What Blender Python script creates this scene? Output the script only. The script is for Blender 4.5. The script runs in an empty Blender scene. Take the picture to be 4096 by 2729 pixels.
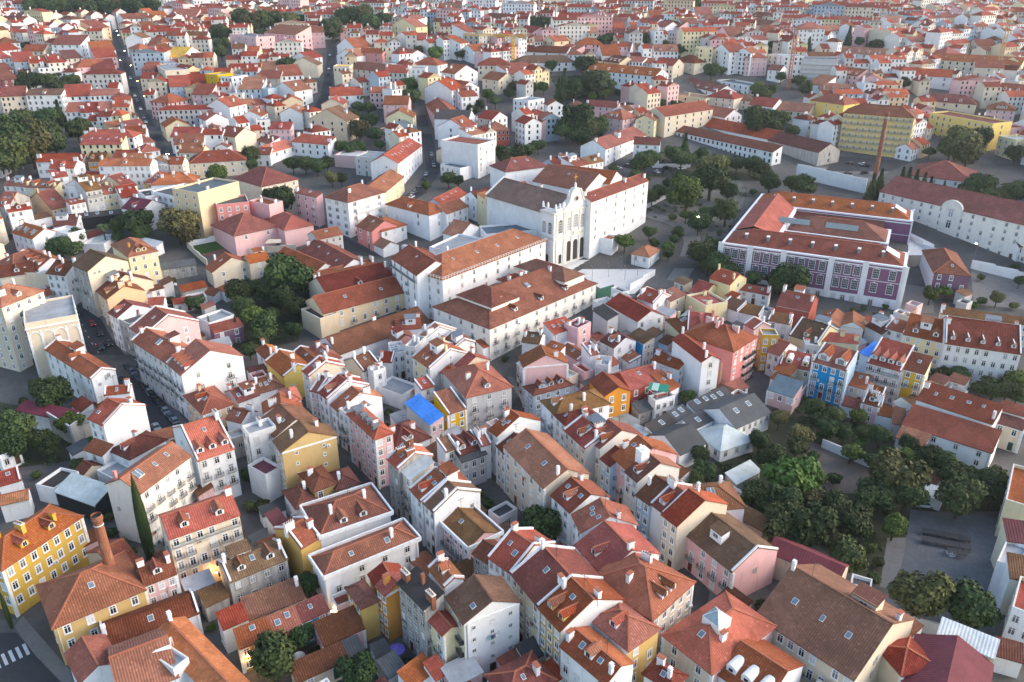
import bpy, bmesh, math, random
from mathutils import Vector, Matrix
R=math.radians
C=bpy.context.scene.collection
HOUSES="""-95.2 125.8 0.0 1.159 17.2 9.2 11.6 h 2.5 r Y 3 7 3 d2 yellow_building:building|large mustard-yellow building with white corner bands and two white dormers|large mustard-yellow building
-77.6 114.0 0.0 0.671 15.0 13.3 9.1 h 3.7 r T 2 4 2 k1,0 workshop_building:building|low ochre-yellow building with a broad red hip roof beside the brick chimney|broad ochre hip-roofed building
-79.3 125.8 0.0 0.931 5.0 11.7 6.0 g 3.1 r C 1 0 0 k1,0 outbuilding:building|red-roofed rear wing behind the brick chimney with a skylight strip|rear wing by the brick chimney
-67.6 118.9 0.0 0.612 5.6 6.3 9.0 g 1.6 d P 3 3 0 d1 -|small pink house with a dark red roof and a laundry line|small pink house with laundry
-62.3 129.2 0.0 0.596 13.4 8.7 14.0 g 2.3 r C 5 6 1 d2,k2,b,bt apartment_building:building|beige apartment house with an orange attic strip and a long iron balcony|beige house with the orange attic
-51.0 124.0 0.0 0.625 11.4 6.9 7.0 g 1.8 b S 2 4 0 d2 -|grey weathered house with a brown roof and two orange dormers|grey weathered house
-56.8 117.2 0.0 0.707 4.4 3.2 4.0 s 1.2 b S 1 0 0 0 shed:shed
-45.1 115.9 0.0 0.567 10.7 4.4 4.0 s 1.6 b C 1 3 0 c1,0 outbuilding:building|long low outbuilding with a mossy brown roof and one grey chimney|long mossy-roofed outbuilding
-65.5 109.6 0.0 0.571 15.7 6.6 6.0 g 1.7 d W 2 3 0 c1,k1 -
-50.9 96.8 0.0 2.403 23.3 5.2 9.0 g 1.3 o W 3 6 0 0,c1,flip -
-60.8 96.7 0.0 0.562 8.7 12.2 9.0 g 3.2 r W 3 0 0 0 -
-56.6 96.7 0.0 1.008 2.9 7.5 10.0 f 0.0 t W 0 0 0 0 roof_terrace_house:house|white-walled roof terrace with a hung white shade sail|white roof terrace
-70.1 98.4 0.0 -0.830 8.2 6.0 8.0 g 1.6 r W 2 0 0 0 -
-50.5 109.5 0.0 0.623 4.5 3.2 6.0 s 1.2 r W 2 0 2 0 -
-45.5 105.5 0.0 0.556 5.7 3.5 6.0 s 1.2 r Y 2 3 0 k1,0 -|yellow row house lit by a wall lamp at its front|lamp-lit yellow row house
-41.0 108.4 0.0 0.560 5.1 3.2 6.0 s 1.2 r R 2 2 0 k2,0 -|dark red row house between a yellow one and a blue one|dark red row house
-36.7 111.4 0.0 0.629 5.3 3.2 6.0 s 1.2 d B 2 2 0 k1,0 -|blue-fronted row house with a white cornice and one skylight|blue-fronted row house
-31.0 108.0 0.0 0.577 7.5 4.4 5.0 s 1.6 d P 1 0 0 0 -|low pink house with a plain dark red roof beside the bushes|low pink house
-29.0 125.9 0.0 0.597 19.8 6.7 8.4 h 1.9 r W 3 4 2 c1,k2,p2 -|white corner house with a parapet and a two-toned red and mossy hip roof|white parapet corner house
-27.5 113.1 0.0 0.610 3.3 6.2 8.4 h 0.9 d T 3 0 2 0 -|narrow dull-ochre house with a small dark red hip roof|narrow dull-ochre house
-21.5 112.7 0.0 0.722 5.3 3.2 11.2 x 1.3 r O 4 0 2 c1,d1,0 -|tall narrow orange-ochre house with a matching ochre chimney|tall orange-ochre house
-23.4 117.2 0.0 -1.082 4.3 5.7 9.0 g 1.5 r T 3 0 0 0 -
-15.9 107.8 0.0 -0.889 8.4 3.9 14.0 s 1.4 k S 5 4 0 c3,0 -|tall stained white house with a patchy blackened slate roof|stained house with the blackened roof
-11.8 111.7 0.0 -0.987 6.0 3.7 14.5 g 1.0 o W 4 0 0 c1 -
-12.0 103.7 0.0 -0.936 6.0 3.2 11.2 g 0.8 r L 4 2 0 0,b -|narrow pale-yellow house with washing hung below its windows|narrow pale-yellow house
-5.0 105.6 0.0 0.488 10.4 7.1 14.0 x 2.6 b WL 5 3 2 d2,k1,sb,sw,0 apartment_building:building|tall white house with a blank pierced gable and pale-yellow balcony side|tall white gable house
1.4 94.4 0.0 0.579 8.7 6.6 8.0 h 1.8 r W 2 0 0 k1 -
-16.0 98.0 0.0 0.823 5.5 3.2 5.0 s 1.2 r W 1 0 0 0 shed:shed
-12.8 98.2 0.0 0.716 2.6 3.2 5.5 s 1.2 r W 1 1 0 0 shed:shed
-22.8 103.3 0.0 0.572 2.7 3.2 4.0 s 1.2 g W 1 0 0 0 shed:shed
-20.8 100.8 0.0 0.736 3.5 3.2 3.5 s 1.2 g G 1 0 0 0 shed:shed
-27.8 104.1 0.0 0.565 2.7 3.2 4.0 s 1.2 g G 1 0 0 0 shed:shed
-33.1 100.9 0.0 0.575 9.2 3.2 4.0 s 1.2 d C 1 2 0 0 shed:shed
-49.9 136.9 0.0 0.762 2.9 3.2 7.0 s 1.2 m W 2 1 0 0 -
-34.9 137.3 0.0 0.540 15.2 11.2 9.0 h 3.1 r W 3 0 0 c2,d2,p2 -
-43.4 129.9 0.0 0.847 4.7 8.9 9.0 g 2.3 r T 2 0 0 c2 -
-35.5 133.9 0.0 0.599 8.9 3.9 5.0 f 0.0 k S 1 0 0 0 ruined_house:house|roofless ruined house full of dark charred timbers|roofless ruin
-9.4 133.6 0.0 -0.935 13.2 7.8 8.4 g 2.0 b P 3 7 0 c1,b,p2 -|pink house with a white roof balustrade, a brown roof and iron balconies|pink balustraded house
-4.1 123.0 0.0 -0.776 4.2 5.3 10.0 g 1.4 d S 3 2 0 0 -
1.9 119.7 0.0 -0.797 6.2 11.5 13.0 g 3.0 r W 4 4 0 k2,c2 -
8.0 111.4 0.0 -1.059 9.5 13.1 14.0 g 3.4 r C 5 4 0 k1,p,c2 -|tall beige house with a framed skylight and a thick white coping on its roof|tall beige coped house
11.9 104.6 0.0 -1.001 6.1 13.1 14.0 g 3.4 r TW 5 3 0 d2,c2 -|beige-fronted house with two tiled dormers and a white side wall|beige house with two tiled dormers
13.7 95.4 0.0 -0.865 10.2 6.2 12.0 g 1.6 r W 4 4 2 d1,k2,c2 -|white house with two dark skylights and one tiled dormer|white house with two dark skylights
18.8 101.8 0.0 -0.892 9.2 7.3 12.5 h 2.0 r WT 4 0 2 d1,0 -
23.2 111.4 0.0 0.799 12.5 13.6 13.0 h 3.4 r C 4 5 0 d2,k2,c2 -|large cream house with a broad peaked red hip roof at the street corner|large cream hip-roofed house
20.1 121.2 0.0 -1.110 9.4 12.7 12.0 g 3.3 r W 4 2 0 k1,d1,c1 -
43.2 128.9 0.0 -1.033 15.8 12.0 8.4 g 3.1 b P 3 5 0 b,p,c1 -|long pink house with a mossy brown roof, balconies and a white end wall|long pink house
37.6 133.7 0.0 -1.020 4.5 13.7 12.0 g 3.6 r C 4 2 0 c1 -
35.6 103.1 0.0 -0.911 10.3 16.6 9.5 h 2.8 o CP 3 2 3 k1,pyr,c1,0 -|peach house with a glass pyramid skylight and an orange hip roof|peach house with the glass pyramid
24.7 94.1 0.0 -0.706 5.3 3.9 9.0 h 1.1 d W 2 0 0 k1 -
41.0 96.0 0.0 -0.826 8.4 11.7 8.0 g 3.0 r W 2 0 0 d3,0 -|white house with three white vaulted dormers at the bottom edge|house with three white vaulted dormers
56.8 106.7 0.0 -0.871 18.5 20.3 9.0 g 5.3 d C 2 9 0 b,c2 convent_building:building|long cream building with a huge dark red roof and balconied windows|long cream dark-roofed building
66.1 98.9 0.0 -1.313 6.2 6.7 8.0 h 1.7 r C 2 0 0 0 -
71.4 95.3 0.0 2.544 11.5 14.4 7.0 x 2.9 m L 2 0 0 0,flip gymnasium:building|gymnasium with a ribbed maroon metal roof and a pale ridge strip|maroon-roofed gymnasium
78.1 102.4 0.0 -0.635 8.7 3.2 8.0 s 1.2 w L 1 0 0 0 canopy_building:building|cream building with a pale corrugated lean-to roof|cream corrugated lean-to
59.0 125.8 0.0 -0.678 14.1 5.9 6.0 g 1.5 m C 1 0 0 0 workshop_building:building|low building with maroon and orange ribbed roof slopes|low maroon-ribbed building
66.2 117.6 0.0 -0.457 3.6 3.2 6.5 f 0.0 g W 0 0 0 0 shed:shed
101.5 129.4 0.0 -0.268 3.8 4.8 9.0 s 1.7 m C 2 0 0 0 -
98.0 123.8 0.0 -0.704 3.8 9.0 8.0 f 0.0 t W 2 0 0 0 -
95.9 118.6 0.0 -0.344 3.5 5.0 9.0 s 1.8 b W 2 0 0 0 -
93.5 111.1 0.0 -2.220 10.0 4.2 9.0 f 0.0 r LW 3 2 2 0 -
86.9 103.6 0.0 -0.422 4.1 3.2 4.0 s 1.2 d W 1 0 0 0 shed:shed
-141.2 224.6 0.0 0.530 13.9 18.5 17.9 f 0.0 t CW 6 0 4 b2,0,arc apartment_building:building|tall cream apartment block with blind arches on its side wall|tall cream arcaded block
-154.2 227.0 0.0 1.192 14.3 12.2 22.0 h 3.4 r C 7 4 3 d1,c2 apartment_building:building
-124.2 205.2 0.0 -0.696 29.6 6.6 11.0 g 1.7 r W 3 6 0 k1,p,c1 -|long white house with dormer shadows across its orange street slope|long white street house
-99.7 174.9 0.0 1.002 11.5 6.4 11.2 x 2.9 r W 4 0 2 d2,k1,p -|white house with a big blank cream gable above the car street|white house with the blank cream gable
-104.8 186.9 0.0 0.247 6.1 4.1 11.0 g 1.1 r W 3 0 0 c1 -
-91.5 166.1 0.0 -0.536 7.4 10.1 7.0 h 2.0 d W 2 2 0 0,c1,d1 -
-100.1 164.1 0.0 -0.458 6.5 3.2 7.0 s 1.2 d W 2 1 0 0 -
-101.5 160.4 0.0 -0.548 3.5 5.2 4.0 g 1.4 d C 1 0 0 0 shed:shed
-78.7 145.1 0.0 1.211 15.1 9.1 14.0 g 2.4 r w 5 5 0 k3,c1,0,b -|white-beige house with a pink brick chimney stack and two blue skylights|white-beige house with the pink chimney
-72.4 159.6 0.0 0.660 8.4 17.7 13.0 g 4.6 o W 4 3 0 d3,b,k1 -|pale house with three grey dormers and a bright orange roof|pale house with three grey dormers
-80.5 185.1 0.0 -0.863 12.6 8.0 9.0 h 2.2 r A 3 3 3 k2,c1,d1 -|apricot corner house with a red hip roof and sky windows|apricot corner house
-84.8 197.8 0.0 -0.839 9.6 17.2 14.6 g 4.5 r W 5 3 2 d4,b,0 -|tall white house with a flaking gable and four grey dormers|flaking white gable house
-99.0 205.5 0.0 -0.746 21.9 9.1 15.0 g 2.4 r G 5 7 0 b,k1,c2 -|grey-white terrace of flats with rows of narrow windows along the car street|grey-white street terrace
-106.4 223.4 0.0 -0.798 10.0 16.9 14.0 g 4.4 r P 4 3 2 k1 -|pale pink house with a maroon roof hatch and two gable windows|pale pink gable house
-73.5 190.4 0.0 0.776 6.0 7.9 8.0 g 2.0 r W 2 0 0 - -
-69.9 178.7 0.0 -0.401 4.9 6.0 8.0 g 1.6 d W 2 0 0 - -
-60.4 163.8 0.0 -0.940 4.9 6.6 13.0 f 0.0 t W 4 2 2 - -
-124.3 185.3 0.0 -0.321 18.1 3.2 5.0 s 1.2 m W 1 0 0 0 outbuilding:building|long low building with a maroon roof behind a white parapet, among trees|long low maroon-roofed building
-117.9 190.7 0.0 -0.670 6.2 3.2 4.0 s 1.2 d W 1 0 0 0 shed:shed
-116.6 154.1 0.0 0.599 4.5 6.1 6.0 g 1.6 r W 2 0 0 c1 -
-111.7 147.6 0.0 0.454 5.5 3.9 5.0 g 1.0 o W 1 0 0 0 -
-97.0 149.4 0.0 -0.430 12.7 4.9 5.0 s 1.8 z D 1 0 0 0 pavilion:pavilion|dark glass pavilion under a flat pale zinc roof|zinc-roofed glass pavilion
-106.2 155.3 0.0 -0.318 5.4 7.3 4.0 f 0.0 k W 1 0 0 0 shed:shed
-93.7 158.5 0.0 -0.571 8.2 5.4 4.0 f 0.0 t W 1 0 0 0 shed:shed
-125.0 167.3 0.0 0.960 4.8 3.2 4.0 f 0.0 t W 1 2 0 0 shed:shed
-64.8 207.2 0.0 -0.900 12.8 8.7 8.4 g 2.3 r M 3 0 2 c3,p,0 -|yellow house with yellow chimneys and a white-edged front gable|yellow gabled house
-73.8 218.3 0.0 -0.930 8.5 5.1 7.0 g 1.3 d W 2 1 0 - -
-60.3 212.7 0.0 -0.929 12.3 4.7 8.0 g 1.2 d W 2 0 0 - -
-56.3 216.0 0.0 -0.953 11.4 4.9 8.0 h 1.3 r W 2 0 0 - -
-44.3 233.8 0.0 0.774 35.4 13.1 7.0 g 3.4 d W 1 0 0 c3,0 outbuilding:building|very long low house with a dark red roof below the peach palace|very long low dark red roof
-52.4 197.7 0.0 -0.938 4.5 10.3 12.0 g 2.7 r C 4 1 0 - -|house with a long cream side wall and a red roof above the narrow street|house with the long cream side wall
-43.6 207.1 0.0 0.782 5.9 9.5 9.0 g 2.5 b C 3 2 0 k1 -
-50.4 190.0 0.0 -0.460 2.7 8.9 11.0 g 2.3 r P 4 2 0 - -
-44.5 185.9 0.0 -0.895 5.3 12.0 12.0 g 3.1 r W 4 2 0 d1,c3,p -
-40.3 181.1 0.0 -0.908 4.3 12.4 11.0 g 3.2 r W 4 2 0 k1 -
-34.0 164.5 0.0 -0.937 14.2 4.6 14.1 h 1.3 o P 5 5 2 d4,dg,0,c1 -|rose-pink corner building with white bands and a row of grey dormers|rose-pink corner building
-39.7 176.5 0.0 -0.834 4.4 7.4 11.0 f 0.0 t W 4 2 0 b -
-27.2 169.1 0.0 0.656 9.7 10.3 8.0 h 2.7 d W 2 0 0 d1,k1 -
-22.6 178.9 0.0 -0.978 13.4 3.8 9.0 s 1.4 u GP 3 0 2 0 -|grey-walled house covered by a bright blue tarpaulin|blue tarpaulin house
-16.4 183.2 0.0 0.604 5.3 7.6 8.4 s 2.7 r Y 3 2 0 p,0 -|narrow yellow house with four white-framed windows beside a grey facade|narrow yellow house beside the tarpaulin
-9.6 192.8 0.0 0.459 13.1 16.3 11.2 h 3.6 r G 4 3 0 b,d1 -|grey-beige house with French windows, small balconies and a spread of red hip roofs|grey-beige balcony house
-11.2 203.4 0.0 -0.901 3.5 9.5 11.0 g 2.5 r C 3 0 0 c1 -
-16.6 200.8 0.0 -0.943 4.9 5.0 9.0 g 1.3 r C 3 0 0 - -
-20.3 207.6 0.0 -0.921 9.2 13.9 11.0 g 3.6 r LW 3 3 0 d1,p,c2 -
-22.7 221.2 0.0 -1.048 4.0 14.1 11.0 g 3.7 o W 3 1 0 k3,p -
-16.0 217.9 0.0 -0.991 7.3 6.9 11.0 g 1.8 r W 3 0 0 - -
-34.9 217.5 0.0 0.278 4.1 8.0 8.4 f 0.0 t W 3 2 0 - -
-37.0 211.6 0.0 -0.092 3.9 3.8 8.0 s 1.4 r W 2 0 0 c1 -
-28.6 213.9 0.0 -0.339 3.3 7.8 12.0 f 0.0 t G 4 2 0 - -
-32.9 201.1 0.0 -0.596 10.3 7.5 4.0 f 0.0 t W 1 0 0 0 roof_terrace_house:house|flat grey roof terrace inside a block, walled in white|flat grey roof terrace
-38.6 202.5 0.0 0.711 4.1 3.3 9.0 f 0.0 w W 3 1 0 - -
-24.1 193.4 0.0 0.646 4.2 3.7 9.0 s 1.3 r W 3 1 0 - -
-47.9 157.9 0.0 0.569 12.9 6.0 14.0 x 3.2 b T 5 2 3 c2,d1,k1,sw,0 apartment_building:building|tall ochre house with a huge nearly blank side wall|tall ochre blank-walled house
-57.6 155.8 0.0 0.918 4.4 6.7 7.0 f 0.0 m W 2 0 0 0 -|small white annex with a flat maroon roof against the ochre house|small maroon-topped annex
-54.7 168.7 0.0 0.656 11.1 9.5 12.0 x 2.8 b W 4 0 0 k1,c1 -
-59.1 178.7 0.0 0.335 9.2 5.7 11.0 x 2.3 r W 3 0 0 k2 -
-57.9 182.5 0.0 0.442 4.0 7.2 12.0 h 1.1 o W 4 2 0 0 -
-69.0 195.2 0.0 0.623 8.6 7.5 8.0 h 2.1 d W 2 0 0 - -
-43.9 150.4 0.0 0.637 5.2 8.1 8.0 h 1.4 d T 2 2 0 0,c1 -
-38.8 151.9 0.0 0.542 5.3 7.3 7.0 h 1.4 d T 2 2 0 0,c1 -
-47.1 146.7 0.0 0.612 5.1 7.6 6.0 h 1.4 d W 2 1 0 0,c1 -
-22.7 149.9 0.0 -0.943 5.0 8.5 14.0 g 2.2 r S 5 2 0 c4,p -|weathered grey house with brick chimney walls at the street bend|weathered grey corner house
-21.0 146.7 0.0 -0.964 5.5 5.8 13.0 s 2.1 w C 4 2 0 b,0 -|cream house with a pale sheet-metal roof panel|cream house with a sheet-metal roof
-15.3 141.7 0.0 -1.008 5.5 11.6 12.0 g 3.0 r W 4 2 0 d1,c1,p -
-12.5 137.8 0.0 -0.926 4.0 11.4 12.0 g 3.0 b W 4 2 0 c1 -
-15.4 160.8 0.0 0.611 3.3 3.9 10.0 s 1.4 b W 3 1 0 p -
-11.2 162.4 0.0 0.625 6.5 5.1 9.0 s 1.8 d G 3 2 0 d2 -
-9.8 160.2 0.0 0.573 6.8 3.2 8.0 s 1.2 g G 2 3 0 0 -
-7.2 163.5 0.0 0.475 2.6 4.6 10.0 s 1.7 r W 3 0 0 - -
0.8 167.1 0.0 -0.975 3.6 12.6 12.0 g 3.3 r W 3 2 0 c1 -
1.2 159.9 0.0 -1.089 4.2 8.6 11.0 g 2.2 d C 3 2 0 - -
7.5 150.5 0.0 -1.091 18.5 11.2 13.0 g 2.9 r C 4 5 1 k2,c1,0 -|long beige house with a glazed roof box and a bright orange back slope|long beige house with the glazed roof box
14.4 138.2 0.0 -1.026 7.0 9.9 12.0 g 2.6 r W 4 2 0 d1,c1 -
18.6 130.3 0.0 -1.350 6.0 11.5 12.0 g 3.0 r W 4 2 0 c1 -
16.4 179.9 0.0 -1.159 8.2 15.4 11.2 h 2.3 b W 4 2 3 d1,b -|white corner house with a mossy roof and a washing line on its terrace|white corner house with the mossy roof
16.2 171.6 0.0 -1.119 4.9 9.5 12.0 h 1.4 d W 4 2 0 k1 -
19.2 164.6 0.0 -1.090 9.6 9.4 11.0 g 2.4 r G 4 4 0 - -
24.5 163.3 0.0 -1.067 5.5 12.0 11.2 g 3.1 r w 4 3 1 d2,c1 -
24.9 155.8 0.0 -1.058 3.8 7.8 10.0 g 2.0 d b 3 2 0 0 -
30.5 155.1 0.0 -1.121 5.9 13.7 11.2 g 3.6 o P 4 2 0 b,c1 -|pink street house with a small roof terrace and an orange back slope|pink street house with a roof terrace
31.4 149.2 0.0 -1.084 4.5 11.5 11.2 g 3.0 d w 4 2 0 d1,k1,c1,cb -|cream house with a massive white chimney block at its rear|cream house with the massive chimney
32.0 141.3 0.0 -0.970 4.2 10.5 11.0 g 2.7 b E 3 2 0 - -
35.0 138.4 0.0 -0.995 4.0 11.3 11.0 g 2.9 r W 3 0 0 d1,p -
42.5 142.3 0.0 0.117 12.8 9.2 9.0 h 2.5 b W 2 0 0 c2 -
51.9 141.2 0.0 -0.860 8.5 3.2 4.0 s 1.2 b C 1 0 0 0 shed:shed
10.0 194.2 0.0 0.501 12.3 5.2 8.4 h 1.4 d E 3 4 2 d3,k2,0 -|blue-grey corner house with three small dormers in a dark red roof|blue-grey corner house
8.8 200.8 0.0 0.191 12.4 6.6 13.0 x 3.1 r P 4 0 2 b,0,c1 -|salmon-pink house with a broad blank gable wall|salmon-pink blank-gabled house
12.7 212.5 0.0 -0.694 5.2 3.2 11.0 s 1.2 r W 3 0 0 - -
19.6 220.7 0.0 -1.006 9.5 5.3 5.7 g 1.4 r P 2 0 2 c1,k1,p -|small pink house with white corners and a white-edged front gable|small pink house with the white-edged gable
26.9 209.2 0.0 -0.278 3.8 6.2 8.0 f 0.0 t W 2 2 0 - -
23.4 214.7 0.0 0.498 3.1 4.8 9.0 s 1.7 r W 2 0 0 - -
32.7 222.3 0.0 -0.955 6.2 9.0 9.0 g 2.3 d GW 3 1 2 - -
40.3 225.5 0.1 -1.037 7.5 4.0 8.4 s 1.4 b BC 3 0 3 0 -|house with a bright blue side wall and a cream front|house with the blue side wall
35.6 219.6 0.0 -1.175 8.6 3.8 5.0 s 1.4 r W 1 0 0 k1 -
29.5 215.0 0.0 0.659 4.8 3.2 5.0 s 1.2 r W 1 0 0 0 shed:shed
52.6 206.0 0.0 -1.230 16.0 5.6 14.0 g 1.5 r W 5 0 1 c3,0 -|tall white house with a long blank side wall and narrow red-roofed front|tall white narrow-fronted house
45.7 208.5 0.0 -0.753 9.3 3.2 8.4 s 1.2 r W 3 0 2 c1,k1,0 -|white house with stacked glazed verandas and a small roof terrace|white veranda house
61.8 210.4 0.0 -1.129 6.8 5.2 8.4 f 0.0 z L 3 0 2 0 -|pale-yellow narrow house with a glass lean-to on its roof|pale-yellow glass-topped house
61.5 215.3 0.0 -0.756 17.3 13.7 14.0 h 3.8 r Q 5 0 4 c5,sb,0 apartment_building:building|big salmon-pink block with iron balconies and several pink chimneys|big salmon-pink balcony block
78.2 221.1 0.0 -1.647 4.8 4.8 11.8 f 0.0 t Y 4 1 2 0 -
35.1 199.7 0.0 0.497 11.4 10.3 8.0 g 2.7 r R 2 3 0 k1,c1 -|brick-red house with a long red roof and white door frames|brick-red long-roofed house
26.6 191.1 0.0 0.370 7.5 9.3 10.0 x 1.9 d O 3 2 0 0 -|orange house with a gabled glazed loggia and roof terrace|orange loggia house
28.9 190.2 0.0 -1.086 3.4 4.3 5.6 f 0.0 t O 2 0 0 0 house_annex:house|orange projecting annex topped by a small planted terrace|orange terrace annex
40.9 194.1 0.0 -1.133 3.4 5.1 6.0 f 0.0 t R 2 0 0 0 roof_terrace_house:house|brick-red terrace house under a green striped awning|green awning terrace
42.9 197.6 0.0 0.766 4.6 6.5 7.0 s 2.4 r W 2 0 0 c1 -
36.1 189.9 0.0 0.557 6.2 3.2 4.0 s 1.2 g S 1 2 0 0 shed:shed
41.0 191.4 0.0 0.477 6.6 3.2 6.0 f 0.0 t W 2 3 0 0 -
54.3 191.6 0.0 0.645 15.1 3.3 5.0 s 1.2 g W 1 0 0 k4,0 warehouse:warehouse
59.8 185.3 0.0 0.626 13.8 11.7 5.5 g 3.0 g W 1 6 0 k2,0 warehouse:warehouse|long grey-roofed warehouse with arched openings along its white wall|arched white warehouse
38.8 179.5 0.0 0.748 9.2 3.2 4.5 s 1.2 k W 1 0 0 k1,0 warehouse:warehouse
44.6 184.9 0.0 0.691 6.7 3.2 4.5 s 1.2 g W 1 0 0 k2,0 warehouse:warehouse
41.7 171.9 0.0 0.615 9.4 10.7 5.0 g 2.8 g W 1 0 0 0 warehouse:warehouse|double-pitched warehouse with ribbed dark grey roof among the trees|double-pitched grey warehouse
48.6 180.4 0.0 0.675 7.9 3.6 5.0 s 1.3 g W 1 0 0 k1,0 warehouse:warehouse
54.5 175.7 0.0 -1.086 10.2 11.0 3.7 h 2.8 z W 1 3 3 0 pavilion:pavilion|white pavilion with a pale pyramid roof, roof lantern and curved gable|white pyramid-roofed pavilion
54.7 157.9 0.0 0.638 9.0 3.2 4.0 s 1.2 z S 1 4 0 0 shed:shed
91.7 202.9 0.0 -0.691 9.6 7.7 11.6 s 2.8 r Bb 4 4 0 d2,db,b,0,p apartment_building:building|bright blue house with white window frames and two big roof dormers|bright blue house
85.2 212.7 0.0 -0.486 9.1 6.2 6.0 s 2.2 r L 2 3 0 d2 -|cream cottage with two rounded dormers left of the bright blue house|cream cottage
82.3 218.7 0.0 -0.839 4.0 9.8 8.0 g 2.6 r W 2 2 0 - -
92.9 224.3 0.1 -0.189 4.2 5.7 7.0 f 0.0 t G 2 2 0 - -
81.0 210.2 0.0 -0.877 5.5 3.2 5.0 s 1.2 o C 1 0 0 0 shed:shed
77.1 198.3 0.0 -0.695 7.4 6.1 5.0 s 2.2 E P 1 3 0 0 workshop_building:building|pink house with two grey barrel-vaulted skylights|barrel-vaulted pink house
105.2 209.9 0.0 -1.046 3.4 5.7 11.0 s 2.0 u W 3 0 0 0 -|house roof wrapped in crumpled blue tarpaulin behind the bright blue house|second blue tarpaulin roof
108.0 204.3 0.0 -0.688 9.1 10.4 11.2 s 3.8 r G 4 4 0 d4,b,bt -|grey-white house with white dormers and stone balustrades|grey-white balustraded house
114.0 200.1 0.0 -0.666 5.4 7.1 11.2 s 2.5 d YL 4 2 0 b,0,k1 -|tall yellow house with a roof loggia and balconied windows|tall yellow house with the roof loggia
99.0 200.8 0.0 -0.660 4.8 5.3 5.6 s 1.9 r C 2 2 0 c1 -
98.8 190.7 0.0 -0.607 4.2 6.9 6.0 s 2.5 d P 2 1 0 d1 -
100.8 186.6 0.0 -0.477 3.8 3.2 4.0 s 1.2 r W 1 0 0 0 shed:shed
101.8 181.7 0.0 -0.416 2.7 5.4 5.0 s 2.0 d S 1 0 0 0 shed:shed
94.0 192.2 0.0 -0.628 4.6 3.2 3.5 s 1.2 d W 1 0 0 0 shed:shed
129.1 225.8 0.0 -0.576 11.3 15.4 11.2 g 4.0 r L 4 4 0 d2,k1 -|pale-yellow house behind the tall yellow one with roof dormers|pale-yellow rear house
139.8 216.9 0.0 -0.385 19.5 18.4 13.0 g 4.8 d W 4 8 0 d5,dw apartment_building:building|long white apartment row with small white dormers behind trees|long white apartment row
116.5 181.5 0.0 -0.775 18.4 7.0 9.0 s 2.5 r W 2 0 0 k4,c2,0 workshop_building:building|long white building with a red roof and a hipped roof turret|white building with the roof turret
111.5 174.2 0.0 -0.702 20.7 7.5 5.6 s 2.7 r W 2 4 0 0 workshop_building:building|long white-walled hall with a plain red roof above the garden|long white hall above the garden
102.2 173.8 0.0 -0.701 6.8 4.1 4.0 s 1.5 r W 1 0 0 0 outbuilding:building
129.7 179.4 0.0 -0.691 5.7 3.2 9.0 s 1.2 r W 2 2 0 0 -
127.6 176.3 0.0 -0.717 6.5 3.2 7.0 s 1.2 d C 2 2 0 0 -
97.8 155.0 0.0 -0.902 3.3 3.2 4.0 s 1.2 d W 1 0 0 0 shed:shed
97.0 151.3 0.0 -0.630 3.9 3.2 3.0 s 1.2 w W 1 0 0 0 shed:shed
112.3 145.4 0.0 -2.175 16.5 5.2 9.0 f 0.0 r L 3 3 0 0 -
161.0 280.5 4.6 -0.293 11.7 26.0 9.4 h 3.2 r VW 2 3 0 k1,0 school_annex:building|small purple-brick annex with white edges and a red hip roof|purple-brick annex
192.3 329.9 7.6 -0.984 67.1 21.3 15.0 g 5.5 d w 5 15 0 0,ped palace:building|long cream palace with a curved central pediment and rows of small windows|long cream palace
210.1 386.4 16.8 -0.554 27.0 26.0 6.0 h 6.0 r W 1 6 0 0 -|red-roofed hall with a white terrace balustrade behind conifers|hall behind the conifers
96.9 250.7 2.3 -0.560 10.7 12.2 8.0 g 3.2 r R 2 0 0 k1,c2 -
87.2 237.6 1.4 -0.534 6.9 4.3 8.0 s 1.5 b W 2 2 0 - -
96.4 231.9 0.4 -0.771 9.3 14.1 7.0 g 3.7 b L 2 0 0 d1 -
106.1 242.2 1.6 -0.572 6.5 11.7 6.0 x 1.6 r W 2 0 0 - -
112.1 240.7 1.5 -0.388 6.9 9.7 6.0 x 1.7 r W 2 0 0 - -
121.6 236.5 1.1 -1.232 7.3 10.0 6.0 g 2.6 d W 2 0 0 - -
102.2 226.6 0.4 -0.216 11.2 3.7 7.0 s 1.3 r L 2 0 0 - -
123.2 232.3 0.8 -0.810 5.8 5.1 8.0 s 1.8 r W 3 2 0 p -
154.7 239.7 1.3 -0.388 26.0 3.2 8.0 s 1.2 b C 2 9 0 c2,p,0 -|long cream house with a brown roof and two pale chimneys beside the tree yard|long cream brown-roofed house
41.0 320.4 8.1 0.898 43.8 8.1 23.5 g 2.1 r W 5 6 0 c3,0 convent_building:building|white convent wing with a tall windowed facade right of the church|white convent wing
27.4 356.7 13.9 -0.712 28.6 22.0 12.0 g 5.7 r W 2 0 0 k1,0 convent_building:building|red-roofed convent range behind the church nave|convent range behind the nave
33.4 362.4 14.9 -0.494 30.4 15.0 12.0 g 3.9 r W 2 0 0 k3,0 convent_building:building|farthest red-roofed convent range with sky windows|farthest convent range
3.3 376.9 16.5 0.514 22.9 15.0 12.0 h 4.1 r W 2 0 0 k2,0 convent_building:building
2.0 253.2 0.5 0.820 53.7 25.9 11.5 h 6.0 d w 3 11 5 d3,c5,b,k1,att palace:building|large pale palace with a dark red roof and long rows of balcony windows|large pale palace
-11.8 275.0 2.8 0.869 55.5 17.5 16.5 h 4.8 r W 5 9 4 k4,c1,0,rail apartment_building:building|long white building with a railed edge round its red roof|long white railed building
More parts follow.
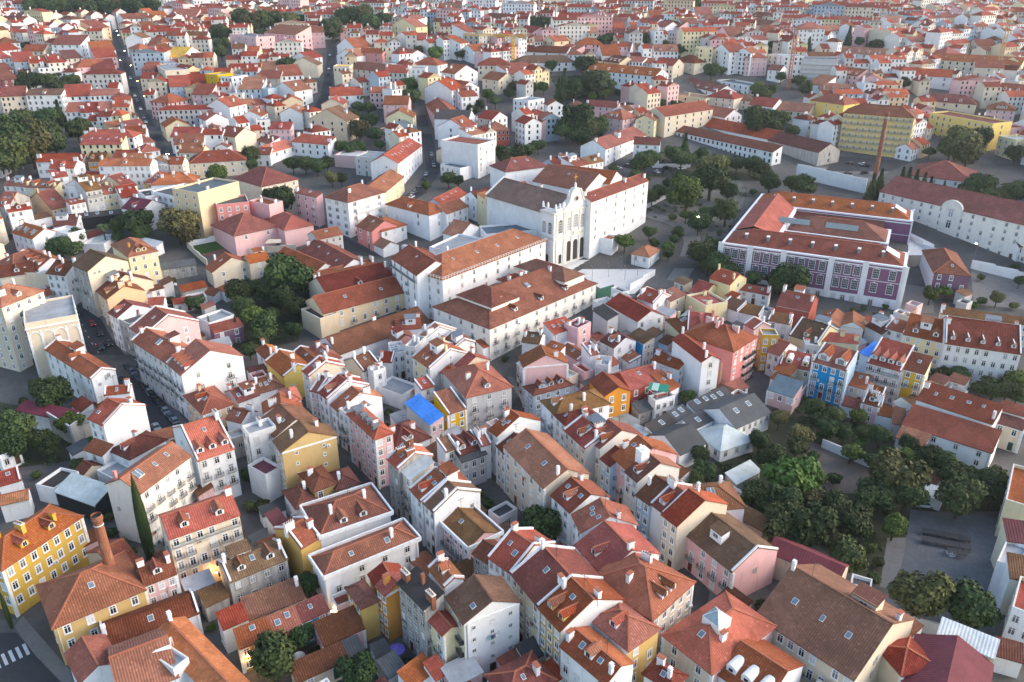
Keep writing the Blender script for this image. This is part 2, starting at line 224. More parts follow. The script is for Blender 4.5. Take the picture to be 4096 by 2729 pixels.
-31.1 263.1 3.0 -1.018 20.9 14.3 17.0 g 3.7 r W 5 4 0 b,c1,bt -|white apartment house with an orange attic and iron balconies|white house with the orange attic
-32.1 290.1 6.2 -0.770 7.0 16.9 5.0 g 4.4 r C 1 0 0 0 shed:shed
-17.3 281.8 4.9 -0.538 19.0 19.0 15.0 f 0.0 t W 4 0 0 0 -
-19.5 302.8 7.5 -0.636 8.3 13.8 12.0 g 3.6 r W 3 0 0 0 -
-1.7 303.7 7.5 0.277 20.6 11.4 12.0 f 0.0 E W 3 0 0 0 -|flat blue-grey roof with machinery beside the church|flat blue-grey roof by the church
-40.3 329.4 10.5 -0.699 26.1 11.1 11.3 h 3.0 r W 2 2 1 d1,0 -|tall plain white block with a red hip roof and few windows|tall plain white block
-27.1 329.7 11.1 0.951 14.5 10.2 10.0 g 2.6 r W 2 4 0 0 -
-28.9 343.4 12.7 1.144 22.1 9.2 9.0 g 2.4 r W 2 0 0 k4,0 -
-52.4 318.5 9.5 -0.751 11.7 13.1 7.5 h 3.2 r W 2 2 3 0 -|low white house with a red hip roof by the parked van|low white hip-roofed house
-55.2 316.0 9.1 -0.834 11.2 12.7 8.4 g 3.3 r Q 3 2 0 - -
-50.9 307.5 8.3 -0.878 8.1 7.2 4.0 g 1.9 n W 1 0 0 0 shed:shed
-66.5 332.4 11.0 0.931 21.0 14.0 15.3 h 3.9 r W 5 3 3 b3,bs,c2,0 apartment_building:building|white modern apartment corner with ribbon windows and long balconies|white modern corner block
-87.1 335.8 12.5 -0.632 13.9 3.5 13.0 s 1.3 r P 4 3 0 b apartment_building:building|pink apartment house attached to the white modern corner block|pink apartment house
-59.9 355.1 13.4 1.410 37.4 12.1 11.0 g 3.1 r L 4 5 0 k1,c1 -
-92.6 320.4 9.3 0.668 12.5 19.8 8.4 h 3.4 r P 3 0 0 0 villa:villa|large pink villa with a red hip roof and a blank pink end|large pink villa
-109.6 316.4 8.4 0.751 19.0 20.7 9.0 h 5.2 r P 2 2 0 0 villa:villa|pink villa wing with a pale awning over its terrace|pink villa wing
-114.9 368.7 15.4 0.845 19.3 23.5 9.0 h 5.3 r C 2 4 0 0 villa:villa|cream villa with a green-edged red roof and verandas|cream green-edged villa
-78.2 285.6 5.2 -0.772 27.7 11.4 7.0 g 3.0 r W 1 0 0 0 -
-67.3 288.3 5.1 -0.906 31.3 14.6 8.0 g 3.8 r W 2 0 0 c2,k3,0 -
-61.3 274.7 4.4 0.683 23.3 9.8 8.0 g 2.5 r W 2 0 0 c2,0 -
-56.9 265.8 3.2 0.649 26.1 15.8 9.0 g 4.1 d C 2 0 0 c2,d1,0 -
-52.9 257.3 2.1 0.672 34.3 14.0 8.0 g 3.7 r K 2 8 0 c1,b palace:building|peach-cream palace with pale blue balcony windows and a porch|peach-cream palace
-64.1 244.6 1.8 -0.789 11.6 6.9 7.0 f 0.0 k K 1 0 0 0 porch_building:building|two-level columned porch with a dark flat top|columned porch
-34.4 226.8 0.2 -0.987 5.8 6.9 8.0 g 1.8 r Q 2 1 0 - -
-33.8 236.7 1.2 0.216 8.0 7.1 7.0 g 1.8 r W 2 0 0 - -
-106.1 283.6 5.6 -0.904 7.5 15.7 6.2 g 4.1 r C 2 1 2 c1 -|cream house with two arched gable windows behind the dark trees|cream house with arched windows
-97.2 287.2 6.2 0.680 7.9 7.2 7.0 g 1.9 r C 2 1 0 - -
52.6 298.7 7.2 -0.565 7.3 10.6 5.0 h 2.0 o W 1 2 1 0 gatehouse:building|small white gatehouse with an orange hip roof at the plaza edge|small white gatehouse
37.9 308.7 8.6 -0.551 8.2 6.1 6.0 f 0.0 r W 1 0 0 0 outbuilding:building
41.0 246.0 1.6 -1.063 17.5 10.5 8.0 g 2.7 r W 2 0 3 0 -
48.7 254.2 2.8 -0.856 7.2 9.2 8.0 g 2.4 r W 3 0 2 k1 -
55.4 256.5 3.2 0.806 9.1 4.6 7.0 s 1.6 d C 2 1 0 - -
66.8 253.8 2.7 -1.132 10.9 9.2 7.0 f 0.0 r L 2 0 0 - -
77.4 268.0 4.1 -0.849 8.7 10.0 8.4 g 2.6 r L 3 0 1 c2,k1 -|pale-yellow tower house with a red roof below the purple school|pale-yellow tower house
69.1 266.1 4.0 -0.797 5.9 10.1 5.0 g 2.6 r L 1 0 0 - -
86.6 264.5 4.0 -0.542 10.2 3.2 5.0 s 1.2 r W 2 3 0 c1 -
76.0 252.7 2.9 -0.836 6.5 5.1 5.0 s 1.8 b W 1 0 0 p -
81.0 249.1 2.5 -0.614 7.3 4.5 5.0 s 1.6 b W 1 0 0 p -
59.4 230.4 0.3 -0.209 7.9 13.4 11.0 g 3.5 r Q 3 2 0 c4 -
56.6 234.6 0.8 -1.325 11.5 9.7 8.0 h 2.7 d L 2 0 0 k1,c1 -
30.5 239.7 1.5 -1.143 9.4 3.8 9.0 s 1.4 k G 3 0 0 0 ruined_house:house|grey ruin with the bare dark battens of its burnt roof|grey burnt-roof ruin
15.1 232.4 0.8 0.624 8.7 5.2 8.0 s 1.9 r W 2 2 0 - -
20.9 232.4 0.8 0.831 6.9 5.5 9.0 f 0.0 m P 3 1 0 - -
6.8 226.0 0.2 -0.317 5.6 7.1 8.0 g 1.8 b W 2 0 0 c2 -
78.2 232.2 0.9 -1.141 4.7 6.5 9.0 g 1.7 r P 3 0 1 - -
-128.6 331.0 10.7 -0.495 14.9 22.1 19.3 f 0.0 E K 6 3 0 c2,0 apartment_building:building|big cream modern block with a flat blue-grey roof and rooftop boxes|big cream modern block
-145.9 344.6 13.0 -0.606 16.1 16.9 11.6 f 0.0 g W 4 4 0 bs,0 office_building:building|grey-white office block with ribbon windows|grey-white office block
-158.5 344.5 13.5 -0.915 12.9 7.9 10.0 f 0.0 k W 3 2 0 - -
-118.2 329.1 11.1 0.404 13.0 12.7 13.0 f 0.0 g Q 4 4 0 0 apartment_building:building|salmon modern block with set-back flat roof terraces|salmon modern block
-103.9 329.7 11.5 -0.585 12.4 7.4 12.0 f 0.0 r P 4 0 0 - -
-176.7 331.3 11.9 0.433 17.8 3.2 5.6 s 1.2 k D 2 0 0 k3,0 -|black-roofed modern house with a white frame on its wall|black-roofed modern house
-156.8 331.6 11.5 -0.452 11.6 12.2 10.0 g 3.2 m W 3 2 0 - -
-205.0 345.2 13.3 0.925 7.7 22.0 5.6 g 5.7 r A 2 3 0 k1 -|apricot house with a red roof left of the black-roofed house|apricot house
-184.5 343.1 13.5 0.777 6.7 11.7 13.0 s 4.2 b G 4 3 0 bt -
-186.5 333.8 12.5 0.909 6.7 3.2 10.0 s 1.2 r W 3 3 0 - -
-182.6 354.1 14.6 0.738 8.5 13.8 8.0 h 2.4 r L 2 4 0 d1 -
-173.6 352.6 14.5 0.692 7.4 14.2 7.0 g 3.7 r W 2 0 0 - -
-179.4 358.2 15.2 1.136 6.6 17.4 9.0 g 4.5 r C 2 0 0 - -
-165.7 372.8 16.5 0.193 10.9 14.6 7.0 h 3.0 r Y 2 3 0 - -
-156.3 367.4 15.9 0.215 19.3 13.6 8.0 h 3.7 o W 2 0 0 - -
-209.5 352.2 14.9 -0.139 14.1 5.1 10.0 s 1.8 r L 3 4 0 d2,c2 -|cream house with two stepped dormer gables at the left|cream house with stepped dormers
-208.3 363.9 15.9 0.754 6.2 6.5 11.0 s 2.3 r W 3 1 0 - -
-225.6 362.3 15.7 -0.182 11.2 8.2 8.0 g 2.1 r W 2 3 0 c2 -
-204.0 321.9 10.7 0.733 8.6 3.2 12.0 s 1.2 r W 4 3 0 d1 -
-211.5 331.1 11.5 0.000 5.4 15.8 12.0 g 4.1 r S 4 2 0 - -
-200.9 330.3 12.0 0.955 7.1 3.2 5.0 s 1.2 b W 1 0 0 - -
-191.4 308.6 8.0 -0.585 15.6 10.5 9.0 g 2.7 r W 2 4 1 d3,dg -|blue-white house with three grey dormers near the left edge|blue-white house with three dormers
-179.6 310.5 8.7 -0.470 11.2 7.8 8.0 f 0.0 w W 2 0 0 0 -
-185.9 324.3 10.7 0.178 8.8 11.4 6.0 g 3.0 d W 2 0 0 - -
-174.9 314.5 9.0 1.076 15.8 3.2 4.0 s 1.2 d W 1 0 0 0 shed:shed
-168.2 313.0 9.0 0.000 8.7 13.1 3.0 f 0.0 w W 1 0 0 0 shed:shed
-181.7 280.5 5.2 -0.368 9.8 15.2 10.0 h 2.7 r W 3 0 0 - -
-174.2 280.2 5.1 -0.659 17.6 10.3 10.0 g 2.7 r W 3 0 0 d4 -|white house with four tiled dormers in a row at the left|white house with four tiled dormers
-157.9 267.5 4.1 -0.276 8.1 11.0 12.0 g 2.9 d W 4 3 0 - -
-170.6 271.0 4.8 0.000 10.9 6.9 9.0 f 0.0 t C 3 0 0 - -
-177.9 270.4 4.4 0.546 10.8 9.2 10.0 g 2.4 d C 3 0 0 - -
-143.0 262.3 3.3 -0.687 11.3 13.9 17.0 g 3.6 b SC 5 4 0 b,0 apartment_building:building|grey stone-fronted street house with a great cream gable|great cream gable house
-139.5 281.3 5.1 0.725 10.1 18.4 14.4 h 2.8 r L 4 3 0 d2,c1 -|pale-yellow four-storey house with an orange chimney|pale-yellow four-storey house
-135.0 259.7 3.1 -0.734 6.1 17.4 10.0 g 4.5 d C 3 2 0 - -
-131.3 250.1 2.3 -0.840 7.9 11.9 12.0 g 3.1 r A 4 3 0 - -|peach house with a broad blank gable on the car street|peach gable house
-123.0 236.9 1.1 -0.747 6.5 10.9 12.0 g 2.8 r W 4 3 0 - -
-117.7 234.4 0.7 -0.677 6.8 13.3 11.0 f 0.0 g S 3 3 0 - -
-121.1 252.2 2.9 0.201 4.9 4.9 7.0 g 1.3 r W 2 0 0 - -
-126.4 285.3 6.1 0.454 12.5 3.2 5.0 s 1.2 g S 1 4 0 0 outbuilding:building|stained low building with a lean-to grey roof and barred openings|stained lean-to building
-115.5 270.0 4.6 0.655 8.9 3.2 3.5 s 1.2 r S 1 0 0 0 shed:shed
-107.5 266.2 4.4 -0.429 5.1 3.2 3.0 s 1.2 d W 1 0 0 0 shed:shed
-146.2 308.0 8.5 -0.524 12.6 3.2 4.0 s 1.2 w W 1 1 0 0 outbuilding:building
-97.5 241.1 1.5 0.887 9.2 7.6 7.0 f 0.0 t W 2 0 0 0 -
-92.4 235.7 1.1 0.687 9.5 3.8 6.5 s 1.4 r V 2 2 0 0 -|small mauve house with a red lean-to roof among cypresses|small mauve house
-284.3 503.9 31.2 0.114 20.6 7.0 13.0 s 2.5 b W 4 6 0 d1 -|white terrace front with a dark brown roof behind the left park trees|white terrace by the park
-303.9 504.6 30.6 0.355 13.3 12.3 13.0 s 4.4 d C 4 5 0 - -
-271.8 517.3 33.0 0.309 15.5 15.0 9.0 s 5.4 r W 3 4 0 - -
-252.2 512.5 32.8 0.291 16.6 7.0 10.0 s 2.5 r W 3 6 0 - -
-243.0 511.8 32.4 0.251 9.3 11.4 9.0 h 2.6 r W 3 3 0 - -
-262.2 492.3 28.3 0.237 8.6 10.9 8.0 s 3.9 r W 2 3 0 - -
-251.8 492.0 28.1 0.205 9.9 11.9 8.0 s 4.3 r W 2 3 0 - -
-243.0 493.3 28.3 0.446 9.4 11.5 8.0 s 4.2 r P 2 3 0 - -
-236.0 497.8 29.4 0.219 9.7 11.8 9.0 s 4.2 r C 2 3 0 - -
-242.0 495.9 27.7 0.659 22.6 15.0 5.7 h 4.1 r C 2 6 0 c1 -|cream house with a tall thin brick chimney on the far street|cream house on the far street
-272.8 554.2 40.7 0.253 22.8 15.0 5.6 h 4.1 r E 2 7 0 0,sp -|pale blue house with solar panels on its red hip roof|solar-panel house
-287.7 575.5 43.6 0.738 25.5 15.0 10.0 h 4.1 r P 3 4 0 - -
-379.7 718.4 61.6 0.664 34.9 15.0 8.4 g 3.9 r C 3 8 0 - -
-426.5 768.8 65.6 0.744 26.3 15.0 8.0 h 4.1 r W 2 5 0 - -|long low building with a big red hip roof in front of far trees|far red hip-roofed hall
-324.3 740.2 63.4 0.732 26.0 15.0 12.0 g 3.9 d W 4 6 0 - -|white house with a dark roof closing the top of the far street|dark-roofed house closing the far street
-336.1 689.5 60.0 1.137 15.0 15.0 11.0 s 5.4 r A 3 4 0 - -
-321.9 618.7 52.1 0.000 21.2 15.0 12.0 s 5.4 r W 4 4 0 - -
-397.6 685.6 59.7 1.195 13.8 15.0 9.0 x 3.4 r W 2 0 0 - -
-379.3 636.2 54.7 0.841 13.3 14.7 9.0 h 3.7 r W 2 4 0 - -
-339.3 583.9 45.8 0.589 13.1 14.5 10.0 s 5.2 r E 3 4 0 - -
-325.0 580.5 45.6 0.790 10.0 12.0 9.0 s 4.3 r C 3 3 0 - -
-317.0 585.1 46.5 0.916 9.3 11.4 9.0 s 4.1 d W 3 3 0 - -
-311.1 594.3 47.8 0.793 10.8 12.7 9.0 s 4.6 d C 3 3 0 - -
-331.8 545.4 39.2 1.102 12.9 14.3 9.0 s 5.2 d R 3 3 0 - -
-208.0 501.4 29.3 1.127 17.2 15.0 11.4 h 4.1 r P 4 5 5 0 -|pink four-storey house with a red hip roof beside the far street|pink house beside the far street
-211.0 527.4 35.3 0.419 12.8 14.2 11.2 s 5.1 r E 4 4 0 - -
-203.9 543.1 38.8 0.481 12.0 13.6 8.4 s 4.9 r R 3 3 0 - -
-189.2 509.4 32.0 0.000 11.3 13.0 12.0 s 4.7 r P 4 3 0 - -
-168.7 486.0 26.6 -0.383 16.6 15.0 14.0 x 4.1 r W 4 0 0 - -
-169.3 462.8 24.7 0.608 12.6 14.1 12.0 x 3.2 r W 3 0 0 - -
-165.0 449.0 23.5 0.410 12.1 13.7 8.4 x 3.0 r L 3 3 0 - -
-179.0 534.4 36.8 -0.484 12.2 13.8 14.0 f 0.0 t W 5 4 0 - -
-188.4 537.9 37.7 -0.546 11.3 13.0 14.0 f 0.0 t Y 4 1 0 - -
-162.2 519.7 34.0 0.000 14.1 15.0 12.0 s 5.4 r E 4 4 0 - -
-235.9 607.0 48.9 1.269 25.5 15.0 8.0 x 6.0 q W 2 0 0 - -|house with a bright yellow sheet roof near the pink tower|yellow-sheeted roof
-228.0 560.9 39.5 -1.041 45.5 15.0 14.0 f 0.0 t C 5 3 0 - -
-259.5 630.0 53.8 0.993 11.9 13.6 11.0 h 3.3 r W 3 3 0 - -
-262.5 600.9 48.9 0.810 10.9 12.7 8.0 h 3.0 o W 2 4 0 - -
-265.2 603.3 49.5 1.013 10.4 12.3 13.0 h 2.9 r S 3 0 0 - -
-278.3 632.5 54.5 0.000 12.8 14.2 13.0 x 3.2 b W 3 0 0 - -
-309.6 700.5 60.7 0.962 16.2 15.0 8.0 h 4.1 d W 2 4 0 - -
-195.1 638.0 53.0 -0.837 44.1 15.0 15.1 f 0.0 E P 4 4 0 c2 -|pink tower-like house with a grey flat roof before the park|pink tower-like house
-268.4 715.9 61.9 1.069 17.1 15.0 10.1 h 4.1 r P 3 5 0 - -
-273.1 784.1 66.4 0.640 34.3 15.0 11.0 s 5.4 d W 3 10 0 - -
-291.7 767.2 66.0 0.000 24.0 14.9 10.0 s 5.4 r P 3 6 0 - -
-311.2 755.8 64.9 0.653 14.7 15.0 10.0 s 5.4 r C 3 3 0 d1 -
-266.4 869.8 71.1 0.000 21.3 15.0 11.1 s 5.4 r C 3 6 0 - -
-204.9 404.6 20.0 0.069 20.0 8.2 14.0 s 2.9 r L 5 6 0 k4,c1 -|cream five-storey house with four sky windows by the park|cream house by the park
-223.3 396.2 19.2 0.115 21.6 7.0 8.0 s 2.5 r W 2 8 0 - -
-205.9 399.0 19.3 0.154 8.1 10.5 8.0 g 2.7 b O 2 5 0 d2 -|orange house with two white dormers in front of the cream house|orange house with two white dormers
-191.7 400.1 19.4 0.000 11.3 13.0 8.4 g 3.4 d W 3 4 0 - -
-228.1 440.8 22.9 0.294 10.7 12.5 8.0 x 2.7 r W 2 0 0 - -
-226.3 461.1 24.8 0.906 8.8 8.0 8.0 g 2.1 r L 2 2 0 - -
-198.2 431.2 22.0 0.579 10.8 12.6 8.0 h 3.0 r W 2 3 0 - -
-186.6 411.2 20.4 0.645 9.0 11.2 9.0 h 2.5 r W 2 3 0 - -
-215.0 460.7 24.6 0.745 10.2 12.1 8.0 g 3.2 r W 2 3 0 - -
-207.5 447.3 23.5 0.295 11.0 12.8 8.0 g 3.3 r W 2 3 0 - -
-174.9 439.2 22.8 0.000 15.1 15.0 9.0 g 3.9 r W 2 4 0 - -
-169.6 426.3 21.5 0.200 14.5 15.0 9.0 g 3.9 r W 2 5 0 d2 -
-192.3 464.9 24.8 0.546 13.4 14.7 8.0 x 3.4 r L 2 0 0 - -
-147.1 400.5 19.0 0.285 26.5 14.5 8.0 h 4.0 r C 2 6 0 c1 -
-147.5 433.9 22.1 1.041 14.4 13.1 11.0 x 3.6 r C 3 0 0 - -
-150.6 477.7 26.2 0.000 11.9 13.5 10.0 x 3.0 r W 3 0 0 - -
-357.2 588.6 47.2 1.099 8.6 10.9 10.0 s 3.9 r W 3 3 0 - -
-372.4 616.2 51.2 1.341 18.1 15.0 9.0 g 3.9 r W 3 4 0 - -
-346.0 617.0 51.8 0.000 15.7 15.0 8.0 g 3.9 r C 2 4 0 - -
-296.9 612.2 50.5 0.610 15.1 15.0 10.0 s 5.4 r W 3 4 0 - -
-289.9 598.9 48.3 0.591 14.1 15.0 9.0 s 5.4 r P 2 4 0 - -
-245.2 569.1 44.0 0.000 8.8 11.0 8.0 s 4.0 r R 2 3 0 - -
-237.8 550.0 40.7 0.000 9.9 12.0 8.0 g 3.1 r C 2 3 0 - -
-217.5 560.6 41.5 -0.780 18.0 15.0 10.0 g 3.9 r L 3 2 0 - -
-161.0 497.9 29.3 0.497 9.0 11.2 10.0 g 2.9 r S 3 3 0 - -
-279.9 573.5 44.0 0.491 14.0 15.0 8.0 s 5.4 d P 2 4 0 - -
-345.2 567.6 43.6 0.912 8.2 10.6 8.0 s 3.8 d C 2 3 0 - -
-289.3 680.0 59.4 0.722 10.1 12.1 12.0 s 4.3 r C 3 3 0 - -
-253.4 615.3 51.3 0.844 11.5 13.2 8.0 s 4.8 r P 2 3 0 - -
-262.7 626.1 53.7 0.000 9.6 11.6 9.0 s 4.2 r C 2 3 0 - -
-170.8 648.9 55.5 -0.658 37.8 15.0 13.8 s 5.4 r P 4 8 0 c1 palace:building|pink palace wing with four storeys of windows before the park|pink palace wing
-157.1 659.5 57.7 0.272 22.3 15.0 12.0 g 3.9 d P 3 6 0 c2,d1 palace:building|pink and white palace with a dark roof and a pale gable before the park|pink and white palace
-129.1 693.4 60.2 0.297 22.1 15.0 8.5 h 4.1 r P 2 3 0 c2 villa:villa|pink villa with a white-trimmed front before far trees|pink villa by the far trees
-92.2 562.8 41.2 -0.646 32.1 15.0 11.2 g 3.9 r G 4 6 0 b apartment_building:building|pale grey apartment slab with dark balcony recesses, its left half|left pale grey slab
-73.5 544.3 39.0 -0.194 15.7 15.0 14.0 g 3.9 r G 4 5 0 b apartment_building:building|pale grey apartment slab with dark balcony recesses, its right half|right pale grey slab
-61.9 545.6 39.7 0.000 12.6 14.1 15.0 f 0.0 t W 5 4 0 - apartment_building:building
-112.1 556.7 41.8 0.000 10.7 12.6 13.0 f 0.0 q C 4 4 0 - -
-101.3 464.0 24.7 -0.305 23.9 15.0 11.7 x 6.0 b K 3 4 2 c1 villa:villa|beige villa with a broad front gable and two attic windows|beige gabled villa
-83.8 413.6 20.6 -0.228 11.6 12.3 5.6 f 0.0 w P 2 0 0 0 -
-70.0 400.9 19.3 -0.321 12.0 13.6 9.0 f 0.0 t G 3 3 0 0 -
-56.7 396.4 17.4 1.412 43.1 13.3 13.0 g 3.5 r W 4 8 0 k9,c1,0 apartment_building:building|white house whose red roof carries rows of grey roof hatches|white house with grey roof hatches
-63.9 457.7 24.2 -0.319 15.9 15.0 7.2 x 4.0 E P 2 3 0 0 -|pink house with a dark grey metal gable roof|pink house with a grey metal roof
-65.6 457.5 24.2 -0.511 13.6 14.9 7.0 f 0.0 g P 2 4 0 0 -
-64.1 472.0 25.6 0.000 15.5 15.0 11.0 x 3.9 r L 3 1 0 c1 -
-69.3 497.3 29.1 0.000 14.9 15.0 11.0 g 3.9 r P 3 3 0 - -
-82.4 516.3 34.1 0.000 11.8 7.0 9.8 s 2.5 r P 3 4 0 c2 -|pink house with paired pink chimneys and a glazed loggia|pink house with paired chimneys
-42.4 522.6 33.7 -0.517 20.5 15.0 11.7 x 5.1 r W 4 0 3 - -|white house with stacked balconies above the mid street|white balcony house
-40.6 489.9 25.6 -1.344 50.2 15.0 11.2 g 3.9 r P 4 6 0 c2 -|pink-fronted row house with a red roof on the mid street|pink-fronted row house
-32.7 465.0 24.9 -0.184 19.8 15.0 12.0 g 3.9 k W 3 0 0 - -
-30.2 447.8 23.3 -0.418 16.4 15.0 12.0 x 4.1 r W 3 1 0 c1 -
-21.9 402.8 19.0 -0.579 22.4 15.0 16.0 f 0.0 r W 6 0 3 b4,0 apartment_building:building|big white apartment block with wrap-round balconies and roof pergola|big white balcony block
-25.3 396.4 18.6 -0.749 14.1 15.0 6.0 f 0.0 E W 2 4 0 0 -
-9.0 452.7 23.9 0.285 11.8 13.4 9.0 h 3.2 r R 2 5 0 - -
-11.0 464.2 24.9 -0.729 11.0 12.8 12.0 g 3.3 r SW 3 2 3 c1 -
-56.3 576.9 44.5 -0.375 19.0 15.0 10.0 h 4.1 r W 2 0 0 - -
-12.0 574.0 44.5 0.000 22.0 15.0 10.0 h 4.1 r C 2 6 0 - -
-34.6 551.3 39.9 0.711 18.8 15.0 12.0 x 4.7 r W 3 2 0 - -
-28.9 515.9 33.0 0.447 10.9 12.7 9.0 s 4.6 r W 2 3 0 - -
-105.3 429.0 21.8 -0.398 22.8 7.9 8.0 s 2.8 r W 2 5 0 b -|white verandaed house with a red roof above a hedge|white verandaed house
-122.9 424.3 21.3 1.121 18.9 7.0 6.0 s 2.5 o W 1 3 0 - -
-126.0 443.8 23.5 0.000 11.5 7.0 11.0 s 2.5 r P 3 4 0 d1,b -|pink house with small iron balconies and a shingled dormer|pink house with iron balconies
-153.1 518.8 33.6 1.029 11.8 13.4 12.0 f 0.0 t E 3 3 0 - -
-138.6 522.7 33.8 -0.549 19.2 15.0 11.0 x 4.8 r W 3 1 0 - -
-134.6 501.9 29.9 0.371 12.2 13.7 11.0 x 3.0 r K 3 1 0 - -
-129.3 485.5 26.9 0.000 12.7 14.2 10.0 x 3.2 r W 3 0 0 - -
-147.8 555.1 40.9 0.440 14.1 15.0 9.0 s 5.4 r W 2 4 0 - -
-108.4 502.6 30.3 0.000 13.1 14.5 9.0 x 3.3 r C 2 0 0 - -
-104.7 522.1 34.0 0.243 20.0 15.0 8.0 g 3.9 r W 2 3 0 - -
-108.9 529.5 36.1 0.535 10.0 12.0 8.0 h 2.8 r C 2 2 0 - -
-142.7 579.9 45.5 0.000 19.7 15.0 8.4 x 4.9 b C 3 0 0 - -|stone-coloured blank gable left of the mid street|stone-coloured blank gable
-114.0 602.1 48.8 -0.501 16.6 15.0 9.0 x 4.2 r W 2 2 0 - -
-117.0 628.7 52.6 -0.839 25.1 15.0 9.0 x 6.0 r W 2 1 0 - -
-99.9 603.4 49.5 -0.411 20.9 7.0 10.0 s 2.5 r Q 3 2 0 - -
-82.7 683.9 59.3 -0.549 26.2 15.0 13.0 x 6.0 r L 3 2 0 - -
-79.9 724.2 62.0 1.460 34.4 7.0 14.0 s 2.5 r W 5 2 0 - apartment_building:building
-78.6 646.1 56.1 -0.638 18.0 15.0 10.0 x 4.5 r W 3 2 0 - -
-94.2 652.0 57.5 0.000 7.4 10.0 10.0 h 2.0 r L 3 2 0 - -
-35.3 647.0 56.5 0.996 14.1 15.0 14.0 s 5.4 r W 5 5 0 - apartment_building:building
-52.2 643.7 56.8 0.000 7.4 9.9 9.0 s 3.6 d W 3 4 0 d2 -
-40.0 622.5 52.6 1.032 11.4 13.1 12.0 s 4.7 r W 4 3 0 - -
-26.6 637.3 54.9 0.962 13.5 14.8 14.0 f 0.0 t S 4 3 0 - -
-68.0 815.4 68.2 -0.608 19.2 15.0 9.0 s 5.4 r K 2 4 0 - -|small cream-yellow house with a plain side before far roofs|small cream-yellow house
-56.8 813.7 68.3 0.000 19.3 15.0 13.0 g 3.9 d G 4 6 0 - -
-74.9 611.7 49.4 -1.005 29.3 15.0 8.0 g 3.9 r W 2 3 0 - -
-69.5 641.6 56.3 0.000 9.8 11.8 9.0 s 4.3 r W 3 2 0 - -
-54.6 653.3 57.2 -0.916 13.9 15.0 9.0 h 3.8 r W 2 2 0 - -
-39.7 649.2 56.8 -0.833 14.6 15.0 9.0 h 4.0 r P 3 3 0 - -
-26.4 615.9 51.2 0.649 14.4 15.0 9.0 g 3.9 r W 2 4 0 - -
-16.7 617.7 51.6 0.806 12.3 13.8 9.0 g 3.6 d W 3 4 0 - -
-53.1 707.9 61.6 0.000 10.7 12.6 8.0 x 2.7 r W 2 1 0 - -
-64.3 745.5 64.5 0.000 7.5 10.0 8.0 g 2.6 d L 2 2 0 - -
-10.6 769.4 65.0 -0.849 48.1 15.0 9.0 g 3.9 d C 2 9 0 - -|long house with a mottled dark red roof near the top edge|long mottled-roof house
-164.2 783.2 66.8 0.000 11.8 13.4 12.0 g 3.5 d W 3 6 0 - -
-167.6 833.7 68.9 1.179 26.3 15.0 10.0 s 5.4 r P 3 5 0 - -
-220.0 815.1 68.4 0.000 15.3 15.0 11.0 g 3.9 d W 3 6 0 - -
-114.4 827.6 69.0 0.000 24.9 15.0 7.0 g 3.9 r C 2 5 0 - -
-162.9 637.4 51.7 -1.065 61.8 7.0 6.0 s 2.5 d W 1 5 0 - -
-146.3 600.3 48.5 1.220 16.7 15.0 8.0 g 3.9 r W 2 2 0 - -
-157.6 548.0 40.1 0.000 14.1 15.0 9.0 g 3.9 r S 3 4 0 - -
-165.8 570.9 44.0 0.000 13.2 14.5 8.0 s 5.2 r C 2 3 0 - -
-133.6 542.0 39.0 0.767 8.0 10.4 8.0 h 2.2 r C 2 2 0 - -
-157.5 525.6 35.8 0.000 6.8 9.5 9.0 s 3.4 r E 3 3 0 - -
-154.5 499.6 29.9 1.069 9.9 7.0 9.0 s 2.5 r P 3 2 0 - -
-132.1 437.2 22.6 -0.756 13.2 7.0 6.0 s 2.5 d W 2 2 0 - -
-127.6 415.4 20.9 0.000 7.2 9.8 6.0 g 2.5 r W 2 2 0 - -
-144.3 469.3 25.5 0.477 7.9 10.3 9.0 f 0.0 t W 3 3 0 - -
-33.5 533.6 35.8 -0.859 20.8 15.0 9.0 g 3.9 r W 3 2 0 - -
-8.7 547.3 39.2 -0.813 15.9 15.0 9.0 g 3.9 r C 2 2 0 - -
-25.2 478.9 26.4 0.000 9.5 11.6 7.0 f 0.0 t G 2 2 0 - -
9.6 865.0 70.5 0.602 28.4 15.0 15.0 f 0.0 t W 3 8 0 - -
42.3 882.9 71.8 0.000 33.0 15.0 13.0 f 0.0 t C 3 10 0 - -
74.1 858.5 70.2 -0.656 26.7 15.0 16.0 f 0.0 t G 5 8 0 - -
110.4 896.8 71.5 -1.123 50.3 15.0 9.8 s 5.4 r P 3 6 0 c1 -|pink block with a crenellated top near the top edge|pink crenellated block
53.7 761.6 65.6 0.000 28.2 15.0 9.4 g 3.9 r W 3 7 0 - -|white stone house with a central pediment behind the far round trees|white pedimented house
60.8 714.6 61.4 -1.287 29.7 15.0 8.5 x 6.0 r B 3 2 0 - -|small sky-blue house with a red roof in the far quarter|small sky-blue house
76.0 553.4 37.7 -0.743 54.8 15.0 14.0 g 3.9 r W 4 11 0 d5,dw,c2 palace:building|long white palace with small white dormers behind a dark round tree|long white dormered palace
24.0 623.1 51.5 -0.439 40.6 15.0 7.0 g 3.9 d W 2 4 0 0 -|very long dark red roof left of the round trees|very long dark red far roof
45.6 610.9 51.0 0.000 10.1 12.1 7.0 h 2.8 r W 2 3 0 - -
22.4 593.9 47.3 0.169 43.4 15.0 7.0 h 4.1 b W 2 9 0 0 -|long L-shaped low house with a brown roof left of the round trees|long low brown-roofed house
72.8 594.4 46.6 -0.987 26.8 15.0 8.0 g 3.9 d K 2 4 0 d6,dw -
108.3 580.4 45.0 -0.719 15.9 15.0 8.8 g 3.9 r C 3 6 0 gs -|house with green shutters under its red eaves|green-shuttered house
86.7 584.5 46.5 -0.621 12.6 7.0 9.0 s 2.5 r W 2 5 0 - -
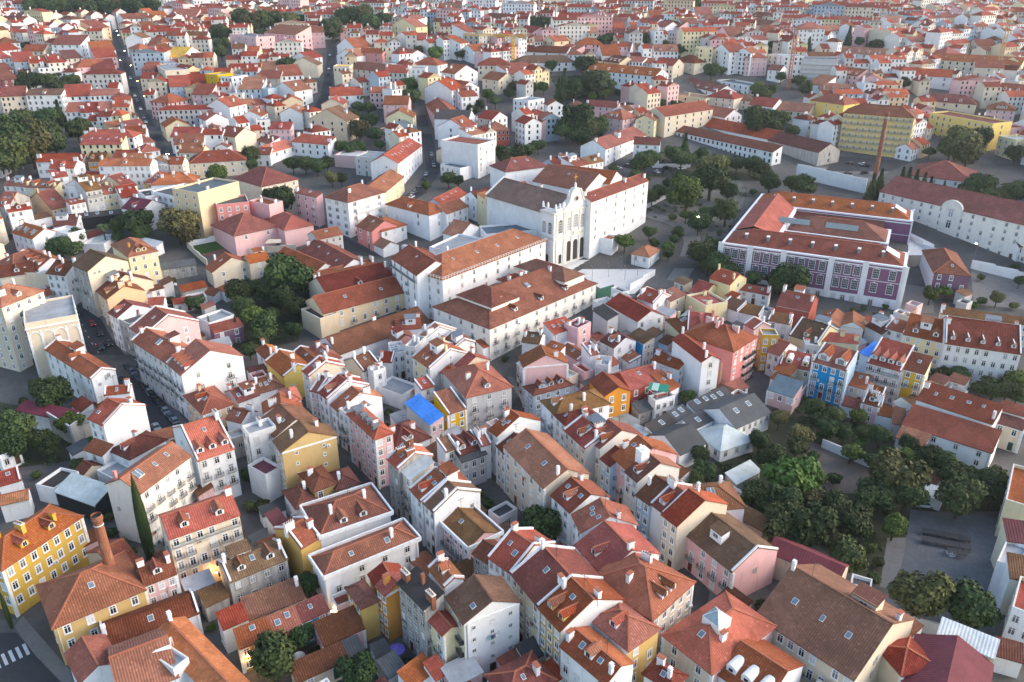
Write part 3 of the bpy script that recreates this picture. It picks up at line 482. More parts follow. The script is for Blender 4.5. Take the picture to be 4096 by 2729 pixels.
95.6 580.1 45.8 -0.788 10.1 7.0 9.0 s 2.5 r G 3 4 0 - -
133.7 682.7 58.5 -0.979 44.5 15.0 8.9 f 0.0 E G 3 14 0 - -|blue-grey stone block with tall narrow windows and a metal roof|blue-grey stone block
127.4 558.2 37.1 -1.245 61.5 15.0 5.0 g 3.9 d W 1 8 0 d6 -|low building with a dark purple-brown roof and a row of dormers|low purple-brown roof
151.7 552.3 38.7 -1.150 33.8 13.1 5.7 f 0.0 E W 2 6 0 0 -|white block with blue windows right of the purple-brown roof|white blue-windowed block
115.7 527.6 33.7 -0.875 31.3 15.0 6.0 f 0.0 n L 2 3 0 - -
133.5 515.8 32.2 -0.695 18.3 15.0 9.0 h 4.1 r C 3 4 0 - -
146.6 517.7 33.3 -0.376 12.5 14.0 6.0 h 3.4 b C 2 3 0 - -
155.5 501.8 29.4 -0.755 15.7 15.0 9.0 g 3.9 r W 2 3 0 - -
98.8 482.5 25.5 0.690 43.3 15.0 12.0 g 3.9 r C 3 6 0 0 -|tan building with a long red roof leading to the tall trees|tan long-roofed building
124.9 497.4 27.6 -0.946 24.8 15.0 6.0 g 3.9 r W 2 0 0 - -
116.6 442.8 21.0 -0.982 72.1 7.0 7.0 s 2.5 d W 2 22 0 0 warehouse:warehouse|long white shed with a ribbon of square windows and pale roof strips|long white ribbon-windowed shed
132.8 471.5 23.7 -1.002 61.0 15.0 4.5 g 3.9 r W 1 0 0 0 warehouse:warehouse|long red-roofed shed behind the white ribbon-windowed one|long red-roofed shed
61.9 469.9 25.2 -0.772 15.9 15.0 11.2 h 4.1 r P 4 3 3 d2 -|dusky pink corner house with dormers behind the big green tree|dusky pink corner house
76.8 464.3 25.0 -0.342 10.8 12.6 11.2 x 2.7 r L 4 2 3 c2 -|cream gabled house with a big chimney beside the tan building|cream gabled house
54.9 433.2 20.8 0.972 46.9 14.6 9.0 g 3.8 r W 3 7 0 c2 -
69.8 415.8 20.8 -0.216 13.2 9.7 11.2 g 2.5 d W 4 3 0 0 -|white house with pink vertical stripes by the car park|pink-striped white house
54.8 497.5 29.2 -0.439 20.0 7.0 9.0 s 2.5 d P 3 5 0 c2 -
67.8 503.8 29.8 0.467 19.0 15.0 8.0 f 0.0 d P 2 6 0 c2 -
10.1 497.2 28.7 -0.773 12.6 14.1 13.0 f 0.0 t W 4 3 3 0 -
20.7 459.3 24.7 -1.279 7.7 10.1 13.0 g 2.6 r E 3 1 4 - -
9.1 450.2 23.7 -1.102 11.7 10.3 13.0 g 2.7 r W 4 3 2 - -
18.1 459.6 24.6 -0.932 8.9 11.1 11.0 g 2.9 r P 3 3 0 - -
7.1 572.8 42.5 0.799 35.7 15.0 7.0 s 5.4 r W 2 9 0 c3 -
57.4 633.2 54.6 0.000 20.1 15.0 8.4 h 4.1 r P 3 7 0 - -
82.4 635.8 54.7 -0.296 15.9 15.0 5.6 g 3.9 b W 2 7 0 - -
95.9 615.8 51.6 0.000 13.3 14.7 9.0 g 3.8 b P 2 6 0 - -
110.0 609.2 50.5 0.000 17.0 15.0 10.0 g 3.9 r W 3 6 0 d2 -
32.6 629.8 53.6 -0.904 12.9 14.3 12.0 x 3.2 r K 3 2 0 - -
19.8 628.8 54.3 0.000 6.0 8.8 11.0 s 3.2 r W 3 3 0 - -
41.0 645.7 57.0 0.000 9.8 11.9 8.0 x 2.5 b C 2 2 0 - -
134.9 593.6 48.1 0.000 9.8 11.9 15.0 f 0.0 t L 5 3 0 b apartment_building:building|pale-yellow flats with tiers of balconies in the far quarter|pale-yellow tiered flats
152.5 590.8 46.7 -1.154 18.2 15.0 15.0 x 4.6 r W 5 2 0 - apartment_building:building
163.5 585.8 46.2 -0.726 12.2 13.7 15.0 x 3.0 r W 5 4 0 b apartment_building:building
167.9 584.9 46.4 0.000 15.0 15.0 12.0 h 4.1 r P 4 4 0 - -
143.9 653.0 57.5 0.000 9.9 11.9 10.0 s 4.3 r R 3 3 0 - -
165.8 644.5 55.6 -1.379 23.2 15.0 13.0 x 5.8 r P 3 2 0 - -
183.7 639.8 55.6 -1.101 11.8 13.4 10.0 x 2.9 r W 3 2 0 - -
84.7 677.5 59.4 0.000 8.6 10.8 12.0 s 3.9 r R 4 4 0 - -
98.4 663.9 58.2 0.000 14.2 15.0 11.0 g 3.9 r C 3 6 0 d4 -
137.3 770.0 66.3 0.000 5.8 8.6 13.0 x 1.5 r K 4 1 0 - -
5.1 640.9 55.4 0.749 14.7 15.0 8.0 g 3.9 r W 2 2 0 - -
62.4 661.4 58.2 0.000 7.5 10.0 11.0 s 3.6 r C 3 2 0 - -
86.7 718.5 62.0 -0.925 18.4 15.0 9.0 s 5.4 r C 3 3 0 - -
93.8 747.0 64.5 0.000 22.5 15.0 9.0 g 3.9 r W 3 6 0 - -
118.4 732.5 63.0 -0.799 21.8 15.0 9.0 g 3.9 r W 3 4 0 - -
130.6 786.4 67.0 0.000 12.8 14.3 9.0 g 3.7 r W 3 4 0 - -
155.6 795.7 67.4 0.000 12.0 13.6 9.0 g 3.5 r L 3 3 0 - -
171.3 778.5 65.9 -1.655 40.6 14.7 11.0 x 6.0 r W 3 1 0 - -
145.7 713.0 61.8 -1.407 15.5 15.0 11.0 x 3.9 r b 3 2 0 - -
154.6 701.7 60.7 -0.758 19.4 15.0 8.0 h 4.1 r C 2 5 0 - -
170.2 733.4 63.3 -0.641 12.9 14.3 8.0 s 5.1 r W 2 4 0 - -
171.5 744.3 64.3 0.000 12.1 13.7 11.0 h 3.3 r W 3 5 0 - -
202.7 765.9 65.5 -1.115 20.3 15.0 9.0 x 5.1 r W 2 3 0 - -
231.2 781.9 66.1 -1.405 38.3 15.0 8.0 g 3.9 d W 2 5 0 d2 -
217.2 731.1 62.6 -1.334 31.2 15.0 8.0 g 3.9 b C 2 4 0 - -
201.0 676.9 59.0 -0.946 14.8 15.0 8.0 s 5.4 r W 2 3 0 - -
128.6 711.0 61.5 -1.088 16.2 15.0 9.0 g 3.9 r W 3 2 0 - -
139.7 711.3 61.5 -1.052 16.5 15.0 9.0 g 3.9 r P 3 3 0 - -
17.1 686.6 59.3 -1.136 28.1 15.0 9.0 g 3.9 r P 2 4 0 - -
11.7 777.4 66.5 0.000 15.6 15.0 9.0 g 3.9 r W 3 5 0 - -
28.3 777.6 66.5 0.000 11.7 13.4 8.0 f 0.0 t W 2 4 0 - -
69.1 607.4 49.2 -1.482 25.1 13.1 9.0 x 6.0 r W 2 2 0 - -
40.9 621.6 52.8 -1.064 10.4 7.0 8.0 s 2.5 r P 2 2 0 - -
46.6 615.0 51.6 -0.999 10.5 7.6 9.0 s 2.7 r P 2 3 0 - -
125.6 591.3 46.6 -0.875 19.2 15.0 8.0 h 4.1 d C 2 3 0 - -
24.7 490.8 28.2 -1.312 8.8 9.5 12.0 g 2.5 r W 3 2 2 - -
38.7 495.7 29.3 0.000 7.1 9.7 10.0 h 2.0 d C 3 3 0 - -
191.5 488.7 26.6 -0.958 23.0 15.0 15.5 h 4.1 r J 4 3 0 c1,0 hospital_building:building|pale-yellow block with large windows and a red hip roof left of the hospital|pale-yellow block left of the hospital
196.6 436.8 21.9 -0.520 34.5 15.0 21.5 h 4.1 d J 6 11 8 b6,0 hospital_building:building|big pale-yellow hospital with full-width balconies on every floor|yellow hospital
257.2 458.6 23.2 -1.165 40.6 15.0 14.0 f 0.0 d J 4 10 0 - -
320.2 581.2 42.8 -0.698 59.1 15.0 13.0 g 3.9 r C 3 13 0 k4,0 palace:building|great tan building with a grey-blue attic and sky windows at the far right|great tan building
317.7 558.9 41.5 -0.412 17.2 15.0 13.0 g 3.9 r C 3 3 0 0 palace:building
280.2 556.9 40.8 -0.458 23.8 15.0 8.4 g 3.9 r W 2 3 0 0 -|white house with a bright red roof before the great tan building|white house before the tan building
273.6 519.0 32.1 -0.564 34.3 15.0 6.0 h 4.1 r C 1 5 0 d3 -|red mansard-roofed house behind the hospital|red mansard house
234.8 543.1 38.7 -0.410 12.5 14.0 10.0 x 3.1 r P 3 3 3 d3 -
230.6 559.7 41.5 -1.154 17.7 15.0 8.0 g 3.9 r P 2 4 0 d3 -
212.7 535.2 36.5 -0.346 26.2 15.0 6.0 g 3.9 r W 2 7 0 d5,dw -
210.1 573.4 43.8 -0.351 22.2 15.0 14.0 f 0.0 g G 5 0 0 cs,0 construction_building:building|unfinished concrete building with five open floors|unfinished concrete building
191.0 578.0 45.2 0.000 12.9 14.3 14.0 f 0.0 t W 5 4 0 - apartment_building:building
256.7 627.7 50.2 -0.828 61.4 15.0 7.0 g 3.9 r W 2 10 0 d8,dw -|long white row with many small dormers in its red roof at the far right|long white dormered row
295.0 681.2 58.9 -0.784 29.5 15.0 7.1 h 4.1 r W 2 6 0 0 -
228.0 655.8 57.6 0.000 19.5 15.0 15.0 h 4.1 r W 4 6 0 - -
251.8 681.8 59.2 0.526 22.2 15.0 10.0 g 3.9 r W 3 4 0 - -
295.4 626.4 53.2 -1.182 13.2 14.6 12.0 x 3.3 r W 2 1 0 0 chapel:chapel|small white chapel with a red gable roof in the far right quarter|small white chapel
169.5 495.9 27.6 -0.624 24.6 15.0 9.0 g 3.9 r C 2 6 0 0 -|tan house with a wide plain red roof beside the dark trees|wide plain red roof
381.4 760.5 64.6 -1.173 34.3 15.0 10.0 g 3.9 r C 3 0 0 0 -
307.9 839.7 69.4 -0.240 32.3 15.0 5.6 f 0.0 w W 2 0 0 0 -|large pale boxy hall with a bright flat roof at the top right|pale boxy hall
259.9 788.7 67.1 0.000 13.8 15.0 12.0 f 0.0 t C 4 3 0 - -
317.6 525.5 34.6 -0.649 14.5 15.0 9.0 g 3.9 r W 3 4 0 d2 -
295.3 495.2 28.1 -0.505 14.9 15.0 9.0 h 4.1 r P 3 4 0 d3 -
155.6 430.3 20.9 -1.107 36.9 15.0 7.0 g 3.9 d S 2 0 0 0 warehouse:warehouse
210.7 688.9 60.2 0.000 12.2 13.8 9.0 g 3.6 r W 3 3 0 - -
226.5 718.8 62.4 0.000 11.1 12.9 10.0 g 3.3 r W 3 2 0 - -
284.0 745.0 64.1 -0.386 15.4 15.0 9.0 g 3.9 r W 3 4 0 - -
295.2 740.1 64.0 0.000 11.4 13.1 8.0 g 3.4 r W 2 3 0 - -
322.3 728.4 62.6 -1.515 27.2 15.0 9.0 x 6.0 r W 3 2 0 - -
361.3 771.6 66.1 -1.504 16.6 15.0 9.0 g 3.9 r C 3 0 0 - -
349.6 687.9 59.5 -1.175 23.9 15.0 8.0 g 3.9 d W 2 4 0 - -
338.6 702.7 61.1 -1.255 12.5 14.0 8.0 g 3.6 r C 2 2 0 - -
375.3 699.3 60.7 -0.970 14.1 15.0 8.0 g 3.9 r W 2 3 0 - -
323.7 703.6 61.1 -1.124 13.2 14.6 8.0 g 3.8 r W 2 2 0 - -
312.2 606.4 49.7 -1.314 15.1 15.0 9.0 h 4.1 r C 3 2 0 - -
390.2 685.3 59.5 -0.667 17.5 15.0 8.0 g 3.9 r W 2 4 0 - -
350.2 631.6 54.3 0.000 14.0 15.0 8.0 g 3.9 r C 2 3 0 - -
193.5 600.1 48.5 -1.129 15.5 15.0 9.0 f 0.0 E G 3 3 0 - -
180.4 568.5 43.6 -0.711 8.8 11.0 8.0 g 2.9 r W 2 2 0 - -
202.7 544.5 39.0 -0.926 12.0 13.6 6.0 s 4.9 r W 1 2 0 - -
280.5 457.8 24.4 -1.330 12.4 13.9 8.0 f 0.0 d P 2 2 0 - -
267.2 427.5 21.8 -1.283 11.0 12.8 10.0 f 0.0 t L 3 3 0 - -
268.6 462.0 24.8 -0.699 9.6 11.7 10.0 g 3.0 d J 3 3 0 - -"""
TREES="""-37.7 108.1 0.0 2.9 b
-34.8 105.6 0.0 1.8 s
-40.9 100.5 0.0 5.0 b
-26.0 98.7 0.0 3.6 b
-39.7 121.1 0.0 2.6 b
-17.8 103.0 0.0 1.9 s
-45.2 109.5 0.0 2.0 b
6.4 136.3 0.0 5.2 b
57.5 136.3 0.0 5.4 b
62.7 135.0 0.0 6.0 b
72.4 137.5 0.0 5.1 b
82.2 138.5 0.0 3.3 g
67.8 127.5 0.0 4.3 b
75.6 134.3 0.0 2.1 b
75.8 130.1 0.0 1.6 s
72.7 125.0 0.0 1.8 s
76.0 114.8 0.0 5.9 o
84.6 112.4 0.0 5.5 b
-126.9 192.4 0.0 5.8 b
-137.2 202.9 0.0 2.6 b
-138.7 197.9 0.0 1.7 s
-126.4 175.1 0.0 5.8 b
-124.3 168.4 0.0 4.4 b
-120.5 172.4 0.0 3.4 b
-115.6 170.3 0.0 3.0 b
-115.7 180.1 0.0 3.9 g
-106.7 164.7 0.0 2.5 s
-115.4 161.6 0.0 1.5 s
-82.4 225.4 0.5 2.9 b
-62.4 158.3 0.0 2.4 b
-59.9 148.9 0.0 1.9 b
-134.8 183.4 0.0 3.3 b
-56.9 148.5 0.0 2.2 b
-5.6 149.5 0.0 2.1 s
49.4 196.2 0.0 2.7 g
46.5 167.1 0.0 2.9 b
45.6 159.2 0.0 3.1 b
43.5 156.4 0.0 2.5 b
53.4 163.6 0.0 2.0 s
62.8 172.5 0.0 3.3 b
62.1 164.9 0.0 2.3 b
55.2 148.4 0.0 4.1 b
56.4 145.4 0.0 3.2 b
57.0 158.1 0.0 1.7 s
6.9 146.6 0.0 1.8 b
71.4 184.1 0.0 3.2 o
74.0 174.6 0.0 3.7 o
64.1 164.7 0.0 3.5 b
71.4 169.9 0.0 3.0 b
82.4 189.2 0.0 3.3 b
87.2 186.8 0.0 2.9 b
93.2 186.1 0.0 2.6 g
81.5 182.9 0.0 2.9 b
82.3 178.0 0.0 3.1 b
85.8 176.9 0.0 2.8 b
80.2 177.4 0.0 2.2 s
91.6 177.3 0.0 2.9 b
94.7 175.3 0.0 3.2 b
84.5 168.2 0.0 2.7 g
90.0 175.7 0.0 1.9 g
88.1 163.5 0.0 3.0 b
93.3 166.2 0.0 2.8 b
100.3 171.6 0.0 2.9 b
98.1 166.6 0.0 2.5 g
101.7 164.4 0.0 3.4 b
104.7 163.0 0.0 3.7 b
109.8 164.1 0.0 2.2 b
63.9 151.7 0.0 6.4 g
70.4 155.2 0.0 3.7 g
59.7 143.6 0.0 5.3 b
67.5 147.2 0.0 4.4 o
71.9 144.3 0.0 4.1 b
77.3 144.7 0.0 2.8 b
81.2 147.8 0.0 4.5 b
87.5 151.4 0.0 6.7 o
88.6 147.8 0.0 5.2 b
88.5 157.4 0.0 4.4 b
102.9 155.4 0.0 3.9 b
106.7 155.7 0.0 3.4 b
99.9 146.1 0.0 5.3 b
112.0 154.4 0.0 4.3 b
109.1 149.8 0.0 3.6 b
75.9 169.7 0.0 1.8 s
77.2 159.3 0.0 2.3 s
126.9 209.1 0.0 3.0 b
131.5 208.4 0.0 3.8 b
136.2 198.5 0.0 4.1 b
139.9 198.4 0.0 4.1 b
145.8 203.6 0.0 4.2 g
142.3 197.1 0.0 3.4 b
134.1 201.0 0.0 3.0 b
100.4 267.7 4.8 7.2 b
96.3 274.9 5.5 3.5 b
95.9 265.6 4.6 4.6 b
111.9 271.3 5.1 1.7 s
148.1 262.5 4.3 3.6 g
155.2 265.8 4.6 2.7 g
120.5 368.7 16.9 5.6 b
131.7 370.0 17.0 4.5 b
133.8 361.4 16.1 6.1 b
164.9 360.1 16.0 3.4 f
170.6 365.7 16.6 3.5 f
184.2 373.6 17.4 3.0 f
187.3 373.5 17.4 3.0 f
189.5 370.5 17.1 3.0 f
191.2 366.1 16.6 3.0 f
194.7 366.8 16.7 2.4 f
201.4 367.1 16.7 1.8 f
202.5 356.8 15.7 2.3 f
206.2 355.0 15.5 4.7 b
212.4 357.0 15.7 8.3 b
211.7 347.9 14.8 5.8 b
218.2 350.7 15.1 4.7 b
227.3 352.9 15.3 6.6 b
176.3 281.7 6.2 1.9 s
190.4 288.2 6.8 2.0 s
186.8 275.1 5.5 2.4 b
166.7 262.3 4.2 2.3 s
170.8 260.7 4.1 2.8 o
176.1 259.0 3.9 2.1 o
194.0 290.4 7.0 2.3 s
16.0 380.3 18.0 2.1 p
45.3 306.5 9.0 4.1 g
56.6 316.5 10.5 3.3 b
57.4 308.0 9.2 2.5 b
61.9 303.4 8.5 3.2 g
66.2 310.9 9.6 2.8 b
68.5 316.4 10.5 3.1 b
61.5 298.6 7.9 2.7 b
63.2 352.8 15.3 3.9 b
67.8 360.4 16.0 4.2 b
73.3 371.7 17.2 3.3 b
76.8 371.7 17.2 3.3 b
77.2 346.2 14.6 8.7 g
80.2 373.2 17.3 3.3 b
90.8 360.9 16.1 10.2 b
98.4 357.5 15.8 4.8 b
78.0 322.3 11.3 5.3 b
83.4 332.6 12.9 4.0 b
91.1 330.7 12.6 6.5 b
74.8 333.5 13.0 3.0 g
69.6 335.7 13.4 2.5 s
72.7 292.3 7.2 6.2 b
78.3 299.9 8.0 4.6 b
76.7 281.8 6.2 5.6 b
74.0 285.1 6.5 3.9 b
85.0 291.7 7.2 3.6 b
82.1 281.4 6.1 3.9 b
88.3 274.1 5.4 3.8 b
112.6 367.1 16.7 2.2 g
59.8 382.5 18.2 3.9 b
63.4 377.8 17.8 3.3 b
81.1 383.8 18.4 2.8 b
-80.3 265.8 4.6 9.1 b
-75.1 268.6 4.9 5.8 b
-83.8 283.5 6.3 5.2 b
-86.1 262.4 4.2 4.5 b
-79.7 257.0 3.7 5.3 b
-73.4 250.6 3.1 4.3 b
-80.1 236.3 1.6 5.3 b
-81.2 248.8 2.9 3.2 b
-71.1 237.3 1.7 3.4 b
-80.0 232.5 1.2 3.4 b
-100.7 339.4 13.9 7.7 b
-108.0 348.0 14.8 4.7 b
-85.9 377.7 17.8 3.9 o
-82.0 379.2 17.9 3.3 b
-40.5 369.6 17.0 2.9 b
-30.3 377.2 17.7 4.1 b
-25.6 376.4 17.6 3.2 b
-153.9 318.5 10.8 7.7 b
-163.4 319.4 10.9 4.7 b
-151.2 313.5 10.0 4.5 b
-136.0 313.8 10.1 8.4 o
-132.7 311.8 9.8 5.4 o
-132.9 319.7 11.0 4.5 b
-176.8 311.3 9.7 4.1 b
-177.4 299.8 8.0 5.1 b
-172.8 298.9 7.9 4.5 b
-181.6 301.7 8.3 3.6 b
-166.7 313.8 10.1 2.7 p
-161.3 313.4 10.0 2.6 b
-120.5 261.8 4.2 2.6 s
-110.1 256.4 3.6 3.3 b
-108.1 257.3 3.7 2.1 b
-96.2 261.7 4.2 5.8 b
-93.5 264.8 4.5 4.2 b
-92.0 252.0 3.2 4.4 b
-87.2 245.3 2.5 4.3 g
-140.7 377.4 17.7 5.8 g
-98.8 238.0 1.8 0.7 c
-90.2 238.0 1.8 0.9 c
-265.0 428.9 22.5 12.0 b
-258.8 436.0 23.2 10.8 o
-245.6 391.3 19.1 12.0 b
-242.9 405.6 20.5 10.7 o
-253.0 443.1 23.8 8.7 b
-241.4 425.4 22.2 7.6 b
-270.9 474.4 26.5 7.7 b
-269.5 487.0 28.5 7.1 f
-283.0 471.4 26.3 8.5 b
-242.8 452.4 24.6 7.3 b
-244.9 466.4 25.8 5.2 b
-300.6 537.6 39.5 7.8 b
-301.6 555.0 42.5 4.6 p
-285.7 540.1 40.0 6.9 b
-288.6 530.7 38.0 5.9 b
-312.4 537.4 39.4 7.8 b
-316.7 536.4 39.2 5.2 b
-455.4 821.0 69.0 12.0 b
-443.4 821.8 69.1 12.0 b
-436.6 834.5 69.7 12.0 b
-408.8 808.8 68.4 11.4 b
-398.8 809.3 68.5 11.3 b
-393.1 819.2 69.0 11.4 b
-383.0 819.7 69.0 11.4 b
-372.9 820.1 69.0 11.3 b
-362.8 820.6 69.0 11.3 b
-352.7 821.1 69.1 11.2 b
-342.5 821.5 69.1 11.2 b
-228.3 666.0 59.0 9.8 b
-215.7 632.5 55.7 6.5 b
-211.1 612.2 52.3 6.3 b
-230.8 735.2 64.1 10.8 b
-220.2 723.7 63.3 9.5 o
-225.2 552.5 42.1 2.5 s
-322.9 647.7 57.6 4.0 b
-134.1 408.6 20.8 5.5 b
-131.3 399.8 20.0 3.6 b
-140.1 399.7 20.0 3.0 s
-367.2 641.1 57.1 5.2 s
-239.7 674.8 59.6 4.0 b
-211.2 729.4 63.7 10.6 b
-204.9 736.6 64.2 9.6 b
-190.3 730.6 63.8 9.5 o
-184.2 751.2 65.3 7.6 b
-197.5 674.2 59.6 5.9 b
-142.8 678.2 59.9 10.6 b
-141.4 743.0 64.7 11.6 b
-131.1 743.2 64.7 11.6 o
-118.1 719.0 62.9 10.2 b
-112.9 758.7 65.9 7.5 b
-134.2 790.9 67.5 10.1 b
-69.8 718.0 62.8 4.5 f
-68.9 619.2 53.5 4.8 b
-55.1 607.6 51.5 6.8 g
-155.0 573.9 45.8 7.5 b
-66.8 534.3 38.8 6.1 g
-62.5 513.9 34.3 6.6 b
-91.8 511.0 33.7 3.5 p
-87.6 499.7 31.3 5.0 b
-93.9 501.5 31.6 4.3 b
-91.9 481.4 27.3 5.5 b
-82.4 477.4 26.8 5.5 b
-85.5 454.7 24.8 6.6 o
-76.1 448.3 24.2 5.8 b
-71.4 435.7 23.1 3.1 g
-91.0 427.8 22.4 4.4 b
-84.2 422.1 21.9 4.9 b
-80.9 425.9 22.3 4.3 b
-126.3 463.7 25.6 2.7 f
-37.6 616.3 53.0 5.2 s
-14.0 716.1 62.7 4.0 b
-3.6 409.5 20.8 5.8 b
-2.4 397.1 19.7 4.5 b
-17.0 396.2 19.6 4.3 b
-1.7 524.9 36.7 4.4 b
-15.4 523.1 36.3 4.4 g
-23.9 494.8 30.2 4.9 b
-19.7 506.8 32.8 3.6 b
-10.4 512.2 34.0 4.3 b
-109.0 396.7 19.7 4.7 b
-103.0 396.7 19.7 4.7 b
-96.4 393.5 19.3 4.6 b
-92.9 400.1 20.0 4.1 b
-32.1 616.4 53.0 4.3 g
18.5 726.7 63.5 8.1 b
25.9 702.2 61.7 9.8 b
33.9 812.4 68.6 6.8 b
36.1 727.9 63.6 5.1 b
46.1 725.0 63.4 4.6 b
27.2 582.5 47.2 4.9 b
48.2 581.0 47.0 6.5 b
52.2 575.8 46.1 7.3 b
49.1 579.5 46.7 4.0 p
53.7 526.5 37.1 11.9 b
60.5 530.5 37.9 6.8 b
48.0 530.5 37.9 6.7 b
29.5 523.8 36.5 5.9 f
38.3 521.2 35.9 8.1 b
42.6 523.0 36.3 5.9 b
32.8 519.4 35.5 5.9 b
34.1 544.2 40.7 3.8 f
20.4 536.3 39.2 4.5 g
14.1 536.3 39.2 3.8 b
1.4 534.4 38.8 5.3 b
50.8 521.2 35.9 3.7 g
57.8 523.0 36.3 4.4 g
68.1 528.6 37.5 3.0 b
36.3 453.2 24.7 11.0 b
30.2 450.9 24.5 7.7 b
42.3 450.8 24.4 7.7 b
48.9 457.2 25.0 7.2 b
37.7 438.3 23.3 6.9 b
33.9 450.5 24.4 3.8 g
8.5 420.4 21.8 4.8 b
13.9 430.0 22.6 4.3 b
3.4 413.1 21.1 5.3 b
79.0 586.3 47.9 4.1 b
102.2 654.3 58.1 5.6 b
76.5 664.8 58.9 5.6 b
69.0 649.5 57.7 5.5 b
135.2 565.5 44.3 6.5 b
144.5 575.9 46.1 3.3 b
124.6 624.8 54.4 4.5 b
116.6 649.8 57.7 3.7 b
157.9 592.5 48.9 4.1 p
158.2 533.9 38.7 4.7 g
157.4 520.6 35.8 6.1 b
138.2 460.6 25.3 10.2 b
148.4 481.0 27.2 7.1 b
66.5 397.2 19.7 6.9 b
62.9 393.7 19.4 5.1 b
83.2 414.5 21.3 4.8 b
89.9 418.1 21.6 4.3 f
85.3 402.0 20.2 5.9 b
91.7 408.9 20.8 3.6 b
98.0 412.6 21.1 4.8 b
96.0 384.2 18.4 7.9 o
103.0 393.5 19.4 5.8 b
112.4 398.3 19.8 4.1 b
118.5 395.0 19.5 5.3 b
122.1 388.5 18.8 5.2 b
50.2 395.1 19.5 2.8 b
100.5 510.2 33.5 2.9 b
93.0 510.2 33.5 3.7 b
78.1 460.2 25.3 3.2 p
183.0 859.4 71.0 8.6 b
155.9 475.9 26.6 6.8 b
148.7 461.9 25.4 6.0 b
158.5 458.0 25.1 4.8 b
235.3 417.9 21.6 10.1 o
227.7 417.2 21.5 7.1 b
250.9 433.8 23.0 7.5 b
229.8 404.0 20.4 8.1 o
219.5 421.4 21.9 3.5 b
259.0 412.2 21.1 5.4 b
257.4 544.4 40.7 4.4 b
264.9 668.7 59.2 3.9 f
267.3 652.9 58.0 4.3 b
271.4 630.8 55.4 6.7 b
221.9 632.6 55.7 3.3 f
180.0 557.4 43.0 4.3 b
188.9 546.9 41.2 5.0 b
188.8 532.2 38.3 4.9 b
196.4 640.6 57.0 4.1 b
213.1 553.1 42.2 3.6 b
387.3 697.5 61.3 2.9 f
532.9 928.9 73.9 6.5 b
166.5 530.8 38.0 4.1 b
-75.9 132.7 0.0 1.8 c
-94.0 113.1 0.0 0.7 c"""
CARS="""-151.5 255.2 3.5 k
-142.7 248.3 2.8 r
-137.3 241.7 2.2 k
-126.7 277.0 5.7 w
-113.4 213.9 0.0 k
-109.2 208.7 0.0 k
-105.8 204.6 0.0 g
-102.1 200.1 0.0 k
-98.5 195.7 0.0 k
-94.2 190.5 0.0 b
-89.7 184.8 0.0 k
-119.3 220.7 0.1 k
-133.1 232.8 1.3 k
-131.4 235.2 1.5 k
-116.3 217.5 0.0 b
-110.6 210.4 0.0 k
-107.7 207.0 0.0 k
-104.2 202.7 0.0 k
-100.4 197.9 0.0 k
-96.7 193.5 0.0 g
-91.9 187.9 0.0 g
-95.8 184.8 0.0 g
-46.1 370.1 17.0 g
-44.8 375.3 17.5 k
-43.2 390.8 19.1 k
-42.8 395.7 19.6 g
-46.9 363.6 16.4 w
-76.3 317.0 10.6 k
-74.8 318.5 10.8 k
-260.8 569.5 45.0 w
-252.4 552.6 42.1 k
-243.5 533.1 38.5 w
-238.7 524.6 36.7 b
-231.5 510.9 33.7 w
-224.2 497.0 30.7 g
-220.4 490.2 29.2 w
-185.2 430.1 22.6 k
-135.5 627.6 54.9 w
-133.4 617.5 53.2 k
-129.6 592.6 48.9 w
-127.5 579.6 46.7 k
-44.1 435.5 23.1 k
-43.1 428.5 22.5 g
-42.0 421.7 21.9 k
-41.0 415.2 21.3 k
-40.2 409.6 20.8 g
54.0 405.2 20.5 w
59.3 409.6 20.8 k
79.1 406.0 20.5 k
86.3 404.6 20.4 w
72.8 399.4 19.9 w
175.8 413.6 21.2 k
181.1 411.9 21.0 w
182.5 409.4 20.8 k
168.0 396.5 19.7 k
176.8 397.7 19.8 k
95.0 150.5 0.0 w"""
CLEAR="""261.6 516.2;299.7 503.7;258.2 424.1;220.7 424.1
-12.2 278.5;17.1 297.5;32.1 302.3;56.5 317.7;75.6 311.8;67.5 283.1;52.4 275.8;43.2 267.2;30.8 260.6
52.3 438.9;91.7 460.2;144.9 434.4;168.5 430.9;201.6 407.9;194.3 401.2;166.3 353.1;121.1 371.3;126.2 389.7;61.4 351.7
194.8 406.5;269.9 406.5;237.7 350.4;182.6 383.4
26.4 579.5;72.5 579.5;70.0 531.3;43.8 464.6;21.6 458.0
-195.4 334.5;-134.6 334.5;-126.5 309.9;-175.7 306.1
-136.4 406.5;-80.8 406.5;-76.3 380.3;-117.5 341.3
108.8 579.5;172.9 562.1;161.7 520.1;100.9 531.3"""
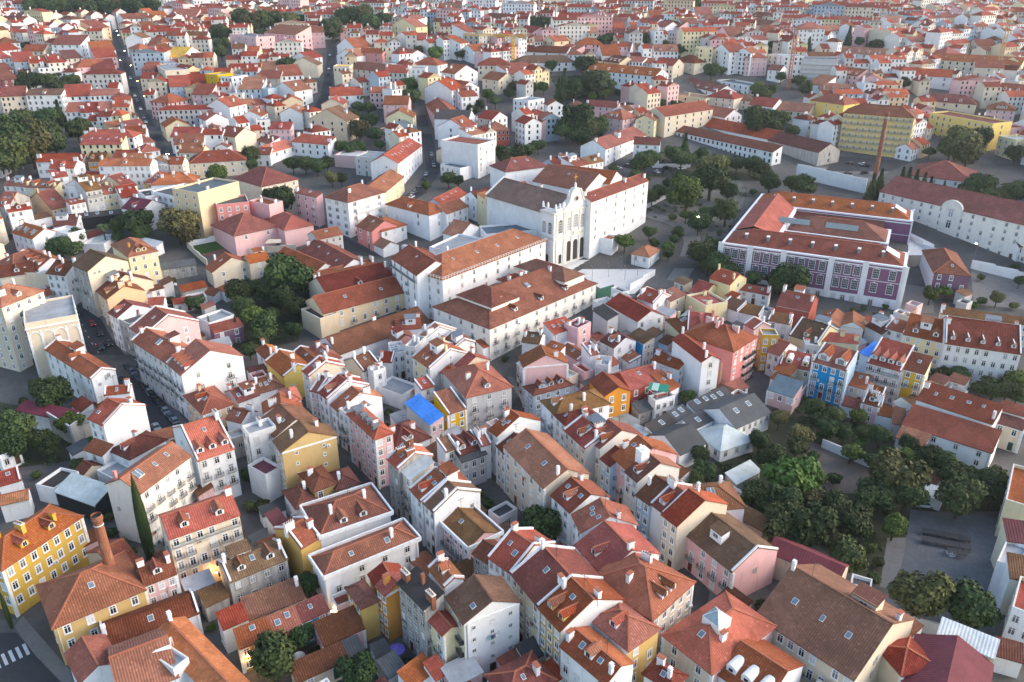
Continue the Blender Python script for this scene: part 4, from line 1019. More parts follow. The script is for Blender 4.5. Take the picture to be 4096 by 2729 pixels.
STREETS="""street|the left car street|9.0|asphalt|-155.0 262.2;-145.3 249.6;-136.5 237.4;-127.8 226.7;-115.8 213.1;-105.3 199.7;-93.6 184.2
street|far left street|5.2|asphalt|-341.9 734.9;-302.2 651.1;-276.2 597.9;-258.0 562.1;-232.4 512.8;-212.2 478.5;-189.2 434.9;-172.7 404.7;-165.1 392.9
street|mid street|6.0|asphalt|-144.7 682.4;-132.8 617.3;-124.6 562.1;-120.8 535.1;-121.3 509.3
street|second mid street|6.5|asphalt|-55.7 502.3;-50.3 471.5;-44.1 430.9;-40.1 404.7;-40.7 392.9;-44.4 371.3;-48.1 362.7
street|central lane|6.0|setts|-60.9 202.3;-54.0 191.1;-43.1 172.0;-35.9 161.9;-30.1 154.8;-21.0 141.7;-17.5 135.5
street|right lane|6.0|setts|-5.1 217.4;-0.6 201.0;6.9 190.0;18.1 169.0;23.1 155.7;28.1 149.0;30.3 140.9;33.8 132.4;36.3 122.7;34.5 117.9
street|villa street|7.0|asphalt|-80.1 321.8;-72.0 317.7;-64.4 309.9;-54.9 299.5;-38.2 274.0;-31.8 249.6
street|school street|7.0|pave|59.8 343.8;69.9 335.6;76.1 325.9;74.2 313.8;68.0 294.5;61.4 281.2"""
AREAS="""paved_road|asphalt|-99.5 111.8;-92.6 112.0;-85.8 106.3;-78.4 100.5;-73.1 95.3;-91.4 95.3
pavement|pave|-93.8 113.4;-93.7 116.2;-78.3 103.3;-73.1 97.5;-76.0 98.9;-85.8 106.3
plaza|stone|25.1 289.6;31.6 296.5;39.1 302.3;46.9 295.5;55.8 292.6;48.6 277.6;44.9 271.4;36.8 269.7;31.2 277.6
courtyard|pave|145.9 279.4;155.2 275.8;147.6 256.6;134.3 256.6
courtyard|stone|168.1 325.9;173.7 313.8;163.3 294.5;155.2 295.5
courtyard|pave|180.0 296.5;199.1 282.1;185.4 258.2;164.5 263.0
car_park|pave|145.9 410.1;196.5 406.5;173.7 385.0;143.7 401.2
car_park|asphalt|173.4 427.5;209.8 417.5;191.2 401.6;158.5 401.6
car_park|asphalt|49.9 415.6;96.4 415.6;81.0 392.9;68.5 396.2
garden_ground|soil|71.9 194.8;86.5 203.6;97.5 190.0;100.6 179.8;101.1 174.6;113.3 165.7;122.2 162.4;111.9 148.7;91.1 148.7;77.0 123.9;70.0 128.4;63.2 141.7;42.0 160.1;52.1 169.5
bare_earth|earth|73.1 182.0;80.8 176.6;88.7 168.1;86.8 160.1;81.9 155.7;74.9 155.7;74.9 168.6
sports_court|court|91.5 149.5;109.9 146.3;92.2 115.6;82.8 115.1;77.4 123.9
path|pave|81.8 139.4;86.3 139.4;76.6 123.3;73.8 124.2
courtyard|court|68.3 115.3;79.2 111.5;88.5 109.1;92.6 116.2;83.1 115.6;74.4 122.1
park_ground|gravel|59.4 341.3;66.0 365.6;81.0 392.9;112.6 389.7;110.4 368.4;89.0 319.8;79.1 315.7;70.1 336.7
lawn|lawn|-130.7 311.8;-122.5 316.7;-117.1 310.8;-125.7 304.7
patio|patio|-125.6 304.4;-116.8 310.6;-111.9 302.3;-119.6 295.5
garden_ground|soil|-150.6 201.0;-141.0 197.8;-123.1 187.6;-111.9 179.8;-108.2 170.5;-129.0 164.7
park_ground|soil|-321.2 502.3;-274.5 502.3;-245.5 471.5;-256.0 458.0;-247.6 415.6;-262.4 397.8
garden_ground|soil|-109.1 296.5;-94.9 299.5;-72.3 275.8;-74.4 262.2;-70.2 237.4;-88.6 228.5
park_ground|soil|26.3 577.0;67.7 577.0;70.5 535.1;31.2 525.6
park_ground|soil|79.6 434.9;135.9 425.0;127.8 386.5;67.5 392.9"""
PTS="""chim_ochre -75.8 118.3 0.0 22.2
chim_hospital 180.9 394.5 19.5 31.3
chim_far -233.4 493.7 30.0 8.0
crane1 182.3 547.1 41.2 37.6
crane2 327.3 563.7 44.0 38.4
crane3 0.8 592.5 48.9 22.3
crane3b -2.6 592.5 48.9 22.3
plamp0 42.2 290.6
plamp1 36.7 285.1
plamp2 42.6 282.6
plamp3 47.9 286.6
plamp4 53.7 292.6
plamp5 47.8 294.5
plamp6 30.2 282.6
slamp0 -307.2 666.4
slamp1 -279.7 611.6
slamp2 -272.9 587.3
slamp3 -260.2 574.5
slamp4 -241.8 539.0
slamp5 -227.5 512.8
slamp6 -318.0 687.9
slamp7 -332.1 704.9
slampb0 -262.9 687.9
slampb1 -263.6 693.5
slampb2 -253.2 685.1
slampb3 -280.9 722.6
flood0 77.6 319.8
flood1 182.8 299.5
umbrella -20.6 105.9
dish -37.3 103.4
sunshade -47.0 207.7
awning -95.1 305.2
sail -57.5 97.7
green_patch -51.9 96.4
zebra -90.4 106.1
van -42.2 308.3
bench0 94.4 139.2
bench1 93.0 136.5
bench2 93.8 133.6
tub 93.0 134.0
wl0 -92.7 125.9
wl1 -74.3 110.4
wl2 -58.9 124.4
wl3 -33.7 113.8
wl4 -45.9 103.2
awning2 40.2 192.5"""
WALLS="""garden_wall|white|3.0|70.6 115.1;79.0 111.0
garden_wall|white|2.5|80.3 175.9;85.4 170.3;88.9 166.6
garden_wall|cream|2.6|-105.5 305.1;-87.6 308.9
garden_wall|white|2.5|-132.9 311.8;-117.5 319.8
garden_wall|cream|3|-132.6 311.3;-118.9 294.5
garden_wall|stained|6|-123.4 183.7;-113.8 176.6;-112.7 181.5
retaining_wall|white|7|140.9 392.9;166.3 369.9
retaining_wall|white|4|178.1 292.6;196.5 277.6
garden_wall|white|2.5|165.5 319.8;170.7 304.2
garden_wall|white|2|60.8 351.0;73.1 365.6
plaza_wall|white|3.0|43.2 273.2;54.5 286.8
garden_wall|white|2|-123.7 261.4;-112.9 268.0
garden_wall|white|3|109.0 143.9;96.6 123.9
garden_wall|pink|3|77.3 192.3;85.7 204.9
mesh_fence|green|4|30.5 266.3;37.0 271.4
garden_wall|white|2|71.9 407.4;91.5 408.3"""
SPEC="""8.4 322.0 7.5 -0.758 39.4 38.5 22.8 g 6.0 n W 0 0 0 keep,church -||
124.8 308.8 3.9 -0.457 63.2 80.8 16.4 f 0.0 r V 0 0 0 keep,school -||"""

TER=[(-500,0),(220,0),(260,4),(300,8),(340,14),(400,20),(480,27),(540,40),(640,57),(760,66),(900,73),(1200,82),(6000,130)]
CAMH=112.0; PITCH=24.9; FOC=3186/4096
def terr(x,y):
    for (a,za),(b,zb) in zip(TER,TER[1:]):
        if y<=b: return za+(zb-za)*(y-a)/(b-a)
    return TER[-1][1]
def shown_at(x,y,z):      # where a world point falls in the photograph (for the wording of labels only)
    c,s=math.cos(R(PITCH)),math.sin(R(PITCH)); dz=z-CAMH; f=max(y*c-dz*s,1); return (FOC*x/f,-FOC*(y*s+dz*c)/f)

# ------------------------------------------------------------------ materials
MATS={}
def nodes(name):
    m=bpy.data.materials.new(name); m.use_nodes=True; nt=m.node_tree; nt.nodes.clear()
    out=nt.nodes.new('ShaderNodeOutputMaterial'); p=nt.nodes.new('ShaderNodeBsdfPrincipled'); nt.links.new(p.outputs[0],out.inputs[0])
    return m,nt,p
def N(nt,t,**k):
    n=nt.nodes.new(t)
    for a,b in k.items():
        if a.startswith('i_'): n.inputs[a[2:].replace('_',' ')].default_value=b
        else: setattr(n,a,b)
    return n
def noise(nt,vec,scale,detail=4,rough=.6):
    n=N(nt,'ShaderNodeTexNoise'); n.inputs['Scale'].default_value=scale; n.inputs['Detail'].default_value=detail; n.inputs['Roughness'].default_value=rough
    nt.links.new(vec,n.inputs['Vector']); return n.outputs['Fac']
def ramp(nt,fac,a,b):
    n=N(nt,'ShaderNodeMapRange'); n.clamp=True; n.inputs[1].default_value=a; n.inputs[2].default_value=b; nt.links.new(fac,n.inputs[0]); return n.outputs[0]
def mix(nt,fac,a,b,mode='MIX'):
    n=N(nt,'ShaderNodeMix',data_type='RGBA',blend_type=mode)
    for s,v in ((0,fac),(6,a),(7,b)):
        if isinstance(v,(int,float)): n.inputs[s].default_value=v
        elif isinstance(v,tuple): n.inputs[s].default_value=(*v,1)
        else: nt.links.new(v,n.inputs[s])
    return n.outputs[2]
def math_(nt,op,a,b=None):
    n=N(nt,'ShaderNodeMath',operation=op)
    for i,v in enumerate((a,b)):
        if v is None: continue
        if isinstance(v,(int,float)): n.inputs[i].default_value=v
        else: nt.links.new(v,n.inputs[i])
    return n.outputs[0]
def coords(nt,which='Object',scale=(1,1,1)):
    tc=N(nt,'ShaderNodeTexCoord'); mp=N(nt,'ShaderNodeMapping'); mp.inputs['Scale'].default_value=scale
    oi=N(nt,'ShaderNodeObjectInfo')
    nt.links.new(tc.outputs[which],mp.inputs[0])
    cm=N(nt,'ShaderNodeVectorMath',operation='ADD'); sc=N(nt,'ShaderNodeVectorMath',operation='SCALE'); sc.inputs[0].default_value=(37,91,53)
    nt.links.new(oi.outputs['Random'],sc.inputs['Scale']); nt.links.new(mp.outputs[0],cm.inputs[0]); nt.links.new(sc.outputs[0],cm.inputs[1])
    return cm.outputs[0],oi.outputs['Random']
def bump(nt,p,h,strength,dist=.1):
    b=N(nt,'ShaderNodeBump'); b.inputs['Strength'].default_value=strength; b.inputs['Distance'].default_value=dist; nt.links.new(h,b.inputs['Height']); nt.links.new(b.outputs[0],p.inputs['Normal'])
def flat(name,col,rough=.7,metal=0,emit=0,ec=None,var=0):
    if name in MATS: return MATS[name]
    m,nt,p=nodes(name); p.inputs['Base Color'].default_value=(*col,1); p.inputs['Roughness'].default_value=rough; p.inputs['Metallic'].default_value=metal
    v,r=coords(nt); n=noise(nt,v,1.7)
    nt.links.new(mix(nt,ramp(nt,n,.35,.7),tuple(c*.82 for c in col),tuple(min(1,c*1.08) for c in col)),p.inputs['Base Color'])
    if emit: p.inputs['Emission Color'].default_value=(*(ec or col),1); p.inputs['Emission Strength'].default_value=emit
    MATS[name]=m; return m
WC=dict(W=(.80,.79,.80),w=(.78,.74,.68),C=(.70,.60,.47),K=(.72,.56,.38),L=(.74,.64,.40),Y=(.62,.38,.035),J=(.80,.58,.19),O=(.66,.27,.025),T=(.60,.40,.15),M=(.74,.54,.13),A=(.76,.50,.31),P=(.74,.47,.47),Q=(.68,.28,.26),R=(.36,.10,.08),B=(.025,.27,.56),b=(.45,.60,.74),E=(.40,.48,.57),G=(.56,.54,.53),S=(.48,.45,.42),V=(.22,.11,.18),D=(.02,.022,.025))
def wall(code):
    k='wall_'+code
    if k in MATS: return MATS[k]
    col=WC[code]; m,nt,p=nodes('plaster_'+code); p.inputs['Roughness'].default_value=.85; p.inputs['Specular IOR Level'].default_value=.25
    v,r=coords(nt); vs,_=coords(nt,scale=(1,1,.16))
    big=noise(nt,v,.35,5); st=noise(nt,vs,1.1,6,.7); fine=noise(nt,v,6,3)
    a=mix(nt,ramp(nt,big,.3,.7),tuple(c*.93 for c in col),tuple(min(.86,c*1.04) for c in col))
    lo,hi=(.42,.62) if code=='S' else (.54,.78)
    grime=tuple(c*.45+.03 for c in col)
    a=mix(nt,math_(nt,'MULTIPLY',ramp(nt,st,lo,hi),.8 if code=='S' else .5),a,grime)
    pa=noise(nt,v,.9,6,.75); a=mix(nt,math_(nt,'MULTIPLY',ramp(nt,pa,.62,.70),.8 if code=='S' else .28),a,tuple(c*.62+.06 for c in col))
    vv=N(nt,'ShaderNodeHueSaturation'); nt.links.new(a,vv.inputs['Color']); 
    nt.links.new(math_(nt,'ADD',math_(nt,'MULTIPLY',r,.14),.90),vv.inputs['Value']); nt.links.new(math_(nt,'ADD',math_(nt,'MULTIPLY',r,.25),.88),vv.inputs['Saturation'])
    nt.links.new(vv.outputs[0],p.inputs['Base Color']); bump(nt,p,fine,.15,.03)
    MATS[k]=m; return m
RC=dict(r=(.30,.070,.032),o=(.44,.130,.060),d=(.19,.052,.028),b=(.175,.078,.036),m=(.165,.032,.045),g=(.085,.089,.095),k=(.055,.048,.046),z=(.40,.43,.42),w=(.72,.71,.68),t=(.30,.31,.33),u=(.012,.16,.72),n=(.27,.155,.105),E=(.10,.14,.17),q=(.75,.42,.04))
def roof(code):
    k='roof_'+code
    if k in MATS: return MATS[k]
    col=RC[code]; m,nt,p=nodes('roofing_'+code); p.inputs['Roughness'].default_value=.85 if code not in 'zuE' else .5; p.inputs['Specular IOR Level'].default_value=.25
    v,r=coords(nt); big=noise(nt,v,.22,5,.65); mid=noise(nt,v,1.3,5,.7)
    tiled=code in 'rodbn'
    a=mix(nt,ramp(nt,big,.3,.72),tuple(c*.72 for c in col),tuple(min(.85,c*1.18) for c in col))
    a=mix(nt,math_(nt,'MULTIPLY',ramp(nt,mid,.5,.78),.55),a,tuple(c*.5 for c in col))
    if tiled:
        uv=N(nt,'ShaderNodeTexCoord'); sx=N(nt,'ShaderNodeSeparateXYZ'); nt.links.new(uv.outputs['UV'],sx.inputs[0])
        cu=math_(nt,'SINE',math_(nt,'MULTIPLY',sx.outputs[0],2*math.pi/.42)); cv=math_(nt,'FRACT',math_(nt,'MULTIPLY',sx.outputs[1],1/.38))
        wn=N(nt,'ShaderNodeTexWhiteNoise',noise_dimensions='3D')
        fl=N(nt,'ShaderNodeVectorMath',operation='SNAP'); fl.inputs[1].default_value=(.42,.38,1); nt.links.new(uv.outputs['UV'],fl.inputs[0]); nt.links.new(fl.outputs[0],wn.inputs['Vector'])
        a=mix(nt,math_(nt,'MULTIPLY',ramp(nt,wn.outputs['Value'],.55,1),.45),a,tuple(c*.55 for c in col))
        a=mix(nt,math_(nt,'MULTIPLY',ramp(nt,wn.outputs['Value'],.12,0),.5),a,tuple(min(.8,c*1.5+.03) for c in col))
        a=mix(nt,math_(nt,'MULTIPLY',ramp(nt,cu,-.2,-1),.45),a,tuple(c*.35 for c in col))
        a=mix(nt,math_(nt,'MULTIPLY',ramp(nt,cv,.8,1),.3),a,tuple(c*.4 for c in col))
        vo=N(nt,'ShaderNodeTexVoronoi',feature='F1'); vo.inputs['Scale'].default_value=.33; nt.links.new(v,vo.inputs['Vector']); sv=N(nt,'ShaderNodeSeparateColor'); nt.links.new(vo.outputs['Color'],sv.inputs[0])
        a=mix(nt,math_(nt,'MULTIPLY',ramp(nt,sv.outputs[0],.74,.80),.22),a,tuple(min(.8,c*1.45+.02) for c in col)); a=mix(nt,math_(nt,'MULTIPLY',ramp(nt,sv.outputs[1],.76,.82),.25),a,tuple(c*.55 for c in col))
        lich=noise(nt,v,.6,6,.75)
        lc={'b':(.17,.11,.03),'d':(.10,.05,.04)}.get(code,(.21,.095,.05))
        a=mix(nt,math_(nt,'MULTIPLY',ramp(nt,lich,.56,.74),.5),a,lc)
        bump(nt,p,math_(nt,'ADD',cu,cv),.5,.06)
    elif code in 'mgwE':
        uv=N(nt,'ShaderNodeTexCoord'); sx=N(nt,'ShaderNodeSeparateXYZ'); nt.links.new(uv.outputs['UV'],sx.inputs[0])
        cu=math_(nt,'SINE',math_(nt,'MULTIPLY',sx.outputs[0],2*math.pi/.55)); a=mix(nt,math_(nt,'MULTIPLY',ramp(nt,cu,.2,-1),.35),a,tuple(c*.5 for c in col)); bump(nt,p,cu,.5,.05)
    elif code=='u':
        bump(nt,p,noise(nt,v,.9,6),.9,.5)
    else: bump(nt,p,mid,.3,.05)
    vv=N(nt,'ShaderNodeHueSaturation'); nt.links.new(a,vv.inputs['Color']); nt.links.new(math_(nt,'ADD',math_(nt,'MULTIPLY',r,.60),.72),vv.inputs['Value'])
    nt.links.new(math_(nt,'ADD',math_(nt,'MULTIPLY',math_(nt,'FRACT',math_(nt,'MULTIPLY',r,7.3)),.030),.487),vv.inputs['Hue'])
    nt.links.new(math_(nt,'ADD',math_(nt,'MULTIPLY',math_(nt,'FRACT',math_(nt,'MULTIPLY',r,13.7)),.25),.82),vv.inputs['Saturation'])
    nt.links.new(vv.outputs[0],p.inputs['Base Color']); MATS[k]=m; return m
def glass():
    if 'glass' in MATS: return MATS['glass']
    m,nt,p=nodes('window_glass'); v,r=coords(nt)
    a=mix(nt,ramp(nt,math_(nt,'FRACT',math_(nt,'MULTIPLY',r,5.1)),.5,.95),(.018,.022,.03),(.33,.34,.36))
    nt.links.new(a,p.inputs['Base Color']); p.inputs['Roughness'].default_value=.12; MATS['glass']=m; return m
GL=glass()
FR=flat('white_paint',(.80,.80,.80),.6); ST=flat('pale_stone',(.66,.63,.58),.85); IRON=flat('black_iron',(.025,.025,.028),.5); CAP=flat('ridge_tile',(.40,.125,.065),.85)
ZINC=flat('zinc_sheet',(.17,.19,.21),.45); SKY=flat('skylight_glass',(.16,.21,.25),.15); SKYP=flat('pale_roof_glass',(.33,.40,.42),.2); WHITEW=wall('W'); DOORS=[flat('door_green',(.02,.07,.05),.5),flat('door_brown',(.09,.04,.02),.6),flat('door_red',(.15,.02,.02),.5),flat('door_grey',(.2,.21,.22),.6)]
BRICK=None
def brick():
    if 'brick' in MATS: return MATS['brick']
    m,nt,p=nodes('chimney_brick'); v,r=coords(nt); b=N(nt,'ShaderNodeTexBrick'); b.inputs['Scale'].default_value=1.6; b.inputs['Color1'].default_value=(.30,.095,.045,1); b.inputs['Color2'].default_value=(.22,.065,.032,1); b.inputs['Mortar'].default_value=(.30,.2,.14,1)
    nt.links.new(v,b.inputs['Vector']); n=noise(nt,v,.5,5)
    nt.links.new(mix(nt,math_(nt,'MULTIPLY',ramp(nt,n,.45,.75),.6),b.outputs[0],(.12,.06,.035)),p.inputs['Base Color']); p.inputs['Roughness'].default_value=.9; MATS['brick']=m; return m
def leafmat(k,a,b):
    m,nt,p=nodes('leaf_'+k); v,r=coords(nt); n=noise(nt,v,2.2,3); g=N(nt,'ShaderNodeNewGeometry')
    c=mix(nt,ramp(nt,n,.3,.7),a,b); c=mix(nt,math_(nt,'MULTIPLY',g.outputs['Random Per Island'],.55),c,tuple(x*1.7 for x in b))
    vv=N(nt,'ShaderNodeHueSaturation'); nt.links.new(c,vv.inputs['Color']); nt.links.new(math_(nt,'ADD',math_(nt,'MULTIPLY',r,.8),.65),vv.inputs['Value'])
    nt.links.new(math_(nt,'ADD',math_(nt,'MULTIPLY',math_(nt,'FRACT',math_(nt,'MULTIPLY',r,9.1)),.06),.465),vv.inputs['Hue'])
    nt.links.new(vv.outputs[0],p.inputs['Base Color']); p.inputs['Roughness'].default_value=.75; p.inputs['Specular IOR Level'].default_value=.2
    return m
LEAF={'b':leafmat('dark',(.022,.037,.013),(.046,.068,.022)),'g':leafmat('bright',(.032,.064,.013),(.068,.105,.022)),'o':leafmat('olive',(.050,.056,.020),(.10,.095,.034))}
BARK=flat('bark',(.075,.055,.042),.95)
def groundmat(name,a,b,c,s=.25):
    m,nt,p=nodes(name); tc=N(nt,'ShaderNodeTexCoord'); v=tc.outputs['Object']
    x=mix(nt,ramp(nt,noise(nt,v,s*.2,6,.65),.35,.68),a,b); x=mix(nt,math_(nt,'MULTIPLY',ramp(nt,noise(nt,v,s*2,6,.7),.5,.75),.7),x,c); f=noise(nt,v,s*14,4)
    x=mix(nt,math_(nt,'MULTIPLY',ramp(nt,f,.4,.8),.5),x,tuple(q*.55 for q in a)); nt.links.new(x,p.inputs['Base Color']); p.inputs['Roughness'].default_value=.92; p.inputs['Specular IOR Level'].default_value=.2
    bump(nt,p,f,.4,.15); return m
GM=dict(ground=groundmat('town_ground',(.085,.08,.078),(.15,.138,.128),(.055,.052,.047)),asphalt=groundmat('asphalt',(.045,.047,.052),(.06,.06,.066),(.035,.036,.04),1),setts=groundmat('setts',(.075,.073,.072),(.11,.105,.10),(.05,.05,.05),1),pave=groundmat('paving',(.165,.155,.15),(.225,.21,.20),(.12,.11,.105),.6),stone=groundmat('pale_stone_paving',(.58,.57,.56),(.68,.665,.65),(.50,.49,.48),.5),
 soil=groundmat('garden_soil',(.040,.048,.026),(.065,.06,.036),(.085,.07,.05),.5),earth=groundmat('dry_earth',(.16,.125,.105),(.21,.165,.14),(.13,.085,.07),.7),court=groundmat('worn_asphalt',(.105,.108,.115),(.15,.152,.16),(.22,.222,.23),.35),gravel=groundmat('park_gravel',(.13,.125,.11),(.20,.19,.175),(.06,.07,.035),.5),lawn=groundmat('lawn_grass',(.05,.10,.022),(.065,.12,.03),(.04,.08,.02),.8),patio=groundmat('terracotta_patio',(.22,.10,.075),(.26,.12,.09),(.17,.08,.06),.6))

# ------------------------------------------------------------------ mesh helper
class MB:
    def __init__(s): s.v=[]; s.f=[]; s.m=[]; s.uv=[]; s.mats=[]
    def mi(s,m):
        if m not in s.mats: s.mats.append(m)
        return s.mats.index(m)
    def face(s,pts,m):
        b=len(s.v); pts=[Vector(p) for p in pts]; s.v+=pts; s.f.append(tuple(range(b,b+len(pts)))); s.m.append(s.mi(m))
        n=(pts[1]-pts[0]).cross(pts[2]-pts[0])
        if n.length<1e-9: n=Vector((0,0,1))
        n.normalize(); u=Vector((0,0,1)).cross(n)
        if u.length<.05: u=Vector((1,0,0))
        u.normalize(); w=n.cross(u); s.uv+= [(p.dot(u),p.dot(w)) for p in pts]
    def box(s,x0,y0,z0,x1,y1,z1,m,top=None):
        P=[(x0,y0,z0),(x1,y0,z0),(x1,y1,z0),(x0,y1,z0),(x0,y0,z1),(x1,y0,z1),(x1,y1,z1),(x0,y1,z1)]
        for q in ((0,3,2,1),(0,1,5,4),(1,2,6,5),(2,3,7,6),(3,0,4,7)): s.face([P[i] for i in q],m)
        s.face([P[i] for i in (4,5,6,7)],top or m)
    def slab(s,pts,t,m,side=None):      # a sloping plate: top polygon and thickness t downwards
        s.face(pts,m); lo=[(p[0],p[1],p[2]-t) for p in pts]; s.face(lo[::-1],side or m)
        for i in range(len(pts)):
            j=(i+1)%len(pts); s.face([lo[i],lo[j],pts[j],pts[i]],side or m)
    def beam(s,a,b,w,h,m):              # a bar from a to b
        a,b=Vector(a),Vector(b); d=b-a
        if d.length<1e-6: return
        d.normalize(); u=d.cross(Vector((0,0,1)))
        if u.length<.01: u=Vector((1,0,0))
        u.normalize(); n=u.cross(d); u=u*w/2; n=n*h/2
        A=[a-u-n,a+u-n,a+u+n,a-u+n]; B=[p+(b-a) for p in A]
        s.face(A,m); s.face(B[::-1],m)
        for i in range(4): s.face([A[(i+1)%4],A[i],B[i],B[(i+1)%4]],m)
    def cyl(s,x,y,z0,z1,r0,r1,m,n=10,cap=True):
        P=[(math.cos(2*math.pi*i/n),math.sin(2*math.pi*i/n)) for i in range(n)]
        for i in range(n):
            a,b=P[i],P[(i+1)%n]; s.face([(x+a[0]*r0,y+a[1]*r0,z0),(x+b[0]*r0,y+b[1]*r0,z0),(x+b[0]*r1,y+b[1]*r1,z1),(x+a[0]*r1,y+a[1]*r1,z1)],m)
        if cap and r1>0: s.face([(x+a*r1,y+b*r1,z1) for a,b in P],m)
    def mesh(s,name):
        me=bpy.data.meshes.new(name); me.from_pydata([tuple(v) for v in s.v],[],s.f)
        for m in s.mats: me.materials.append(m)
        me.polygons.foreach_set('material_index',s.m)
        l=me.uv_layers.new(name='UVMap'); l.data.foreach_set('uv',[c for q in s.uv for c in q]); me.update(); return me
    def build(s,name,parent=None,loc=(0,0,0),rz=0):
        return link(name,s.mesh(name),parent,loc,rz)
def link(name,me,parent=None,loc=(0,0,0),rz=0,sc=None):
    o=bpy.data.objects.new(name,me); C.objects.link(o)
    if parent is not None: o.parent=parent
    o.location=loc
    if rz: o.rotation_euler=(0,0,rz)
    if sc: o.scale=sc
    return o
def thing(name,label,cat,loc,rz=0,group=None):
    o=bpy.data.objects.new(name,None); C.objects.link(o); o.empty_display_size=.5; o.location=loc; o.rotation_euler=(0,0,rz); tag(o,label,cat,group); return o
def tag(o,label,cat,group=None):
    if label: o['label']=label
    o['category']=cat
    if group: o['group']=group
    return o
def structure(o,k='structure'): o['kind']=k; return o

# ------------------------------------------------------------------ landmarks and the wording of labels
LM=[]; PENDING=[]
ORD=['nearest','second','third','fourth','fifth','sixth','seventh','eighth','ninth','tenth','eleventh','twelfth']+['%dth'%i for i in range(13,60)]
def pending(o,base,pos): PENDING.append((o,base,pos))
def settle_labels():
    sets={}
    for o,base,pos in PENDING:
        u,v=shown_at(*pos); best=None
        for nm,p in LM:
            a,b=shown_at(*p); dx,dy=u-a,v-b; dd=math.hypot(dx,dy)
            if best is None or dd<best[0]: best=(dd,nm,dx,dy)
        dd,nm,dx,dy=best
        if abs(dx)>abs(dy): dr='right of' if dx>0 else 'left of'
        else: dr='in front of' if dy>0 else 'behind'
        sets.setdefault((base,dr,nm),[]).append((dd,o))
    for (base,dr,nm),L in sets.items():
        L.sort(key=lambda t:t[0])
        for i,(d,o) in enumerate(L):
            o['label']=('%s %s the %s'%(base,dr,nm)) if len(L)==1 else '%s %s %s the %s'%(ORD[i],base,dr,nm)

# ------------------------------------------------------------------ shared small meshes
def window_mesh(kind,frame):
    fm=MB(); pm=MB(); t=.13
    for a in ((-.5-t,-.06,-.5,-.5,.02,.5),(.5,-.06,-.5,.5+t,.02,.5),(-.5-t,-.07,.5,.5+t,.02,.5+t*.8),(-.5-t-.04,-.14,-.5-t*.7,.5+t+.04,.02,-.5)): fm.box(*a,frame)
    for a in ((-.5,-.045,-.5,-.42,.0,.5),(.42,-.045,-.5,.5,.0,.5),(-.045,-.045,-.5,.045,.0,.5),(-.42,-.045,.2,-.045,.0,.25),(.045,-.045,.2,.42,.0,.25),(-.42,-.045,.44,.42,.0,.5),(-.42,-.045,-.5,.42,.0,-.44)): fm.box(*a,FR)
    pm.box(-.5,-.02,-.5,.5,.01,.5,GL if kind!='shut' else SHUT)
    allm=MB(); 
    for q in (fm,pm):
        b=len(allm.v); allm.v+=q.v; allm.f+=[tuple(i+b for i in f) for f in q.f]; allm.m+=[allm.mi(q.mats[k]) for k in q.m]; allm.uv+=q.uv
    return fm.mesh('window_frame'),pm.mesh('window_pane'),allm.mesh('window')
SHUT=flat('closed_shutter',(.62,.62,.63),.7)
WIN={(k,f):window_mesh(k,m) for k in ('open','shut') for f,m in (('s',ST),('w',FR),('d',flat('dark_surround',(.30,.27,.25),.8)))}
mb=MB(); mb.box(-.6,-.16,-.06,.6,-.02,1.12,ST); mb.box(-.5,-.2,0,.5,-.155,1.02,DOORS[0]); mb.box(-.02,-.22,0,.02,-.195,1,IRON); DOORM=[]
for dm in DOORS:
    mb=MB(); mb.box(-.62,-.05,0,-.5,.02,1.05,ST); mb.box(.5,-.05,0,.62,.02,1.05,ST); mb.box(-.62,-.06,1.05,.62,.02,1.12,ST); mb.box(-.5,-.02,0,.5,.01,1.05,dm); mb.box(-.02,-.04,0,.02,.0,1.05,IRON); DOORM.append(mb.mesh('door'))
def balcony_mesh(L,solid=None):
    mb=MB(); mb.box(-L/2,-.75,-.14,L/2,0.02,0,ST)
    if solid: mb.box(-L/2,-.75,0,L/2,-.66,.95,solid); mb.box(-L/2,-.66,0,-L/2+.09,.02,.95,solid); mb.box(L/2-.09,-.66,0,L/2,.02,.95,solid)
    else:
        mb.box(-L/2,-.74,.92,L/2,-.69,.98,IRON); mb.box(-L/2,-.74,.06,L/2,-.70,.10,IRON); n=max(4,int(L/.16))
        for i in range(n+1):
            x=-L/2+.02+(L-.04)*i/n; mb.box(x-.016,-.73,.0,x+.016,-.70,.92,IRON)
        for sx in (-L/2,L/2-.04):
            mb.box(sx,-.69,.92,sx+.04,.02,.98,IRON)
            for j in range(4): mb.box(sx+.01,-.60+j*.17,0,sx+.03,-.58+j*.17,.92,IRON)
    return mb.mesh('balcony')
BAL={}
def balcony(L,solid=None):
    k=(round(L,1),solid)
    if k not in BAL: BAL[k]=balcony_mesh(max(1.2,round(L,1)),solid)
    return BAL[k]
